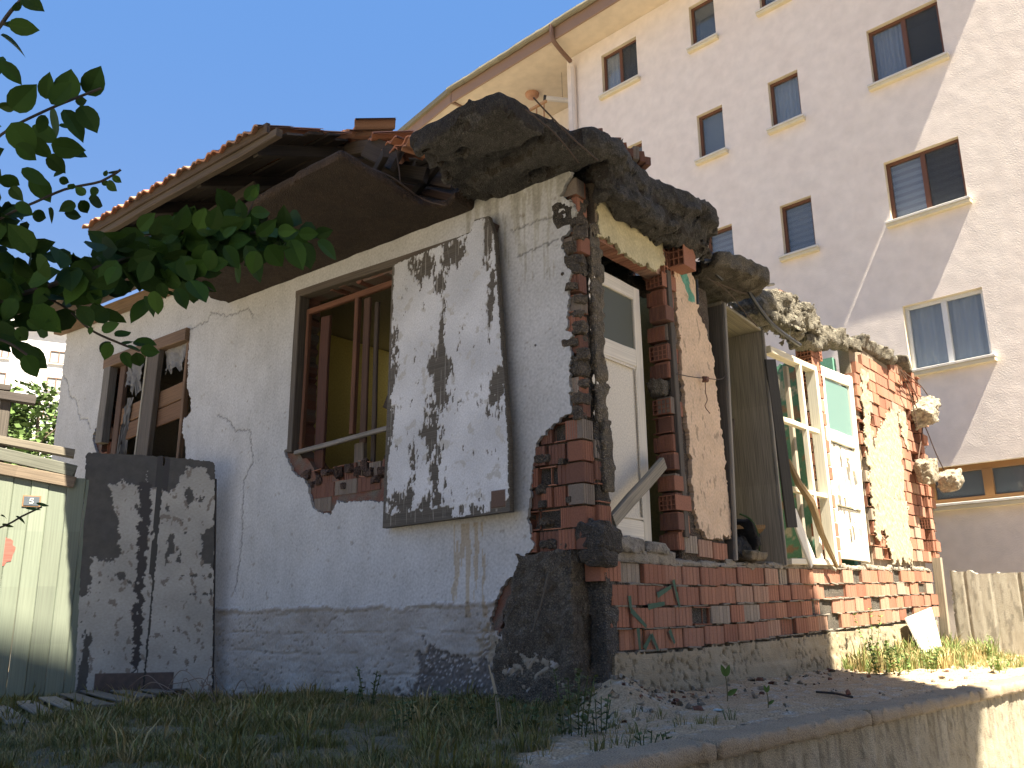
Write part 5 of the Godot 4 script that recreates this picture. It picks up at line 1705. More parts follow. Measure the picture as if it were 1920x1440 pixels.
func slab() -> void:
	var sl := holder("roof_slab", house)
	tag(sl, "broken dark concrete roof slab jutting over the corner, edges crumbled")
	# outline seen from above: eaves in front, a hole torn beside the corner, the street edge broken away
	var plan := PL([-4.55, -0.3, -4.5, 1.12, -2.545,1.223,-1.699,1.28,-1.174,1.303,-1.195,1.156,-1.223,0.942,-1.244,0.697,-1.291,0.533,-1.28,0.298,-1.17,0.204,-1.035,0.265,-0.949,0.445,-0.875,0.667,-0.803,0.844, -0.777,1.018,-0.255,1.033,0.119,1.016, 0.119,0.663,0.196,0.283,0.347,0.193,0.391,-0.1,0.301,-0.48,0.269,-0.8,0.368,-1.143,0.409,-1.6,0.329,-1.814,0.065,-2.072,-0.197,-2.089, -0.7, -2.2, -1.55, -2.5, -1.6, -0.35, -4.4, -0.35])
	var dn := nz(91, 1.3, 4)
	var soffit_brown := L(0.085, 0.068, 0.05)  # dark brown tone for the underside
	var grey := L(0.21, 0.195, 0.175)
	var rg := ridged(93, 2.4, 5)
	var f := func(p: Vector3, d: float) -> float:
		var e := d + (0.03 if p.z < 0.7 else 0.012) * (dn.get_noise_3dv(p * 2.6) + rg.get_noise_3dv(p * 1.6))
		var flat := p.x < -1.0
		var mid := 3.975 + 0.012 * dn.get_noise_2d(p.x, p.z)
		var up := mid + 0.085 + 0.015 * rg.get_noise_2d(p.x * 1.5, p.z * 1.5)
		var dn2 := mid - 0.085
		if flat:
			up = mid - 0.01
			dn2 += 0.006 * dn.get_noise_2d(p.x * 3.0, p.z * 3.0)
		else:
			# cover spalled off the corner piece in steps that run with the bars
			var st := dn.get_noise_2d(p.x * 0.9 + 31.0, p.z * 2.2)
			dn2 += 0.05 * smoothstep(0.02, 0.08, st) + 0.03 * smoothstep(0.2, 0.24, st) + 0.012 * rg.get_noise_2d(p.x * 2.0, p.z * 2.0)
		var s := maxf(e, maxf(p.y - up, dn2 - p.y))
		if not flat: s += 0.010 * rg.get_noise_3dv(p * 3.0) + 0.012 * n_fine.get_noise_3dv(p * 1.3)
		# edge beam with hanging lumps over the side wall
		var q := Vector3(absf(p.x - 0.14) - 0.15, absf(p.y - 3.86) - 0.18, absf(p.z + 0.95) - 0.85)
		var bm := maxf(q.x, maxf(q.y, q.z)) + 0.09 * dn.get_noise_3dv(p * 1.8) + 0.07 * rg.get_noise_3dv(p * 1.5) + 0.02 * rg.get_noise_3dv(p * 4.0)
		var k := clampf(0.5 + 0.5 * (bm - s) / 0.04, 0.0, 1.0)
		return lerpf(bm, s, k) - 0.04 * k * (1.0 - k)
	var me := nets(Vector3(-4.75, 3.5, -2.75), Vector3(0.85, 4.3, 1.55), 0.03, func(x: float, z: float) -> float:
		var d := poly_dist(Vector2(x, z), plan)
		if x > -0.2 and x < 0.5 and z < 0.1 and z > -2.0: d = minf(d, 0.1)
		return d, f,
		func(p: Vector3, n: Vector3) -> Color:
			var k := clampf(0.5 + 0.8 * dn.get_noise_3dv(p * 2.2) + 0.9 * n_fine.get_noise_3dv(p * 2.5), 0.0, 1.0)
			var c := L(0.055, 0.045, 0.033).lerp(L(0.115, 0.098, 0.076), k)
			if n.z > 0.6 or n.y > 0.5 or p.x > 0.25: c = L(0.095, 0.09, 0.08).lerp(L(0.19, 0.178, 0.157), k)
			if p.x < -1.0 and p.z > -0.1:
				# brown distemper on the eaves soffit
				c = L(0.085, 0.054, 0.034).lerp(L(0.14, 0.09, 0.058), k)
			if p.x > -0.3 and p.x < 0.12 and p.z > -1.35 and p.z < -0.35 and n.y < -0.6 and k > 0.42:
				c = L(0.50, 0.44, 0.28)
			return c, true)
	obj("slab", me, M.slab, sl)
	# lower piece tipped over the doorway
	var plan2 := PL([-0.041,-2.02,0.238,-1.895,0.327,-2.202,0.394,-2.642,0.289,-2.846,0.046,-2.986,-0.392,-2.977, -0.75, -3.3, -0.8, -1.9])
	var f2 := func(p: Vector3, d: float) -> float:
		var e := d + 0.05 * dn.get_noise_3dv(p * 3.0)
		var y := absf(p.y - 3.74 - 0.02 * dn.get_noise_2d(p.x * 3.0, p.z * 3.0)) - 0.085
		return maxf(e, y) + 0.03 * dn.get_noise_3dv(p * 5.0) + 0.025 * rg.get_noise_3dv(p * 2.5) + 0.012 * n_fine.get_noise_3dv(p * 1.3)
	obj("slab_fragment", nets(Vector3(-1.0, 3.5, -3.6), Vector3(0.6, 3.98, -1.6), 0.032, func(x: float, z: float) -> float: return poly_dist(Vector2(x, z), plan2), f2,
		func(p: Vector3, _n: Vector3) -> Color: return L(0.22, 0.19, 0.14).lerp(L(0.34, 0.30, 0.23), clampf(0.5 + dn.get_noise_3dv(p * 3.0), 0.0, 1.0)), true), M.slab, sl)
	# rubble of the slab lying on the wall heads
	for q in [[601, 0.42, 0.4, 0.9, 1438, 582, -0.05], [602, 0.45, 0.36, 0.7, 1470, 592, -0.1], [603, 0.36, 0.34, 0.55, 1500, 600, -0.02], [604, 0.3, 0.3, 0.4, 1483, 612, 0.02], [605, 0.4, 0.26, 0.8, 1535, 632, -0.08], [606, 0.3, 0.22, 0.6, 1562, 638, -0.05], [607, 0.36, 0.2, 1.1, 1625, 655, -0.1], [608, 0.34, 0.18, 0.9, 1655, 672, -0.05], [609, 0.3, 0.16, 0.8, 1688, 684, -0.02], [610, 0.3, 0.2, 0.5, 1515, 645, -0.05], [611, 0.25, 0.16, 0.5, 1592, 648, -0.05]]:
		var o := frag_at(q[4], q[5], q[6])
		obj("rubble", rock(q[0], Vector3(q[1], q[2], q[3]), L(0.36, 0.325, 0.25), 0.024, 0.36), M.slab, sl, Transform3D(Basis(Vector3.UP, 0.1 * (q[0] % 5 - 2)), o))
	# bricks standing up along the broken edge
	for k in 9:
		brick(sl, Vector3(0.12,4.227,-0.144) + Vector3(0.02 * k, -0.07 - 0.007 * k, -0.058 * k), Basis(Vector3.UP, 0.5 + 0.07 * k) * Basis(Vector3(0, 0, 1), 0.12 * sin(k * 2.0)), 0.05, 0.8 - 0.16 * (k % 3), [8, 8, 9, 8, 4, 8, 9, 8, 8][k], "brick")
	brick(sl, Vector3(-0.1,4.024,-4.17), RB * Basis(Vector3(0, 0, 1), 0.12), 0.3, 0.9, 2)
	# reinforcing bars and cables
	var bars := [PT([0.3,3.826,0.99,0.25,3.846,0.595, 0.2,3.788,0.235]), PT([0.35,3.905,0.966,0.35,3.86,0.791,0.35,3.803,0.514,0.35,3.763,0.217]), PT([-1.739,4.285,0.75,-1.25,3.97,0.75, -1.291,3.942,0.35,-1.02,3.793,0.35]), PT([-1.833,4.349,0.7,-1.495,4.132,0.7, -1.632,4.182,0.3,-1.186,3.88,0.3]), PT([-1.343,4.289,0.6,-1.301,4.105,0.6,-1.285,3.972,0.6]), PT([0.05,3.893,-0.279,0.05,3.817,-0.465,0.05,3.809,-0.543]), PT([0.1,3.571,-1.932,0.1,3.549,-2.363,0.1,3.427,-2.75,0.1,3.365,-2.984]), PT([0.12,3.564,-2.104,0.12,3.6,-2.502,0.12,3.667,-2.874,0.12,3.69,-2.816])]
	for q in bars:
		wire("reinforcing_bar", sl, M.rust, q, 0.006, L(0.10, 0.065, 0.045))
	for q in [[PT([0.1,3.831,-1.613,0.1,3.755,-1.855,0.1,3.676,-2.108,0.1,3.646,-2.256]), 0.016], [PT([0.14,3.674,-1.797,0.14,3.786,-2.153,0.14,3.773,-2.548,0.14,3.59,-2.877,0.14,3.447,-3.297,0.14,3.398,-3.987]), 0.02], [PT([0.12,3.732,-1.563,0.12,3.822,-1.983,0.12,3.954,-2.355,0.12,3.904,-2.268,0.12,3.765,-1.87,0.12,3.861,-2.151,0.12,3.959,-2.684,0.12,3.858,-3.139]), 0.009], [PT([0.06,3.518,-1.806,0.06,3.285,-1.794]), 0.012]]:
		wire("cable", sl, M.cable, q[0], q[1], L(0.02, 0.025, 0.035), 7)
	wire("cable", sl, M.cable, PT([0.1,3.662,-3.827,0.1,3.605,-3.886,0.1,3.441,-3.805]), 0.006, L(0.6, 0.6, 0.58))
	beam("batten", sl, M.wood, Vector3(0.2,3.756,-2.9), Vector3(0.2,3.863,-3.246), 0.03, 0.03, Vector3.UP, L(0.5, 0.46, 0.36))

func frag_at(px: float, py: float, x: float) -> Vector3:
	# table of wall-head spots, metres
	var t := {
		1438.0: Vector3(-0.05,3.743,-3.635), 1470.0: Vector3(-0.1,3.851,-4.236), 1500.0: Vector3(-0.02,3.851,-4.501), 1483.0: Vector3(0.02,3.663,-4.096), 1535.0: Vector3(-0.08,3.836,-5.23), 1562.0: Vector3(-0.05,3.888,-5.647),
		1625.0: Vector3(-0.1,4.125,-7.144), 1655.0: Vector3(-0.05,4.101,-7.668), 1688.0: Vector3(-0.02,4.162,-8.415), 1515.0: Vector3(-0.05,3.631,-4.762), 1592.0: Vector3(-0.05,3.959,-6.244)}
	return t[px]

func tile_mesh(col: Color) -> ArrayMesh:
	# interlocking clay tile: two rolls and a pan, 0.22 x 0.36
	var b := Bag.new()
	var n := 10
	for k in n:
		var x0 := 0.22 * k / n
		var x1 := 0.22 * (k + 1) / n
		var y0 := 0.018 * sin(x0 / 0.22 * TAU * 1.5)
		var y1 := 0.018 * sin(x1 / 0.22 * TAU * 1.5)
		b.quad(Vector3(x0, y0, 0), Vector3(x0, y0, -0.36), Vector3(x1, y1, -0.36), Vector3(x1, y1, 0), col)
		b.quad(Vector3(x0, y0 - 0.014, 0), Vector3(x1, y1 - 0.014, 0), Vector3(x1, y1 - 0.014, -0.36), Vector3(x0, y0 - 0.014, -0.36), col)
		b.quad(Vector3(x0, y0 - 0.014, 0), Vector3(x0, y0, 0), Vector3(x1, y1, 0), Vector3(x1, y1 - 0.014, 0), col)
	return b.mesh()

func timber_roof() -> void:
	var r := holder("timber_roof", house)
	tag(r, "sagging timber eaves with weathered boards and clay tiles above the slab")
	var sl := 0.4
	var ang := atan(sl)
	var y_at := func(z: float) -> float: return 4.27 + sl * (1.5 - z)
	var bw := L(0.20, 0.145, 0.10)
	# front board with a lighter lower strip
	beam("fascia_board", r, M.wood, Vector3(-4.62, 4.245, 1.50), Vector3(-1.82, 4.275, 1.50), 0.09, 0.03, Vector3.UP, L(0.12, 0.082, 0.055), 6, 0.006)
	beam("fascia_board", r, M.wood, Vector3(-4.60, 4.18, 1.46), Vector3(-1.72, 4.21, 1.46), 0.07, 0.06, Vector3.UP, L(0.14, 0.105, 0.073), 6, 0.006)
	# boarding seen from below, running with the eaves
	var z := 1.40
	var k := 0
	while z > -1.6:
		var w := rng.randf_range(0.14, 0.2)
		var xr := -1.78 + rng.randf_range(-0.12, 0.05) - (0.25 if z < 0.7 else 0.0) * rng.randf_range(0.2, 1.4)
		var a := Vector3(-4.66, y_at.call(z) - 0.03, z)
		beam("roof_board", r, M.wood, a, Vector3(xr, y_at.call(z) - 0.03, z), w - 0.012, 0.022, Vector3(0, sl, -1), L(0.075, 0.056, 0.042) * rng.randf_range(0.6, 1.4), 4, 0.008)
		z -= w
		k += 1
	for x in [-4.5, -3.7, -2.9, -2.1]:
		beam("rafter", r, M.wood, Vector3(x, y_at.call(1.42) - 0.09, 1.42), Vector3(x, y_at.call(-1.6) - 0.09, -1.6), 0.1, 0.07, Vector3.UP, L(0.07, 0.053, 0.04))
	for q in [[-4.4, 4.15, 0.95, -2.6, 4.22, 1.05], [-3.6, 4.2, 0.5, -2.0, 4.35, 0.7], [-2.3, 4.15, 0.2, -1.3, 4.2, 0.75], [-1.9, 4.28, -0.1, -0.95, 4.3, 0.35]]:
		beam("loose_timber", r, M.wood, Vector3(q[0], q[1], q[2]), Vector3(q[3], q[4], q[5]), 0.09, 0.05, Vector3.UP, L(0.06, 0.047, 0.036))
	for x in [-4.2, -3.2]:
		beam("prop", r, M.wood, Vector3(x, 4.05, 0.95), Vector3(x, 4.4, 0.98), 0.06, 0.05, Vector3(1, 0, 0), L(0.2, 0.16, 0.12))
	# tiles: the eaves row shows its wavy ends, the rows behind lap over it
	var tm := []
	for c in [L(0.50, 0.21, 0.11), L(0.42, 0.18, 0.10), L(0.36, 0.20, 0.13), L(0.55, 0.27, 0.15)]:
		tm.append(tile_mesh(c))
	var bas := Basis(Vector3(1, 0, 0), ang)
	for row in 9:
		var zz := 1.56 - row * 0.30
		for i in 13:
			var x := -4.66 + i * 0.215
			if x > -2.0 and row > 1 and rng.randf() < 0.5: continue
			if row > 5 and rng.randf() < 0.15: continue
			var tl := bas * Basis(Vector3.UP, rng.randf_range(-0.04, 0.04)) * Basis(Vector3(0, 0, 1), rng.randf_range(-0.05, 0.05))
			obj("roof_tile", tm[rng.randi() % 4], M.tile, r, Transform3D(tl, Vector3(x, y_at.call(zz) + 0.025 + row * 0.001 + rng.randf_range(0.0, 0.015), zz)))
	# tiles heaped on the broken edge
	var heap := PT([-2.131,4.708,0.55,-2.126,4.738,0.55,-2.12,4.767,0.55,-1.954,4.693,0.55,-1.742,4.547,0.55,-1.672,4.476,0.55,-1.527,4.442,0.55,-1.441,4.361,0.55,-1.333,4.321,0.55,-1.591,4.395,0.55])
	for i in heap.size():
		var bb := Basis(Vector3.UP, rng.randf_range(-0.6, 0.6)) * Basis(Vector3(1, 0, 0), rng.randf_range(-0.1, 0.35)) * Basis(Vector3(0, 0, 1), rng.randf_range(-0.25, 0.25))
		obj("roof_tile", tm[[1, 2, 3, 2, 0, 3, 0, 0, 3, 1][i]], M.tile, r, Transform3D(bb, heap[i]))
	beam("loose_timber", r, M.wood, Vector3(-2.149,4.615,0.5), Vector3(-1.729,4.513,0.5), 0.12, 0.08, Vector3.UP, L(0.13, 0.10, 0.075))
	beam("loose_timber", r, M.wood, Vector3(-1.74,4.495,0.55), Vector3(-1.428,4.279,0.5), 0.2, 0.06, Vector3.UP, L(0.09, 0.07, 0.055))
	beam("loose_timber", r, M.wood, Vector3(-2.367,4.614,0.5), Vector3(-1.381,4.237,0.2), 0.12, 0.08, Vector3.UP, L(0.08, 0.062, 0.05))
	beam("loose_timber", r, M.wood, Vector3(-2.169,4.602,0.1), Vector3(-1.257,4.2,0), 0.1, 0.06, Vector3.UP, L(0.12, 0.085, 0.06))
	beam("loose_timber", r, M.wood, Vector3(-2.057,4.469,0), Vector3(-1.348,4.132,-0.1), 0.07, 0.05, Vector3.UP, L(0.13, 0.08, 0.055))
	for q in 6:
		beam("loose_timber", r, M.wood, Vector3(-2.7 + q * 0.1, 4.12 + q * 0.09, -0.1 - q * 0.09), Vector3(-0.55 - q * 0.12, 4.1 + q * 0.085, -0.18 - q * 0.1), 0.13, 0.03, Vector3.UP, L(0.07, 0.055, 0.043))
	beam("loose_timber", r, M.wood, Vector3(-2.357,4.645,-0.35), Vector3(-1.559,4.454,-0.4), 0.3, 0.03, Vector3.UP, L(0.06, 0.048, 0.04))
	beam("loose_timber", r, M.wood, Vector3(-3.111,5.143,-0.3), Vector3(-2.139,4.748,-0.35), 0.3, 0.03, Vector3.UP, L(0.06, 0.048, 0.04))
	# lower eaves over the far end of the house
	beam("wall_plate", r, M.wood, Vector3(-8.4, 4.42, 0.06), Vector3(-4.5, 4.30, 0.06), 0.14, 0.1, Vector3.UP, L(0.26, 0.17, 0.10))
	beam("fascia_board", r, M.wood, Vector3(-8.5, 4.52, 0.55), Vector3(-4.55, 4.42, 0.62), 0.12, 0.03, Vector3.UP, L(0.22, 0.15, 0.10))
	for q in 4:
		beam("roof_board", r, M.wood, Vector3(-8.5, 4.5 + q * 0.05, 0.46 - q * 0.16), Vector3(-4.5, 4.40 + q * 0.05, 0.5 - q * 0.16), 0.15, 0.022, Vector3(0, 0.3, -1), L(0.17, 0.12, 0.085))
	for row in 4:
		for i in 18:
			obj("roof_tile", tm[rng.randi() % 4], M.tile, r, Transform3D(bas, Vector3(-8.5 + i * 0.216, 4.62 - i * 0.0055 + row * 0.12, 0.62 - row * 0.3)))
	# dark back boarding closing the loft
	var b := Bag.new()
	b.box(Transform3D(Basis(), Vector3(-3.2, 4.7, -1.7)), Vector3(3.2, 1.4, 0.04), L(0.09, 0.07, 0.055))
	b.box(Transform3D(Basis(), Vector3(-6.5, 4.7, -1.6)), Vector3(3.9, 1.0, 0.04), L(0.09, 0.07, 0.055))
	obj("loft_boarding", b.mesh(), M.slab, r)

func interior() -> void:
	var t := holder("rooms", house)
	var b := Bag.new()
	# floor, partitions and the back of the house
	b.box(Transform3D(Basis(), Vector3(-4.2, 0.9, -4.4)), Vector3(7.8, 0.2, 8.2), L(0.26, 0.22, 0.17))
	obj("floor", b.mesh(), M.concrete, t)
	var wall := func(c: Vector3, s: Vector3, col: Color) -> void:
		var q := Bag.new()
		q.box(Transform3D(Basis(), c), s, col)
		obj("partition", q.mesh(), M.plaster, t)
	wall.call(Vector3(-4.2, 2.45, -2.62), Vector3(7.6, 2.9, 0.12), L(0.46, 0.40, 0.17))
	wall.call(Vector3(-4.62, 2.45, -1.4), Vector3(0.12, 2.9, 2.3), L(0.46, 0.40, 0.17))
	wall.call(Vector3(-1.5, 2.45, -1.4), Vector3(0.1, 2.9, 2.3), L(0.40, 0.36, 0.2))
	wall.call(Vector3(-4.2, 2.4, -8.6), Vector3(7.9, 2.8, 0.16), L(0.45, 0.4, 0.3))
	wall.call(Vector3(-2.0, 2.4, -4.3), Vector3(0.12, 2.8, 3.3), L(0.42, 0.40, 0.22))
	wall.call(Vector3(-1.1, 2.4, -6.05), Vector3(1.8, 2.75, 0.12), L(0.12, 0.30, 0.22))
	# green distemper, flaking, on the wall behind the window bars
	var n := nz(131, 2.0, 4)
	var fn := func(u: float, v: float) -> Color:
		var k := n.get_noise_2d(u * 1.5, v * 1.5)
		var c := L(0.10, 0.26, 0.18).lerp(L(0.16, 0.34, 0.24), 0.5 + k)
		if k > 0.25: c = L(0.34, 0.22, 0.15)
		if k < -0.35: c = L(0.5, 0.47, 0.38)
		c.a = 0.006 * k
		return c
	obj("wall_distemper", relief(Vector3(0, 0, -5.05), Vector3.RIGHT, Vector3.UP, Vector3(0, 0, 1), PL([-1.9, 1.0, -0.2, 1.0, -0.2, 3.55, -1.9, 3.6]), [], 0.03, fn, 0.05, 0.03), M.plaster, t)
	# a ceiling only over the front rooms; the rear is open to the sky
	b = Bag.new()
	b.box(Transform3D(Basis(), Vector3(-6.3, 3.96, -1.35)), Vector3(3.7, 0.08, 2.6), L(0.3, 0.27, 0.22))
	b.box(Transform3D(Basis(), Vector3(-3.03, 3.94, -1.4)), Vector3(2.95, 0.07, 2.06), L(0.3, 0.27, 0.22))
	obj("ceiling", b.mesh(), M.plaster, t)


func shutter() -> void:
	var t := thing("peeling_shutter", "large white shutter board with flaking paint, hung askew against the front wall", "shutter", Vector3(-1.95, 1.32, 0.075))
	t.rotation = Vector3(-0.012, -0.055, 0.0)
	var outer := PL([0, 0, 1.39, 0.012, 1.385, 0.5, 1.245, 2.18, 1.17, 2.385, 1.02, 2.40, 0.98, 2.31, 0.015, 2.30])
	var n := nz(141, 1.0, 5)
	var fine := nz(142, 22.0, 3)
	# places where the paint has come away: u, v, half-width, half-height, force
	var spots := [[0.60, 1.32, 0.10, 0.16, 1.0], [0.72, 1.2, 0.08, 0.10, 0.8], [0.66, 1.0, 0.1, 0.3, 0.9], [0.55, 0.72, 0.09, 0.26, 0.9], [0.38, 0.62, 0.08, 0.24, 0.7], [0.62, 0.42, 0.09, 0.2, 0.8], [1.28, 0.95, 0.14, 0.22, 1.2], [1.22, 1.72, 0.05, 0.25, 1.2], [1.17, 2.2, 0.05, 0.25, 1.2],
		[0.45, 2.18, 0.16, 0.16, 1.0], [0.78, 2.22, 0.16, 0.14, 1.2], [0.25, 2.2, 0.08, 0.2, 0.5], [0.62, 1.95, 0.08, 0.1, 0.9], [0.06, 1.5, 0.06, 0.3, 0.9], [0.05, 0.9, 0.05, 0.4, 1.0], [0.2, 0.22, 0.16, 0.1, 1.0], [0.5, 0.14, 0.3, 0.07, 0.9], [0.66, 1.6, 0.05, 0.3, 0.6]]
	var fn := func(u: float, v: float) -> Color:
		var m := n.get_noise_2d(u * 7.0, v * 2.6) * 0.9 + fine.get_noise_2d(u * 1.4, v * 0.5) * 0.5
		var w := -0.62
		for s in spots:
			var du: float = (u - s[0]) / s[2]
			var dv: float = (v - s[1]) / s[3]
			w += s[4] * exp(-(du * du + dv * dv))
		var rim := v < 0.10 + 0.03 * n.get_noise_1d(u * 9.0) and not (u > 0.75 and u < 1.2 and m > 0.0)
		var bare := (m + w > 0.0) or rim or u < 0.035 + 0.02 * n.get_noise_1d(v * 6.0)
		var c: Color
		var h := 0.0
		if bare:
			var g := n.get_noise_2d(u * 40.0, v * 1.5)
			c = L(0.17, 0.155, 0.13).lerp(L(0.26, 0.24, 0.205), 0.5 + 0.9 * g)
			h = 0.0015 * g
		else:
			var b := n.get_noise_2d(u * 1.3 + 7.0, v * 1.3)
			c = L(0.56, 0.565, 0.57).lerp(L(0.74, 0.745, 0.75), clampf(0.5 + 1.1 * b, 0.0, 1.0))
			if n.get_noise_2d(u * 5.0 + 20.0, v * 5.0) > 0.36: c = L(0.54, 0.525, 0.49)
			h = 0.004 + 0.0025 * fine.get_noise_2d(u * 0.7, v * 0.7)
			if m + w > -0.07: h += 0.004
		if u > 1.22 and u < 1.36 and v > 0.04 and v < 0.17:
			c = L(0.12, 0.07, 0.045); h = 0.008
		c.a = h
		return c
	obj("board", relief(Vector3.ZERO, Vector3.RIGHT, Vector3.UP, Vector3(0, 0, 1), outer, [], 0.0075, fn, 0.045, 0.006, {}, 20.0), M.panel, t)
	var b := Bag.new()
	var bigger := PackedVector2Array()
	for p in outer: bigger.append((p - Vector2(0.68, 1.2)) * Vector2(1.012, 1.006) + Vector2(0.68, 1.2))
	b.prism(bigger, Vector3(0, 0, 0.0005), Vector3.RIGHT, Vector3.UP, Vector3(0, 0, 1), 0.045, L(0.15, 0.13, 0.105))
	obj("backing", b.mesh(), M.wood, t)
	# a broken hole in the plaster above, where the hinge post was
	var hp := holder("hinge_post", house)
	beam("post", hp, M.wood, Vector3(-0.90, 3.72, 0.02), Vector3(-0.76, 3.62, 0.04), 0.08, 0.06, Vector3.UP, L(0.12, 0.08, 0.06))

func steel_gate() -> void:
	var o := Vector3(-4.979,-0.09,0.992)
	o.y = 0.0
	var t := thing("sheet_metal_gate", "two dark steel sheets with flaked grey paint standing before the front wall", "gate", o)
	var U := Vector3(0.7002,0.0000,-0.7140)
	t.basis = Basis(U, Vector3.UP, U.cross(Vector3.UP))
	var W := 1.249
	var n := nz(151, 1.0, 5)
	var fine := nz(152, 26.0, 3)
	var top := 2.18
	var seam := 0.60
	var polys := [PL([-0.314,2.249,0.446,2.235,0.47,1.854,0.399,1.869,0.287,1.899,0.212,1.915,0.11,1.852,0.169,1.699,0.232,1.546,0.285,1.195,0.187,1.161,0.04,1.192,0.03,0.869,-0.122,0.832,-0.194,0.929]), PL([0.436,2.235,1.167,2.199,1.126,1.908,1,2.039,0.831,2.08,0.764,1.907,0.69,1.828,0.589,1.854,0.48,1.854]), PL([0.386,1.905,0.505,1.905,0.524,1.622,0.521,1.219,0.521,0.728,0.553,0.148,0.488,0.149,0.458,0.681,0.433,1.269,0.421,1.622]), PL([1.01,1.418,1.141,1.469,1.166,1.116,1.043,1.107])]
	var spots := [[0.9, 1.75, 0.09, 0.12, 0.9], [1.16, 1.35, 0.06, 0.22, 1.2], [0.74, 1.3, 0.12, 0.3, 0.55], [0.06, 0.15, 0.06, 0.4, 1.2], [0.3, 1.02, 0.06, 0.06, 0.6], [0.5, 1.85, 0.10, 0.2, 0.7], [1.22, 1.0, 0.03, 1.4, 0.9], [0.95, 1.02, 0.16, 0.02, 0.9], [1.0, 0.85, 0.13, 0.02, 0.8]]
	var fn := func(u: float, v: float) -> Color:
		var m := n.get_noise_2d(u * 6.0, v * 3.4) * 0.9 + fine.get_noise_2d(u, v * 0.5) * 0.3
		var w := -0.62
		for s in spots:
			var du: float = (u - s[0]) / s[2]
			var dv: float = (v - s[1]) / s[3]
			w += s[4] * exp(-(du * du + dv * dv))
		var c: Color
		var h := 0.0
		var q2 := Vector2(u, v) + Vector2(n.get_noise_2d(u * 9.0, v * 9.0), n.get_noise_2d(u * 9.0 + 30.0, v * 9.0)) * 0.05 + Vector2(fine.get_noise_2d(u, v), fine.get_noise_2d(u + 8.0, v)) * 0.02
		var bare := m + w > 0.0
		for pl in polys:
			if Geometry2D.is_point_in_polygon(q2, pl): bare = true
		if bare:
			c = mottled(L(0.055, 0.052, 0.045), 0.4, u, v, 5.0)
			if absf(u - seam) < 0.06 or Geometry2D.is_point_in_polygon(q2, polys[2]): c = L(0.02, 0.018, 0.016)
		else:
			c = L(0.36, 0.35, 0.31).lerp(L(0.46, 0.445, 0.40), 0.5 + n.get_noise_2d(u * 2.0, v * 2.0))
			if n.get_noise_2d(u * 9.0 + 4.0, v * 6.0) > 0.38: c = L(0.21, 0.18, 0.145)
			h = 0.0025
		if v < 0.15 and u > 0.16 and u < 0.86 and v > -0.06:
			c = mottled(L(0.085, 0.055, 0.042), 0.5, u, v, 6.0)
			h = 0.004
		h += 0.008 * sin(u * 5.0 + v) + 0.004 * n.get_noise_2d(u * 2.0 + 9.0, v * 2.0)
		c.a = h
		return c
	var a := PL([0.0, -0.09, seam - 0.006, -0.09, seam - 0.006, top - 0.01, -0.10, top + 0.02, -0.13, top])
	var b2 := PL([seam + 0.006, -0.09, W - 0.03, -0.09, W - 0.155, top - 0.10, W - 0.185, top - 0.06, seam + 0.006, top - 0.012])
	obj("leaf", relief(Vector3.ZERO, Vector3.RIGHT, Vector3.UP, Vector3(0, 0, 1), a, [], 0.0085, fn, 0.004, 0.004), M.sheet, t)
	obj("leaf", relief(Vector3(0, 0, 0.006), Vector3.RIGHT, Vector3.UP, Vector3(0, 0, 1), b2, [], 0.0085, fn, 0.004, 0.004), M.sheet, t)
	var q := Bag.new()
	q.box(Transform3D(Basis(), Vector3(0.5, 1.1, -0.04)), Vector3(0.9, 0.05, 0.03), L(0.06, 0.05, 0.045))
	q.box(Transform3D(Basis(), Vector3(seam, 1.02, -0.006)), Vector3(0.09, 2.1, 0.006), L(0.022, 0.02, 0.018))
	q.box(Transform3D(Basis(Vector3(0, 0, 1), 0.055), Vector3(W - 0.105, 0.95, -0.03)), Vector3(0.035, 2.0, 0.035), L(0.05, 0.042, 0.036))
	obj("back_rail", q.mesh(), M.sheet, t)

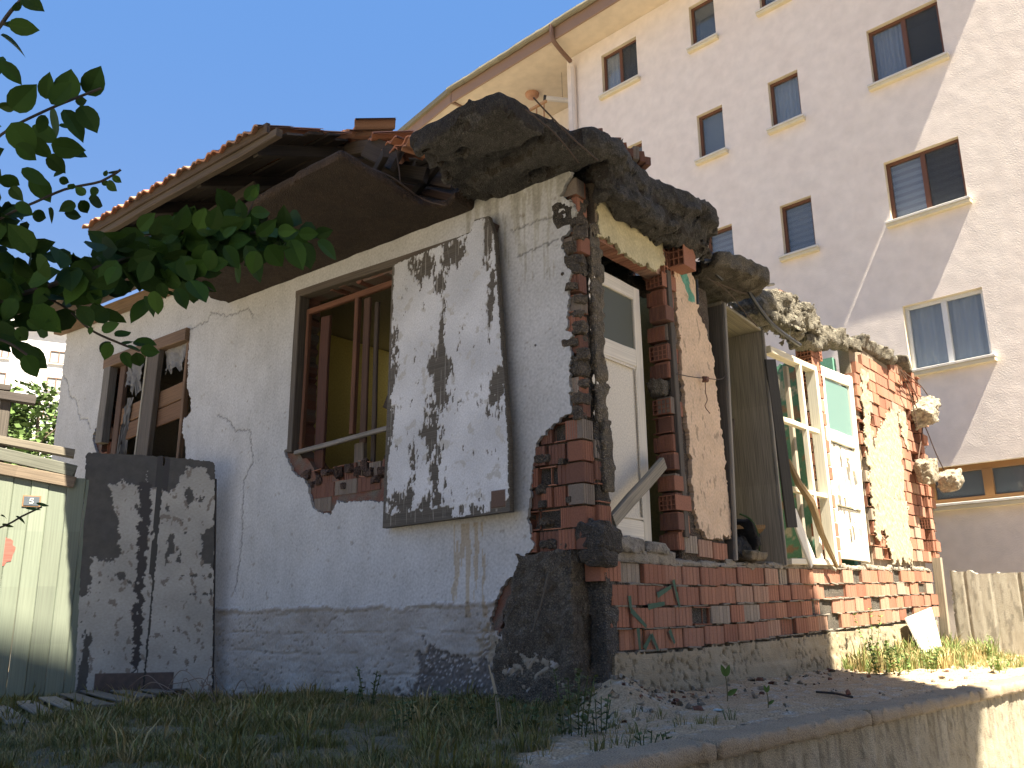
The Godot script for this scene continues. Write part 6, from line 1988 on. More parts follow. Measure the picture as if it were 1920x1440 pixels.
func fence() -> void:
	var t := thing("plank_fence", "grey-green plank fence with two old rails on top, half in sun", "fence", Vector3(Vector3(-4.999,-0.09,0.962).x, 0.0, Vector3(-4.999,-0.09,0.962).z))
	var U := Vector3(0.4037,0.0000,-0.9149)
	t.basis = Basis(U, Vector3.UP, U.cross(Vector3.UP))
	var s := 0.0
	var i := 0
	while s > -2.2:
		var w: float = [0.115, 0.15, 0.16, 0.145, 0.15, 0.13, 0.16, 0.15][i % 8]
		var c: Color = L(0.20, 0.235, 0.18) * [0.95, 1.05, 0.9, 1.1, 1.0][i % 5]
		c.a = 1.0
		beam("plank", t, M.white, Vector3(s - w * 0.5, -0.09, 0.004 * (i % 2)), Vector3(s - w * 0.5, 1.93 + 0.01 * (i % 3), 0.004 * (i % 2)), w - 0.001, 0.024, Vector3(1, 0, 0), c, 4, 0.001)
		s -= w
		i += 1
	var E0 := Vector2(-0.246,2.064)
	var E1 := Vector2(-0.869,2.198)
	var rc := [L(0.20, 0.21, 0.17), L(0.27, 0.21, 0.15)]
	for k in 2:
		var a := Vector2(-0.24,2.008) if k == 0 else Vector2(-0.238,1.895)
		var b := Vector2(-0.86,2.123) if k == 0 else Vector2(-0.844,1.984)
		var d := (b - a)
		beam("rail", t, M.wood, Vector3(a.x + 0.02, a.y, 0.03), Vector3(a.x + d.x * 4.0, a.y + d.y * 4.0, 0.03), 0.115, 0.035, Vector3.UP, rc[k], 5, 0.008)
	var ra := Vector2(-0.243,2.168)
	var rb := Vector2(-0.876,2.253)
	beam("top_beam", t, M.wood, Vector3(ra.x, ra.y, 0.0), Vector3(ra.x + (rb.x - ra.x) * 4.0, ra.y + (rb.y - ra.y) * 4.0, 0.0), 0.075, 0.09, Vector3.UP, L(0.26, 0.23, 0.18), 4, 0.006)
	var pa := Vector2(-0.85,2.255)
	var pb := Vector2(-0.877,2.72)
	beam("post", t, M.wood, Vector3(pa.x, 0.0, -0.05), Vector3(pb.x, pb.y, -0.05), 0.09, 0.09, Vector3(1, 0, 0), L(0.14, 0.12, 0.1))
	var ca := Vector2(-0.629,2.662)
	beam("cross_piece", t, M.wood, Vector3(ca.x, ca.y, 0.0), Vector3(ca.x - 0.9, ca.y + 0.06, 0.0), 0.085, 0.1, Vector3.UP, L(0.10, 0.085, 0.075))
	beam("cross_piece", t, M.wood, Vector3(ca.x - 0.22, ca.y + 0.09, 0.0), Vector3(ca.x - 1.0, ca.y + 0.13, 0.0), 0.06, 0.1, Vector3.UP, L(0.10, 0.085, 0.075))
	# enamel number plate
	var p := Vector2(-0.555,1.702)
	var np := holder("number_plate", t)
	tag(np, "small blue-grey house number plate reading 5, rusted round the rim")
	var b := Bag.new()
	b.box(Transform3D(Basis(), Vector3(p.x, p.y, 0.018)), Vector3(0.15, 0.105, 0.006), L(0.42, 0.24, 0.12), 0.003)
	obj("rim", b.mesh(), M.rust, np)
	b = Bag.new()
	b.box(Transform3D(Basis(), Vector3(p.x, p.y, 0.0225)), Vector3(0.128, 0.083, 0.005), L(0.09, 0.11, 0.14), 0.002)
	obj("plate", b.mesh(), M.plain, np)
	var tx := TextMesh.new()
	tx.text = "5"
	var sf := SystemFont.new()
	sf.font_names = PackedStringArray(["Droid Serif"])
	sf.font_weight = 700
	tx.font = sf
	tx.font_size = 64
	tx.pixel_size = 0.0011
	tx.depth = 0.002
	var wm := StandardMaterial3D.new()
	wm.albedo_color = Color(0.88, 0.88, 0.85)
	obj("numeral", tx, wm, np, Transform3D(Basis(), Vector3(p.x, p.y, 0.0265)))
	# faded red disc of paint on the planks
	var dc := Vector2(-0.766,1.242)
	var ring := PackedVector2Array()
	for k in 28:
		var a := TAU * k / 28.0
		ring.append(dc + Vector2(cos(a), sin(a) * 1.1) * (0.125 + 0.012 * sin(k * 2.3)))
	b = Bag.new()
	b.prism(ring, Vector3(0, 0, 0.0155), Vector3.RIGHT, Vector3.UP, Vector3(0, 0, 1), 0.001, L(0.50, 0.16, 0.12))
	tag(obj("paint_mark", b.mesh(), M.paintwood, t), "round patch of faded red paint")

func yard_bits() -> void:
	# collapsed slatted panel lying in the grass
	var t := thing("fallen_slat_panel", "collapsed panel of grey slats lying in the grass before the gate", "panel", Vector3(-4.056,-0.08,1.386))
	var o := t.position
	var rails := [[-2.355,-0.05,2.808, -4.424,-0.05,0.315], [-3.516,-0.05,2.427, -5.599,-0.05,0.027]]
	for r in rails:
		beam("rail", t, M.wood, Vector3(r[0], r[1] + 0.02, r[2]) - o, Vector3(r[3], r[4] + 0.03, r[5]) - o, 0.07, 0.03, Vector3(0, 0.1, 1), L(0.10, 0.085, 0.07))
	for k in 9:
		var f := k / 8.0
		var a := Vector3(rails[0][0], rails[0][1] + 0.05, rails[0][2]).lerp(Vector3(rails[0][3], rails[0][4] + 0.05, rails[0][5]), f) - o
		var b := Vector3(rails[1][0], rails[1][1] + 0.05, rails[1][2]).lerp(Vector3(rails[1][3], rails[1][4] + 0.05, rails[1][5]), f) - o
		var d := (b - a).normalized() * 0.15
		beam("slat", t, M.wood, a - d, b + d, 0.13, 0.018, Vector3(1, 0, 0.4), L(0.26, 0.245, 0.215) * (0.8 + 0.1 * (k % 4)))
	# dry bramble against the gate
	var br := thing("dry_bramble", "tangle of dead pale stems beside the steel sheets", "bramble", Vector3(-3.18,-0.07,0.733))
	for k in 11:
		var a := Vector3(rng.randf_range(-0.5, 0.5), 0.0, rng.randf_range(-0.15, 0.15))
		var dirx := rng.randf_range(-0.7, 0.7)
		wire("stem", br, M.bark, PackedVector3Array([a, a + Vector3(dirx * 0.3, rng.randf_range(0.1, 0.28), 0.05), a + Vector3(dirx * 0.7, rng.randf_range(0.12, 0.3), 0.1), a + Vector3(dirx * 1.1, rng.randf_range(0.0, 0.2), 0.12)]), 0.0035, L(0.32, 0.24, 0.19), 4)
	# white boards propped by the sunny wall
	var wb := thing("leaning_white_boards", "pair of white boards leaning against the sunlit brick plinth", "boards", Vector3(0.658,0.04,-5.622))
	var wo := wb.position
	var q4 := PT([0.1,0.544,-6.739, 0.1,0.601,-7.264, 0.1,0.676,-7.964, 0.35,0.023,-7.341, 0.35,-0.003,-6.912, 0.35,-0.019,-6.579])
	for k in 2:
		var c4 := [q4[k], q4[k + 1], q4[4 - k], q4[5 - k]]
		var nn: Vector3 = (c4[2] - c4[0]).cross(c4[1] - c4[3]).normalized()
		if nn.x < 0.0: nn = -nn
		var gap: Vector3 = (c4[1] - c4[0]) * 0.03
		var bb := Bag.new()
		var fr := [c4[0] + gap - wo, c4[1] - gap - wo, c4[2] - gap - wo, c4[3] + gap - wo]
		var bk := []
		for p in fr: bk.append(p - nn * 0.022)
		bb.quad(fr[0], fr[1], fr[2], fr[3], L(0.80, 0.78, 0.72))
		bb.quad(bk[3], bk[2], bk[1], bk[0], L(0.80, 0.78, 0.72))
		for e in 4:
			bb.quad(fr[e], bk[e], bk[(e + 1) % 4], fr[(e + 1) % 4], L(0.70, 0.67, 0.6))
		obj("board", bb.mesh(), M.panel, wb)
	var rod := thing("iron_rod", "thin dark rod lying on the terrace near the plinth", "rod", Vector3(0.795,0.02,-1.824))
	wire("bar", rod, M.rust, PackedVector3Array([Vector3.ZERO, Vector3(0.942,0.015,-1.807) - rod.position, Vector3(1.16,0.015,-1.546) - rod.position]), 0.009, L(0.06, 0.05, 0.045))
	var rb := thing("blue_scrap", "scrap of pale blue plastic on the earth below the plinth", "litter", Vector3(0.786,0.015,-0.233))
	obj("sheet", rock(701, Vector3(0.07, 0.014, 0.05), L(0.4, 0.55, 0.62), 0.006), M.plain, rb)
	var bent := thing("bent_bars", "two bent pale bars sticking out of the rubble at the split corner", "bars", Vector3(-0.227,0.15,-0.473))
	wire("bar", bent, M.bark, PT([0.0, 0.05, 0.0, 0.02, 0.14, 0.02, 0.08, 0.17, 0.0, 0.15, 0.12, -0.05, 0.19, 0.02, -0.06]), 0.007, L(0.42, 0.38, 0.32))
	wire("bar", bent, M.bark, PT([-0.04, -0.02, 0.06, -0.07, 0.02, 0.06, -0.06, 0.05, 0.06, 0.0, 0.06, 0.06]), 0.008, L(0.42, 0.38, 0.32))
	# stones and crumbs of mortar on the terrace: too many to count
	var mm := MultiMesh.new()
	mm.transform_format = MultiMesh.TRANSFORM_3D
	mm.use_colors = true
	mm.mesh = rock(702, Vector3(0.05, 0.03, 0.04), L(0.8, 0.8, 0.8), 0.009)
	var spots := []
	for k in 560:
		var x := rng.randf_range(0.02, 1.3) if k < 640 else rng.randf_range(-1.5, 1.3)
		var z := rng.randf_range(-8.0, 1.2) if k < 640 else rng.randf_range(0.0, 2.2)
		if k < 420: x = 0.03 + absf(rng.randfn(0.0, 0.25))
		if k < 120: z = rng.randfn(-0.1, 0.25); 
		if k < 120: x = 0.25 + rng.randfn(0.0, 0.15)
		spots.append(Vector3(x, ground_height(x, z) + 0.004, z))
	mm.instance_count = spots.size()
	for k in spots.size():
		var sc := pow(rng.randf(), 3.0) * 1.3 + 0.2
		mm.set_instance_transform(k, Transform3D(Basis.from_euler(Vector3(rng.randf() * 6.0, rng.randf() * 6.0, rng.randf() * 6.0)) * Basis.from_scale(Vector3.ONE * sc), spots[k]))
		var g := rng.randf_range(0.5, 1.1)
		mm.set_instance_color(k, Color(0.58 * g, 0.49 * g, 0.37 * g) if rng.randf() < 0.8 else Color(0.36 * g, 0.16 * g, 0.1 * g))
	var mi := MultiMeshInstance3D.new()
	mi.name = "rubble_crumbs"
	mi.multimesh = mm
	mi.material_override = M.concrete
	add_child(mi)
	tag(mi, "crumbs of mortar and brick scattered over the terrace", "rubble", "", "stuff")

func blade_mesh(nb: int, sd: int, spread: float, lean: float) -> ArrayMesh:
	var rg := RandomNumberGenerator.new()
	rg.seed = sd
	var b := Bag.new()
	for k in nb:
		var a := rg.randf() * TAU
		var o := Vector3(cos(a), 0, sin(a)) * rg.randf() * spread
		var d := Vector3(cos(a + rg.randf_range(-1, 1)), 0, sin(a)) * lean * rg.randf_range(0.3, 1.0)
		var w := Vector3(-sin(a), 0, cos(a)) * rg.randf_range(0.018, 0.035)
		var h := rg.randf_range(0.55, 1.0)
		var m := o + Vector3(0, h * 0.6, 0) + d * 0.35
		var tip := o + Vector3(0, h * rg.randf_range(0.8, 1.0), 0) + d
		b.quad(o - w, m - w * 0.7, m + w * 0.7, o + w)
		b.tri(m - w * 0.7, tip, m + w * 0.7)
	return b.mesh()

func scatter(called: String, label: String, mesh: Mesh, pts: Array, m: Material) -> void:
	# pts: [position, height, colour]
	var mm := MultiMesh.new()
	mm.transform_format = MultiMesh.TRANSFORM_3D
	mm.use_colors = true
	mm.mesh = mesh
	mm.instance_count = pts.size()
	for k in pts.size():
		var p = pts[k]
		var h: float = p[1]
		mm.set_instance_transform(k, Transform3D(Basis(Vector3.UP, rng.randf() * TAU) * Basis.from_scale(Vector3(h * rng.randf_range(0.7, 1.2), h, h * rng.randf_range(0.7, 1.2))), p[0]))
		mm.set_instance_color(k, p[2])
	var mi := MultiMeshInstance3D.new()
	mi.name = called
	mi.multimesh = mm
	mi.material_override = m
	add_child(mi)
	tag(mi, label, "grass", "", "stuff")

func grass() -> void:
	var dn := nz(161, 0.6, 3)
	var pts := []
	var dry := []
	for k in 42000:
		var x := rng.randf_range(-6.5, 1.2)
		var z := rng.randf_range(0.02, 4.6)
		# grass covers the yard in front of the house and thins out towards the coping
		var lim := 0.15 + 0.5 * (z - 0.2) + 0.3 * dn.get_noise_2d(x * 3.0, z * 3.0)
		if x > lim - 0.1 and rng.randf() > 0.06: continue
		var d := dn.get_noise_2d(x * 2.0, z * 2.0)
		if rng.randf() > 0.8 + d: continue
		var h := rng.randf_range(0.025, 0.085) * (1.0 + 0.9 * maxf(d, -0.4))
		if rng.randf() < 0.04: h *= 2.0
		var g := rng.randf_range(0.7, 1.25)
		var c := Color(0.155 * g, 0.155 * g, 0.032 * g)
		if rng.randf() < 0.3: c = Color(0.36 * g, 0.28 * g, 0.11 * g)
		pts.append([Vector3(x, ground_height(x, z) - 0.01, z), h, c])
	scatter("yard_grass", "short green grass with dry blades covering the yard", blade_mesh(9, 5, 0.35, 0.6), pts, M.grass)
	var sun := []
	for k in 1500:
		var z := rng.randf_range(-8.7, -4.5)
		var x := 0.04 + pow(rng.randf(), 1.3) * (1.35 if z < -5.6 else 0.5)
		if z > -5.2 and rng.randf() < 0.5: continue
		var g := rng.randf_range(0.7, 1.3)
		var c := Color(0.17 * g, 0.23 * g, 0.06 * g) if rng.randf() < 0.5 else Color(0.40 * g, 0.33 * g, 0.14 * g)
		var h := rng.randf_range(0.08, 0.26) * (1.5 if rng.randf() < 0.15 else 1.0)
		if x > 0.75: h *= 0.45
		sun.append([Vector3(x, ground_height(x, z) - 0.01, z), h, c])
	scatter("sunny_grass", "tall green and straw-coloured grass in the sun at the far end of the wall", blade_mesh(8, 8, 0.22, 0.7), sun, M.grass)

func weed(at: Vector3, h: float, n: int, label: String, col: Color, leaf := 0.05) -> void:
	var t := thing("weed", label, "plant", at, "weeds around the ruin")
	for k in n:
		var a := rng.randf() * TAU
		var lean := rng.randf_range(0.05, 0.3) * h
		var hh := h * rng.randf_range(0.6, 1.0)
		var o := Vector3(cos(a), 0, sin(a)) * 0.03 * n * 0.3
		var pts := PackedVector3Array([o, o + Vector3(cos(a) * lean * 0.4, hh * 0.5, sin(a) * lean * 0.4), o + Vector3(cos(a) * lean, hh, sin(a) * lean)])
		wire("stem", t, M.grass, pts, 0.003, col * 0.8, 4)
		var b := Bag.new()
		var steps := int(hh / (leaf * 0.55))
		for s in steps:
			var f := (s + 1.0) / (steps + 0.5)
			var p := pts[0].lerp(pts[1], f * 2.0) if f < 0.5 else pts[1].lerp(pts[2], f * 2.0 - 1.0)
			for q in 2:
				var w := rng.randf() * TAU
				var d := Vector3(cos(w), rng.randf_range(-0.1, 0.7), sin(w)).normalized() * leaf * rng.randf_range(0.7, 1.3) * (1.15 - 0.5 * f)
				var sd := d.cross(Vector3.UP).normalized() * leaf * 0.24
				var cc := col * rng.randf_range(0.75, 1.25)
				cc.a = 1.0
				b.quad(p, p + d * 0.45 + sd, p + d, p + d * 0.45 - sd, cc)
		obj("leaves", b.mesh(), M.grass, t)

func weeds() -> void:
	var g := L(0.085, 0.12, 0.03)
	var list := [[0.764,0,1.301, 0.34, 9, "dark bushy weed where the grass meets the coping"], [0.705,0,1.001, 0.22, 6, "small leafy weed at the rim of the coping, right of the dark bushy one"], [-1.454,0,0.641, 0.30, 5, "tall leafy weed against the limewashed plinth"], [-1.341,0,0.886, 0.2, 4, "low weed just left of the tall one by the plinth"], [-0.353,0,1.051, 0.24, 6, "weed in front of the dark bare patch of plinth"], [0.081,0,1.194, 0.2, 5, "weed beside two pale dry stalks"], [0.357,0,1.166, 0.22, 6, "weed below the bare concrete corner"], [-0.107,0,1.599, 0.2, 5, "spreading weed in the grass before the dark patch"], [1.225,0,1.389, 0.09, 4, "tiny weed growing on the bare earth by the coping"], [1.253,0,1.219, 0.08, 3, "tiny sprig on the bare earth close to the coping"]]
	for w in list:
		weed(Vector3(w[0], ground_height(w[0], w[2]) - 0.01, w[2]), w[3], w[4], w[5], g)
	var gs := L(0.17, 0.27, 0.07)
	var sl := [[0.31,0,-4.709, 0.75, 3, "tallest sunlit weed rising before the brick courses"], [0.541,0,-4.219, 0.45, 7, "broad leafy sunlit weed at the foot of the tallest one"], [0.694,0,-4.294, 0.35, 7, "bushy sunlit weed beside the leaning white boards"], [0.794,0,-4.937, 0.3, 6, "sunlit weed in front of the leaning white boards"], [1.375,0,-5.212, 0.22, 5, "low sunlit weed near the concrete garden wall"], [0.724,0,-7.741, 0.32, 4, "sunlit weed climbing at the concrete garden wall"]]
	for w in sl:
		var at := Vector3(w[0], 0, w[2])
		at.y = ground_height(at.x, at.z) - 0.01
		weed(at, w[3], w[4], w[5], gs, 0.07)
	for s in [[0.592,0.02,-0.751, 0.24, "two-leaved seedling standing before the cream plinth"], [0.978,0.02,-0.528, 0.14, "yellowish seedling by the plinth, right of the taller one"]]:
		var t := thing("seedling", s[4], "plant", Vector3(s[0], s[1] - 0.02, s[2]), "weeds around the ruin")
		var h: float = s[3]
		wire("stem", t, M.grass, PT([0, 0, 0, 0.005, h * 0.5, 0, 0, h * 0.75, 0]), 0.004, L(0.16, 0.13, 0.06), 5)
		for a in [[1.2, 0.75], [1.9, 0.75], [0.5, 0.25]]:
			obj("leaf", leaf_mesh(L(0.12, 0.19, 0.05), 3), M.leaf, t, Transform3D(Basis(Vector3(0.78, 0, -0.63), Vector3.UP, Vector3(0.63, 0, 0.78)) * Basis(Vector3(0, 0, 1), a[0]) * Basis.from_scale(Vector3(h * 0.36, h * 0.22, h * 0.3)), Vector3(0, h * a[1], 0)))
	for s in [[0.156,0,1.147, 0.28, "pale dry stalk, the taller of the pair in the grass"], [0.12,0,1.08, 0.24, "pale dry stalk leaning beside the taller one"]]:
		var t := thing("dry_stalk", s[4], "plant", Vector3(s[0], -0.02, s[2]))
		wire("stem", t, M.bark, PT([0, 0, 0, -0.02, s[3] * 0.6, 0, -0.06, s[3] * 1.25, 0.01]), 0.005, L(0.55, 0.48, 0.34), 4)

func leaf_mesh(col: Color, sd: int) -> ArrayMesh:
	# broad ovate leaf with a drawn-out tip, unit length along +x, folded on its midrib
	var rg := RandomNumberGenerator.new()
	rg.seed = sd
	var half := [0.0, 0.20, 0.30, 0.335, 0.30, 0.20, 0.075, 0.0]
	var at := [0.0, 0.09, 0.24, 0.42, 0.6, 0.77, 0.91, 1.0]
	var fold := rg.randf_range(0.05, 0.3)
	var curl := rg.randf_range(-0.25, 0.12)
	var b := Bag.new()
	for s in [-1.0, 1.0]:
		var c := col * rg.randf_range(0.85, 1.15)
		c.a = 1.0
		for k in 7:
			var m0 := Vector3(at[k], 0, curl * at[k] * at[k])
			var m1 := Vector3(at[k + 1], 0, curl * at[k + 1] * at[k + 1])
			var e0 := m0 + Vector3(0, half[k] * s, half[k] * fold)
			var e1 := m1 + Vector3(0, half[k + 1] * s, half[k + 1] * fold)
			if k == 0: b.tri(m0, e1, m1, c)
			elif k == 6: b.tri(m0, e0, m1, c)
			else: b.quad(m0, e0, e1, m1, c)
	return b.mesh()

func cherry_tree() -> void:
	var fork := Vector3(0.79,1.082,4.687)
	var base := Vector3(fork.x - 0.12, -0.08, fork.z + 0.1)
	var t := thing("broadleaf_tree", "dark green broad-leaved tree reaching its branches in from the left", "tree", base)
	var b := Bag.new()
	var crown := Vector3(0.99,1.459,4.731)
	b.tube(PackedVector3Array([Vector3(0, -0.1, 0), Vector3(0.05, 0.55, -0.03), fork - base, crown - base]), PackedFloat32Array([0.09, 0.075, 0.06, 0.04]), 9, L(0.10, 0.08, 0.06), 0.08)
	obj("trunk", b.mesh(), M.bark, t)
	var limbs := [
		[PT([0.957,1.354,4.716, 1.246,1.255,4.493, 1.475,1.297,4.351, 1.539,1.36,4.256, 1.583,1.44,4.116, 1.636,1.513,3.98, 1.677,1.552,3.85, 1.705,1.568,3.734]), 0.006],
		[PT([0.986,1.447,4.733, 1.356,1.418,4.499, 1.562,1.444,4.43, 1.611,1.496,4.367, 1.652,1.526,4.307, 1.681,1.556,4.28]), 0.003],
		[PT([0.99,1.459,4.731, 1.461,1.551,4.534, 1.655,1.568,4.506, 1.7,1.617,4.456, 1.74,1.653,4.412, 1.768,1.676,4.382]), 0.003],
		[PT([0.99,1.459,4.731, 1.532,1.618,4.609, 1.721,1.723,4.583, 1.753,1.764,4.571, 1.791,1.808,4.551]), 0.004],
		[PT([1.431,1.313,4.334, 1.493,1.272,4.285, 1.549,1.215,4.245, 1.568,1.194,4.19, 1.587,1.18,4.145]), 0.0028],
		[PT([1.246,1.255,4.493, 1.497,1.166,4.475, 1.563,1.141,4.425, 1.573,1.12,4.384]), 0.003],
		[PT([1.583,1.44,4.116, 1.63,1.495,4.079, 1.662,1.535,4.059]), 0.002],
		[PT([1.636,1.513,3.98, 1.685,1.568,3.948, 1.712,1.615,3.949]), 0.002],
		[PT([1.583,1.44,4.116, 1.645,1.372,4.063, 1.663,1.347,4.014]), 0.002],
		[PT([0.79,1.082,4.687, 1.025,0.734,4.381, 1.182,0.792,4.249, 1.205,0.825,4.201, 1.223,0.85,4.164]), 0.0025]]
	for q in limbs:
		var pts: PackedVector3Array = q[0]
		for i in pts.size(): pts[i] -= base
		wire("branch", t, M.bark, pts, q[1], L(0.07, 0.055, 0.045), 5)
	# leaf kinds
	var lm := []
	for k in 10:
		var c: Color = [L(0.028, 0.06, 0.014), L(0.035, 0.08, 0.016), L(0.042, 0.095, 0.018), L(0.03, 0.066, 0.016), L(0.038, 0.085, 0.017)][k % 5]
		lm.append(leaf_mesh(c, 170 + k))
	var cam := Vector3(3.502,0.563,5.152)
	# hand-placed leaves that draw the outline: stalk end and tip as points in the yard's own metres
	var L3 := [1.806,1.768,4.574,1.834,1.748,4.542,1.761,1.768,4.559,1.782,1.77,4.579,1.806,1.697,4.59,1.831,1.699,4.541,1.619,1.789,4.54,1.612,1.78,4.477,1.633,1.734,4.533,1.617,1.679,4.541,1.672,1.695,4.55,1.684,1.662,4.506,1.717,1.574,4.532,1.774,1.613,4.515,1.714,1.589,4.528,1.676,1.585,4.543,1.591,1.661,4.469,1.592,1.704,4.474,1.625,1.683,4.435,1.664,1.721,4.454,1.726,1.616,4.462,1.756,1.666,4.438,1.654,1.678,4.408,1.673,1.751,4.41,1.653,1.718,4.358,1.709,1.761,4.367,1.69,1.667,4.4,1.695,1.68,4.375,1.692,1.636,4.423,1.706,1.582,4.373,1.718,1.646,4.4,1.731,1.59,4.363,1.598,1.688,4.406,1.557,1.639,4.372,1.663,1.623,4.446,1.651,1.581,4.452,1.593,1.652,4.388,1.598,1.654,4.364,1.582,1.617,4.385,1.584,1.61,4.312,1.653,1.567,4.423,1.682,1.564,4.362,1.623,1.557,4.414,1.628,1.526,4.376,1.709,1.55,4.526,1.714,1.498,4.475,1.588,1.629,4.441,1.62,1.595,4.394,1.721,1.502,4.515,1.72,1.485,4.471,1.688,1.548,4.48,1.686,1.514,4.432,1.618,1.507,4.461,1.634,1.478,4.41,1.509,1.552,4.397,1.521,1.498,4.355,1.655,1.479,4.374,1.678,1.483,4.376,1.605,1.522,4.39,1.626,1.527,4.383,1.666,1.489,4.403,1.66,1.492,4.378,1.716,1.507,4.331,1.721,1.521,4.329,1.604,1.577,4.269,1.635,1.577,4.266,1.768,1.47,4.348,1.784,1.448,4.333,1.616,1.538,4.289,1.621,1.549,4.274,1.718,1.475,4.347,1.716,1.451,4.352,1.753,1.494,4.331,1.76,1.484,4.313,1.743,1.436,4.378,1.729,1.452,4.395,1.556,1.511,4.306,1.531,1.497,4.274,1.599,1.501,4.307,1.589,1.505,4.262,1.734,1.415,4.393,1.726,1.39,4.419,1.517,1.485,4.321,1.518,1.493,4.279,1.624,1.435,4.4,1.598,1.417,4.369,1.562,1.439,4.407,1.556,1.442,4.37,1.627,1.422,4.466,1.649,1.4,4.44,1.602,1.465,4.471,1.62,1.435,4.453,1.615,1.474,4.499,1.6,1.478,4.455,1.711,1.415,4.24,1.76,1.439,4.238,1.78,1.38,4.244,1.813,1.401,4.247,1.639,1.439,4.135,1.664,1.456,4.124,1.76,1.422,4.179,1.809,1.458,4.179,1.638,1.505,4.085,1.666,1.546,4.084,1.8,1.419,4.151,1.845,1.453,4.162,1.846,1.408,4.146,1.886,1.445,4.155,1.704,1.481,4.116,1.699,1.472,4.163,1.842,1.395,4.149,1.833,1.402,4.172,1.811,1.428,4.118,1.774,1.447,4.133,1.844,1.401,4.11,1.864,1.431,4.098,1.726,1.473,4.022,1.725,1.496,4.053,1.714,1.533,3.981,1.725,1.575,4.004,1.873,1.494,4.081,1.906,1.527,4.071,1.923,1.479,4.095,1.938,1.498,4.099,1.869,1.469,4.062,1.882,1.489,4.015,1.733,1.493,3.998,1.757,1.524,3.987,1.903,1.405,4.067,1.95,1.43,4.047,1.873,1.417,4.018,1.883,1.441,4.056,1.893,1.429,4.004,1.908,1.448,3.956,1.913,1.429,4.019,1.958,1.422,4.001,1.796,1.506,3.872,1.824,1.512,3.832,1.809,1.513,3.832,1.845,1.524,3.805,1.824,1.49,3.836,1.842,1.461,3.777,1.823,1.473,3.875,1.804,1.419,3.837,1.859,1.447,3.942,1.876,1.373,3.912,1.89,1.405,4,1.888,1.405,3.961,1.745,1.47,3.928,1.735,1.435,3.87,1.834,1.402,4.018,1.805,1.353,4.008,1.735,1.456,3.982,1.726,1.378,3.923,1.715,1.449,3.998,1.695,1.406,3.996,1.734,1.436,4.04,1.727,1.391,3.994,1.793,1.386,4.103,1.75,1.348,4.092,1.64,1.436,4.037,1.66,1.382,4.016,1.628,1.447,4.059,1.581,1.418,4.056,1.672,1.404,4.11,1.69,1.339,4.088,1.613,1.422,4.104,1.617,1.345,4.086,1.586,1.425,4.117,1.558,1.38,4.11,1.758,1.328,4.232,1.751,1.276,4.248,1.631,1.389,4.193,1.606,1.353,4.201,1.593,1.384,4.197,1.561,1.337,4.162,1.69,1.323,4.268,1.696,1.278,4.291,1.533,1.388,4.218,1.535,1.334,4.239,1.53,1.375,4.24,1.526,1.317,4.258,1.531,1.354,4.264,1.493,1.31,4.265,1.503,1.345,4.274,1.478,1.297,4.281,1.49,1.33,4.29,1.482,1.285,4.318,1.518,1.297,4.336,1.505,1.256,4.359,1.453,1.299,4.342,1.414,1.253,4.355,1.53,1.25,4.403,1.506,1.202,4.42,1.796,1.297,4.157,1.824,1.242,4.131,1.67,1.339,4.104,1.679,1.302,4.064,1.638,1.367,4.037,1.647,1.351,3.997,1.754,1.288,4.163,1.761,1.243,4.137,1.61,1.349,4.124,1.606,1.315,4.104,1.757,1.266,4.214,1.73,1.224,4.187,1.576,1.315,4.128,1.563,1.255,4.168,1.632,1.297,4.171,1.642,1.257,4.14,1.608,1.334,4.107,1.626,1.321,4.089,1.63,1.195,4.283,1.626,1.177,4.282,1.482,1.22,4.167,1.488,1.192,4.193,1.665,1.158,4.256,1.646,1.122,4.254,1.509,1.211,4.154,1.523,1.22,4.129,1.612,1.175,4.187,1.605,1.172,4.15,1.547,1.212,4.142,1.592,1.198,4.106,1.508,1.193,4.145,1.526,1.156,4.131,1.646,1.156,4.184,1.626,1.128,4.161,1.625,1.171,4.165,1.63,1.174,4.119,1.661,1.176,4.244,1.659,1.192,4.207,1.65,1.185,4.269,1.686,1.199,4.253,1.497,1.161,4.4,1.516,1.147,4.368,1.487,1.155,4.385,1.484,1.141,4.314,1.456,1.163,4.35,1.495,1.121,4.307,1.545,1.126,4.378,1.544,1.083,4.345,1.498,1.176,4.414,1.499,1.168,4.369,1.491,1.158,4.419,1.537,1.199,4.406,1.566,1.174,4.409,1.551,1.156,4.374,1.553,1.201,4.385,1.545,1.189,4.352,1.4,1.242,4.359,1.376,1.216,4.381,1.493,1.238,4.341,1.494,1.227,4.311,1.209,0.845,4.197,1.233,0.839,4.168,1.219,0.857,4.177,1.207,0.854,4.141,1.2,0.825,4.213,1.21,0.81,4.19,1.188,0.825,4.243,1.171,0.824,4.217,1.188,0.805,4.237,1.208,0.798,4.216]
	for i in range(0, L3.size(), 6):
		put_leaf(t, base, lm, Vector3(L3[i], L3[i + 1], L3[i + 2]), Vector3(L3[i + 3], L3[i + 4], L3[i + 5]), cam, 0.45 if i > L3.size() - 31 else 1.0)
	# the thick of the foliage, leaf upon leaf along the lower boughs: too many to tell apart
	var bag := Bag.new()
	var tones := [L(0.028, 0.06, 0.014), L(0.035, 0.08, 0.016), L(0.042, 0.095, 0.018), L(0.03, 0.066, 0.016)]
	var runs := [[limbs[0][0], 0.22, 0.94, 300, 0.15], [limbs[1][0], 0.35, 0.7, 90, 0.10], [limbs[2][0], 0.3, 0.7, 60, 0.09], [limbs[5][0], 0.2, 0.75, 40, 0.08], [limbs[3][0], 0.2, 0.9, 30, 0.09], [limbs[6][0], 0.1, 0.9, 20, 0.06], [limbs[8][0], 0.1, 0.9, 16, 0.05]]
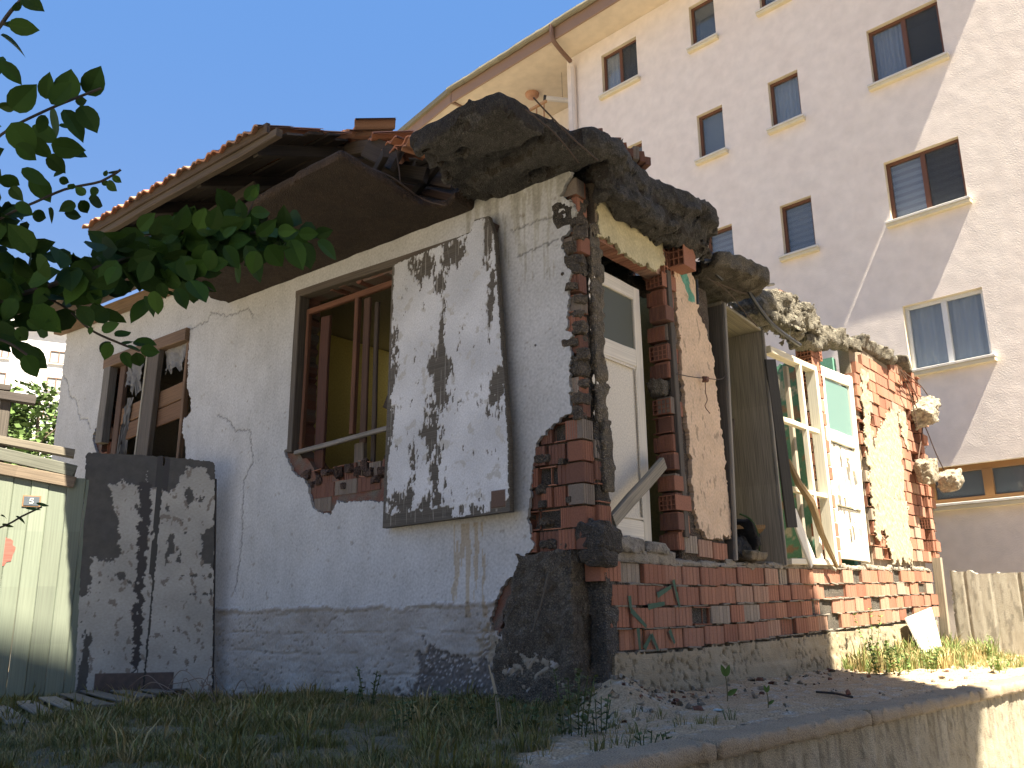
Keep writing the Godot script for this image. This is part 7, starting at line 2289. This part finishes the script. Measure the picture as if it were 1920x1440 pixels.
	for r in runs:
		var cv := Curve3D.new()
		for p in r[0]: cv.add_point(p)
		var ln := cv.get_baked_length()
		for k in r[3]:
			var f := pow(rng.randf(), 1.2)
			var p := cv.sample_baked(ln * lerpf(r[1], r[2], f))
			var d := Vector3(rng.randfn(0, 1), rng.randfn(0, 0.8), rng.randfn(0, 1))
			p += d * r[4] * 0.45 * (1.0 - 0.55 * f)
			var tip := p + Vector3(rng.randf_range(-1, 1), rng.randf_range(-0.9, 0.5), rng.randf_range(-1, 1)).normalized() * rng.randf_range(0.055, 0.085)
			flat_leaf(bag, p, tip, cam - base, tones[rng.randi() % 4])
	tag(obj("foliage", bag.mesh(), M.leaf, t), "", "", "", "stuff")

func flat_leaf(bag: Bag, a: Vector3, b: Vector3, cam: Vector3, col: Color) -> void:
	var x := b - a
	var view := (cam - a).normalized()
	var nrm := (view + Vector3(rng.randf_range(-0.9, 0.9), rng.randf_range(-0.3, 1.0), rng.randf_range(-0.9, 0.9))).normalized()
	var y := nrm.cross(x).normalized() * x.length()
	var z := x.cross(y).normalized() * x.length() * 0.06
	var c := col * rng.randf_range(0.8, 1.2)
	c.a = 1.0
	var at := [0.0, 0.15, 0.42, 0.72, 0.9, 1.0]
	var hw := [0.0, 0.25, 0.335, 0.23, 0.08, 0.0]
	for k in 5:
		for s in [-1.0, 1.0]:
			var m0: Vector3 = a + x * at[k]
			var m1: Vector3 = a + x * at[k + 1]
			var e0: Vector3 = m0 + y * hw[k] * s + z * hw[k] * 3.0
			var e1: Vector3 = m1 + y * hw[k + 1] * s + z * hw[k + 1] * 3.0
			if k == 0: bag.tri(m0, e1, m1, c)
			elif k == 4: bag.tri(m0, e0, m1, c)
			else: bag.quad(m0, e0, e1, m1, c)

func put_leaf(t: Node3D, base: Vector3, lm: Array, a: Vector3, b: Vector3, cam: Vector3, wide := 1.0) -> void:
	var x := (b - a).normalized()
	var view := (cam - a).normalized()
	# blades hang every way; most show the viewer a good part of their face
	var nrm := (view + Vector3(rng.randf_range(-0.7, 0.7), rng.randf_range(-0.3, 0.9), rng.randf_range(-0.7, 0.7))).normalized()
	var y := nrm.cross(x).normalized()
	var z := x.cross(y).normalized()
	var l := a.distance_to(b)
	obj("leaf", lm[rng.randi() % lm.size()], M.leaf, t, Transform3D(Basis(x * l, y * l * wide * rng.randf_range(0.9, 1.15), z * l), a - base))

func far_trees() -> void:
	# light green tree beyond the fence, in the sun
	for q in [[Vector3(-23.633,6.314,-6.278), 4.2, "sunlit light green tree beyond the fence, close to the house end"], [Vector3(-27.591,6.753,-7.132), 2.6, "low sunlit shrub beyond the fence, left of the light green tree"]]:
		var o: Vector3 = q[0]
		var hh: float = q[1]
		var t := thing("garden_tree", q[2], "tree", Vector3(o.x, -0.3, o.z))
		var top := o.y + hh * 0.25
		var b := Bag.new()
		b.tube(PackedVector3Array([Vector3(0, 0, 0), Vector3(0.1, top * 0.5, 0), Vector3(0, top, 0.1)]), PackedFloat32Array([0.12, 0.08, 0.03]), 7, L(0.16, 0.12, 0.09), 0.05)
		for k in 7:
			var a := k * 0.9
			b.tube(PackedVector3Array([Vector3(0.05, top * (0.35 + 0.08 * k), 0), Vector3(cos(a), top * (0.45 + 0.08 * k), sin(a)) * Vector3(0.7, 1, 0.7)]), PackedFloat32Array([0.04, 0.012]), 5, L(0.16, 0.12, 0.09))
		obj("trunk", b.mesh(), M.bark, t)
		b = Bag.new()
		for k in 3600:
			var d := Vector3(rng.randfn(0, 0.42), rng.randfn(0, 0.42), rng.randfn(0, 0.42))
			var clump := Vector3(sin(float(k % 17) * 2.4), cos(float(k % 17) * 3.7), sin(float(k % 17) * 5.1)) * 0.9
			var p := Vector3(0, top * 0.72, 0) + (clump + d * 0.5) * Vector3(hh * 0.22, top * 0.30, hh * 0.22)
			if p.y > top * 1.08: continue
			var a := rng.randf() * TAU
			var u := Vector3(cos(a), rng.randf_range(-0.5, 0.5), sin(a)).normalized() * 0.11
			var v := u.cross(Vector3(rng.randf_range(-1, 1), rng.randf_range(0, 1), rng.randf_range(-1, 1))).normalized() * 0.07
			b.quad(p - u, p + v, p + u, p - v, L(0.10, 0.17, 0.04) * rng.randf_range(0.7, 1.3))
		obj("crown", b.mesh(), M.grass, t)


func _ready() -> void:
	rng.seed = 20240611
	n_big = nz(11, 0.35, 2)
	n_mid = nz(12, 1.4, 3)
	n_fine = nz(13, 9.0, 2)
	n_crag = nz(14, 2.2, 4)
	environment()
	materials()
	setting()
	tower()
	apartment()
	far_side()
	build_house()
	shutter()
	steel_gate()
	fence()
	yard_bits()
	far_trees()
	cherry_tree()
	grass()
	weeds()
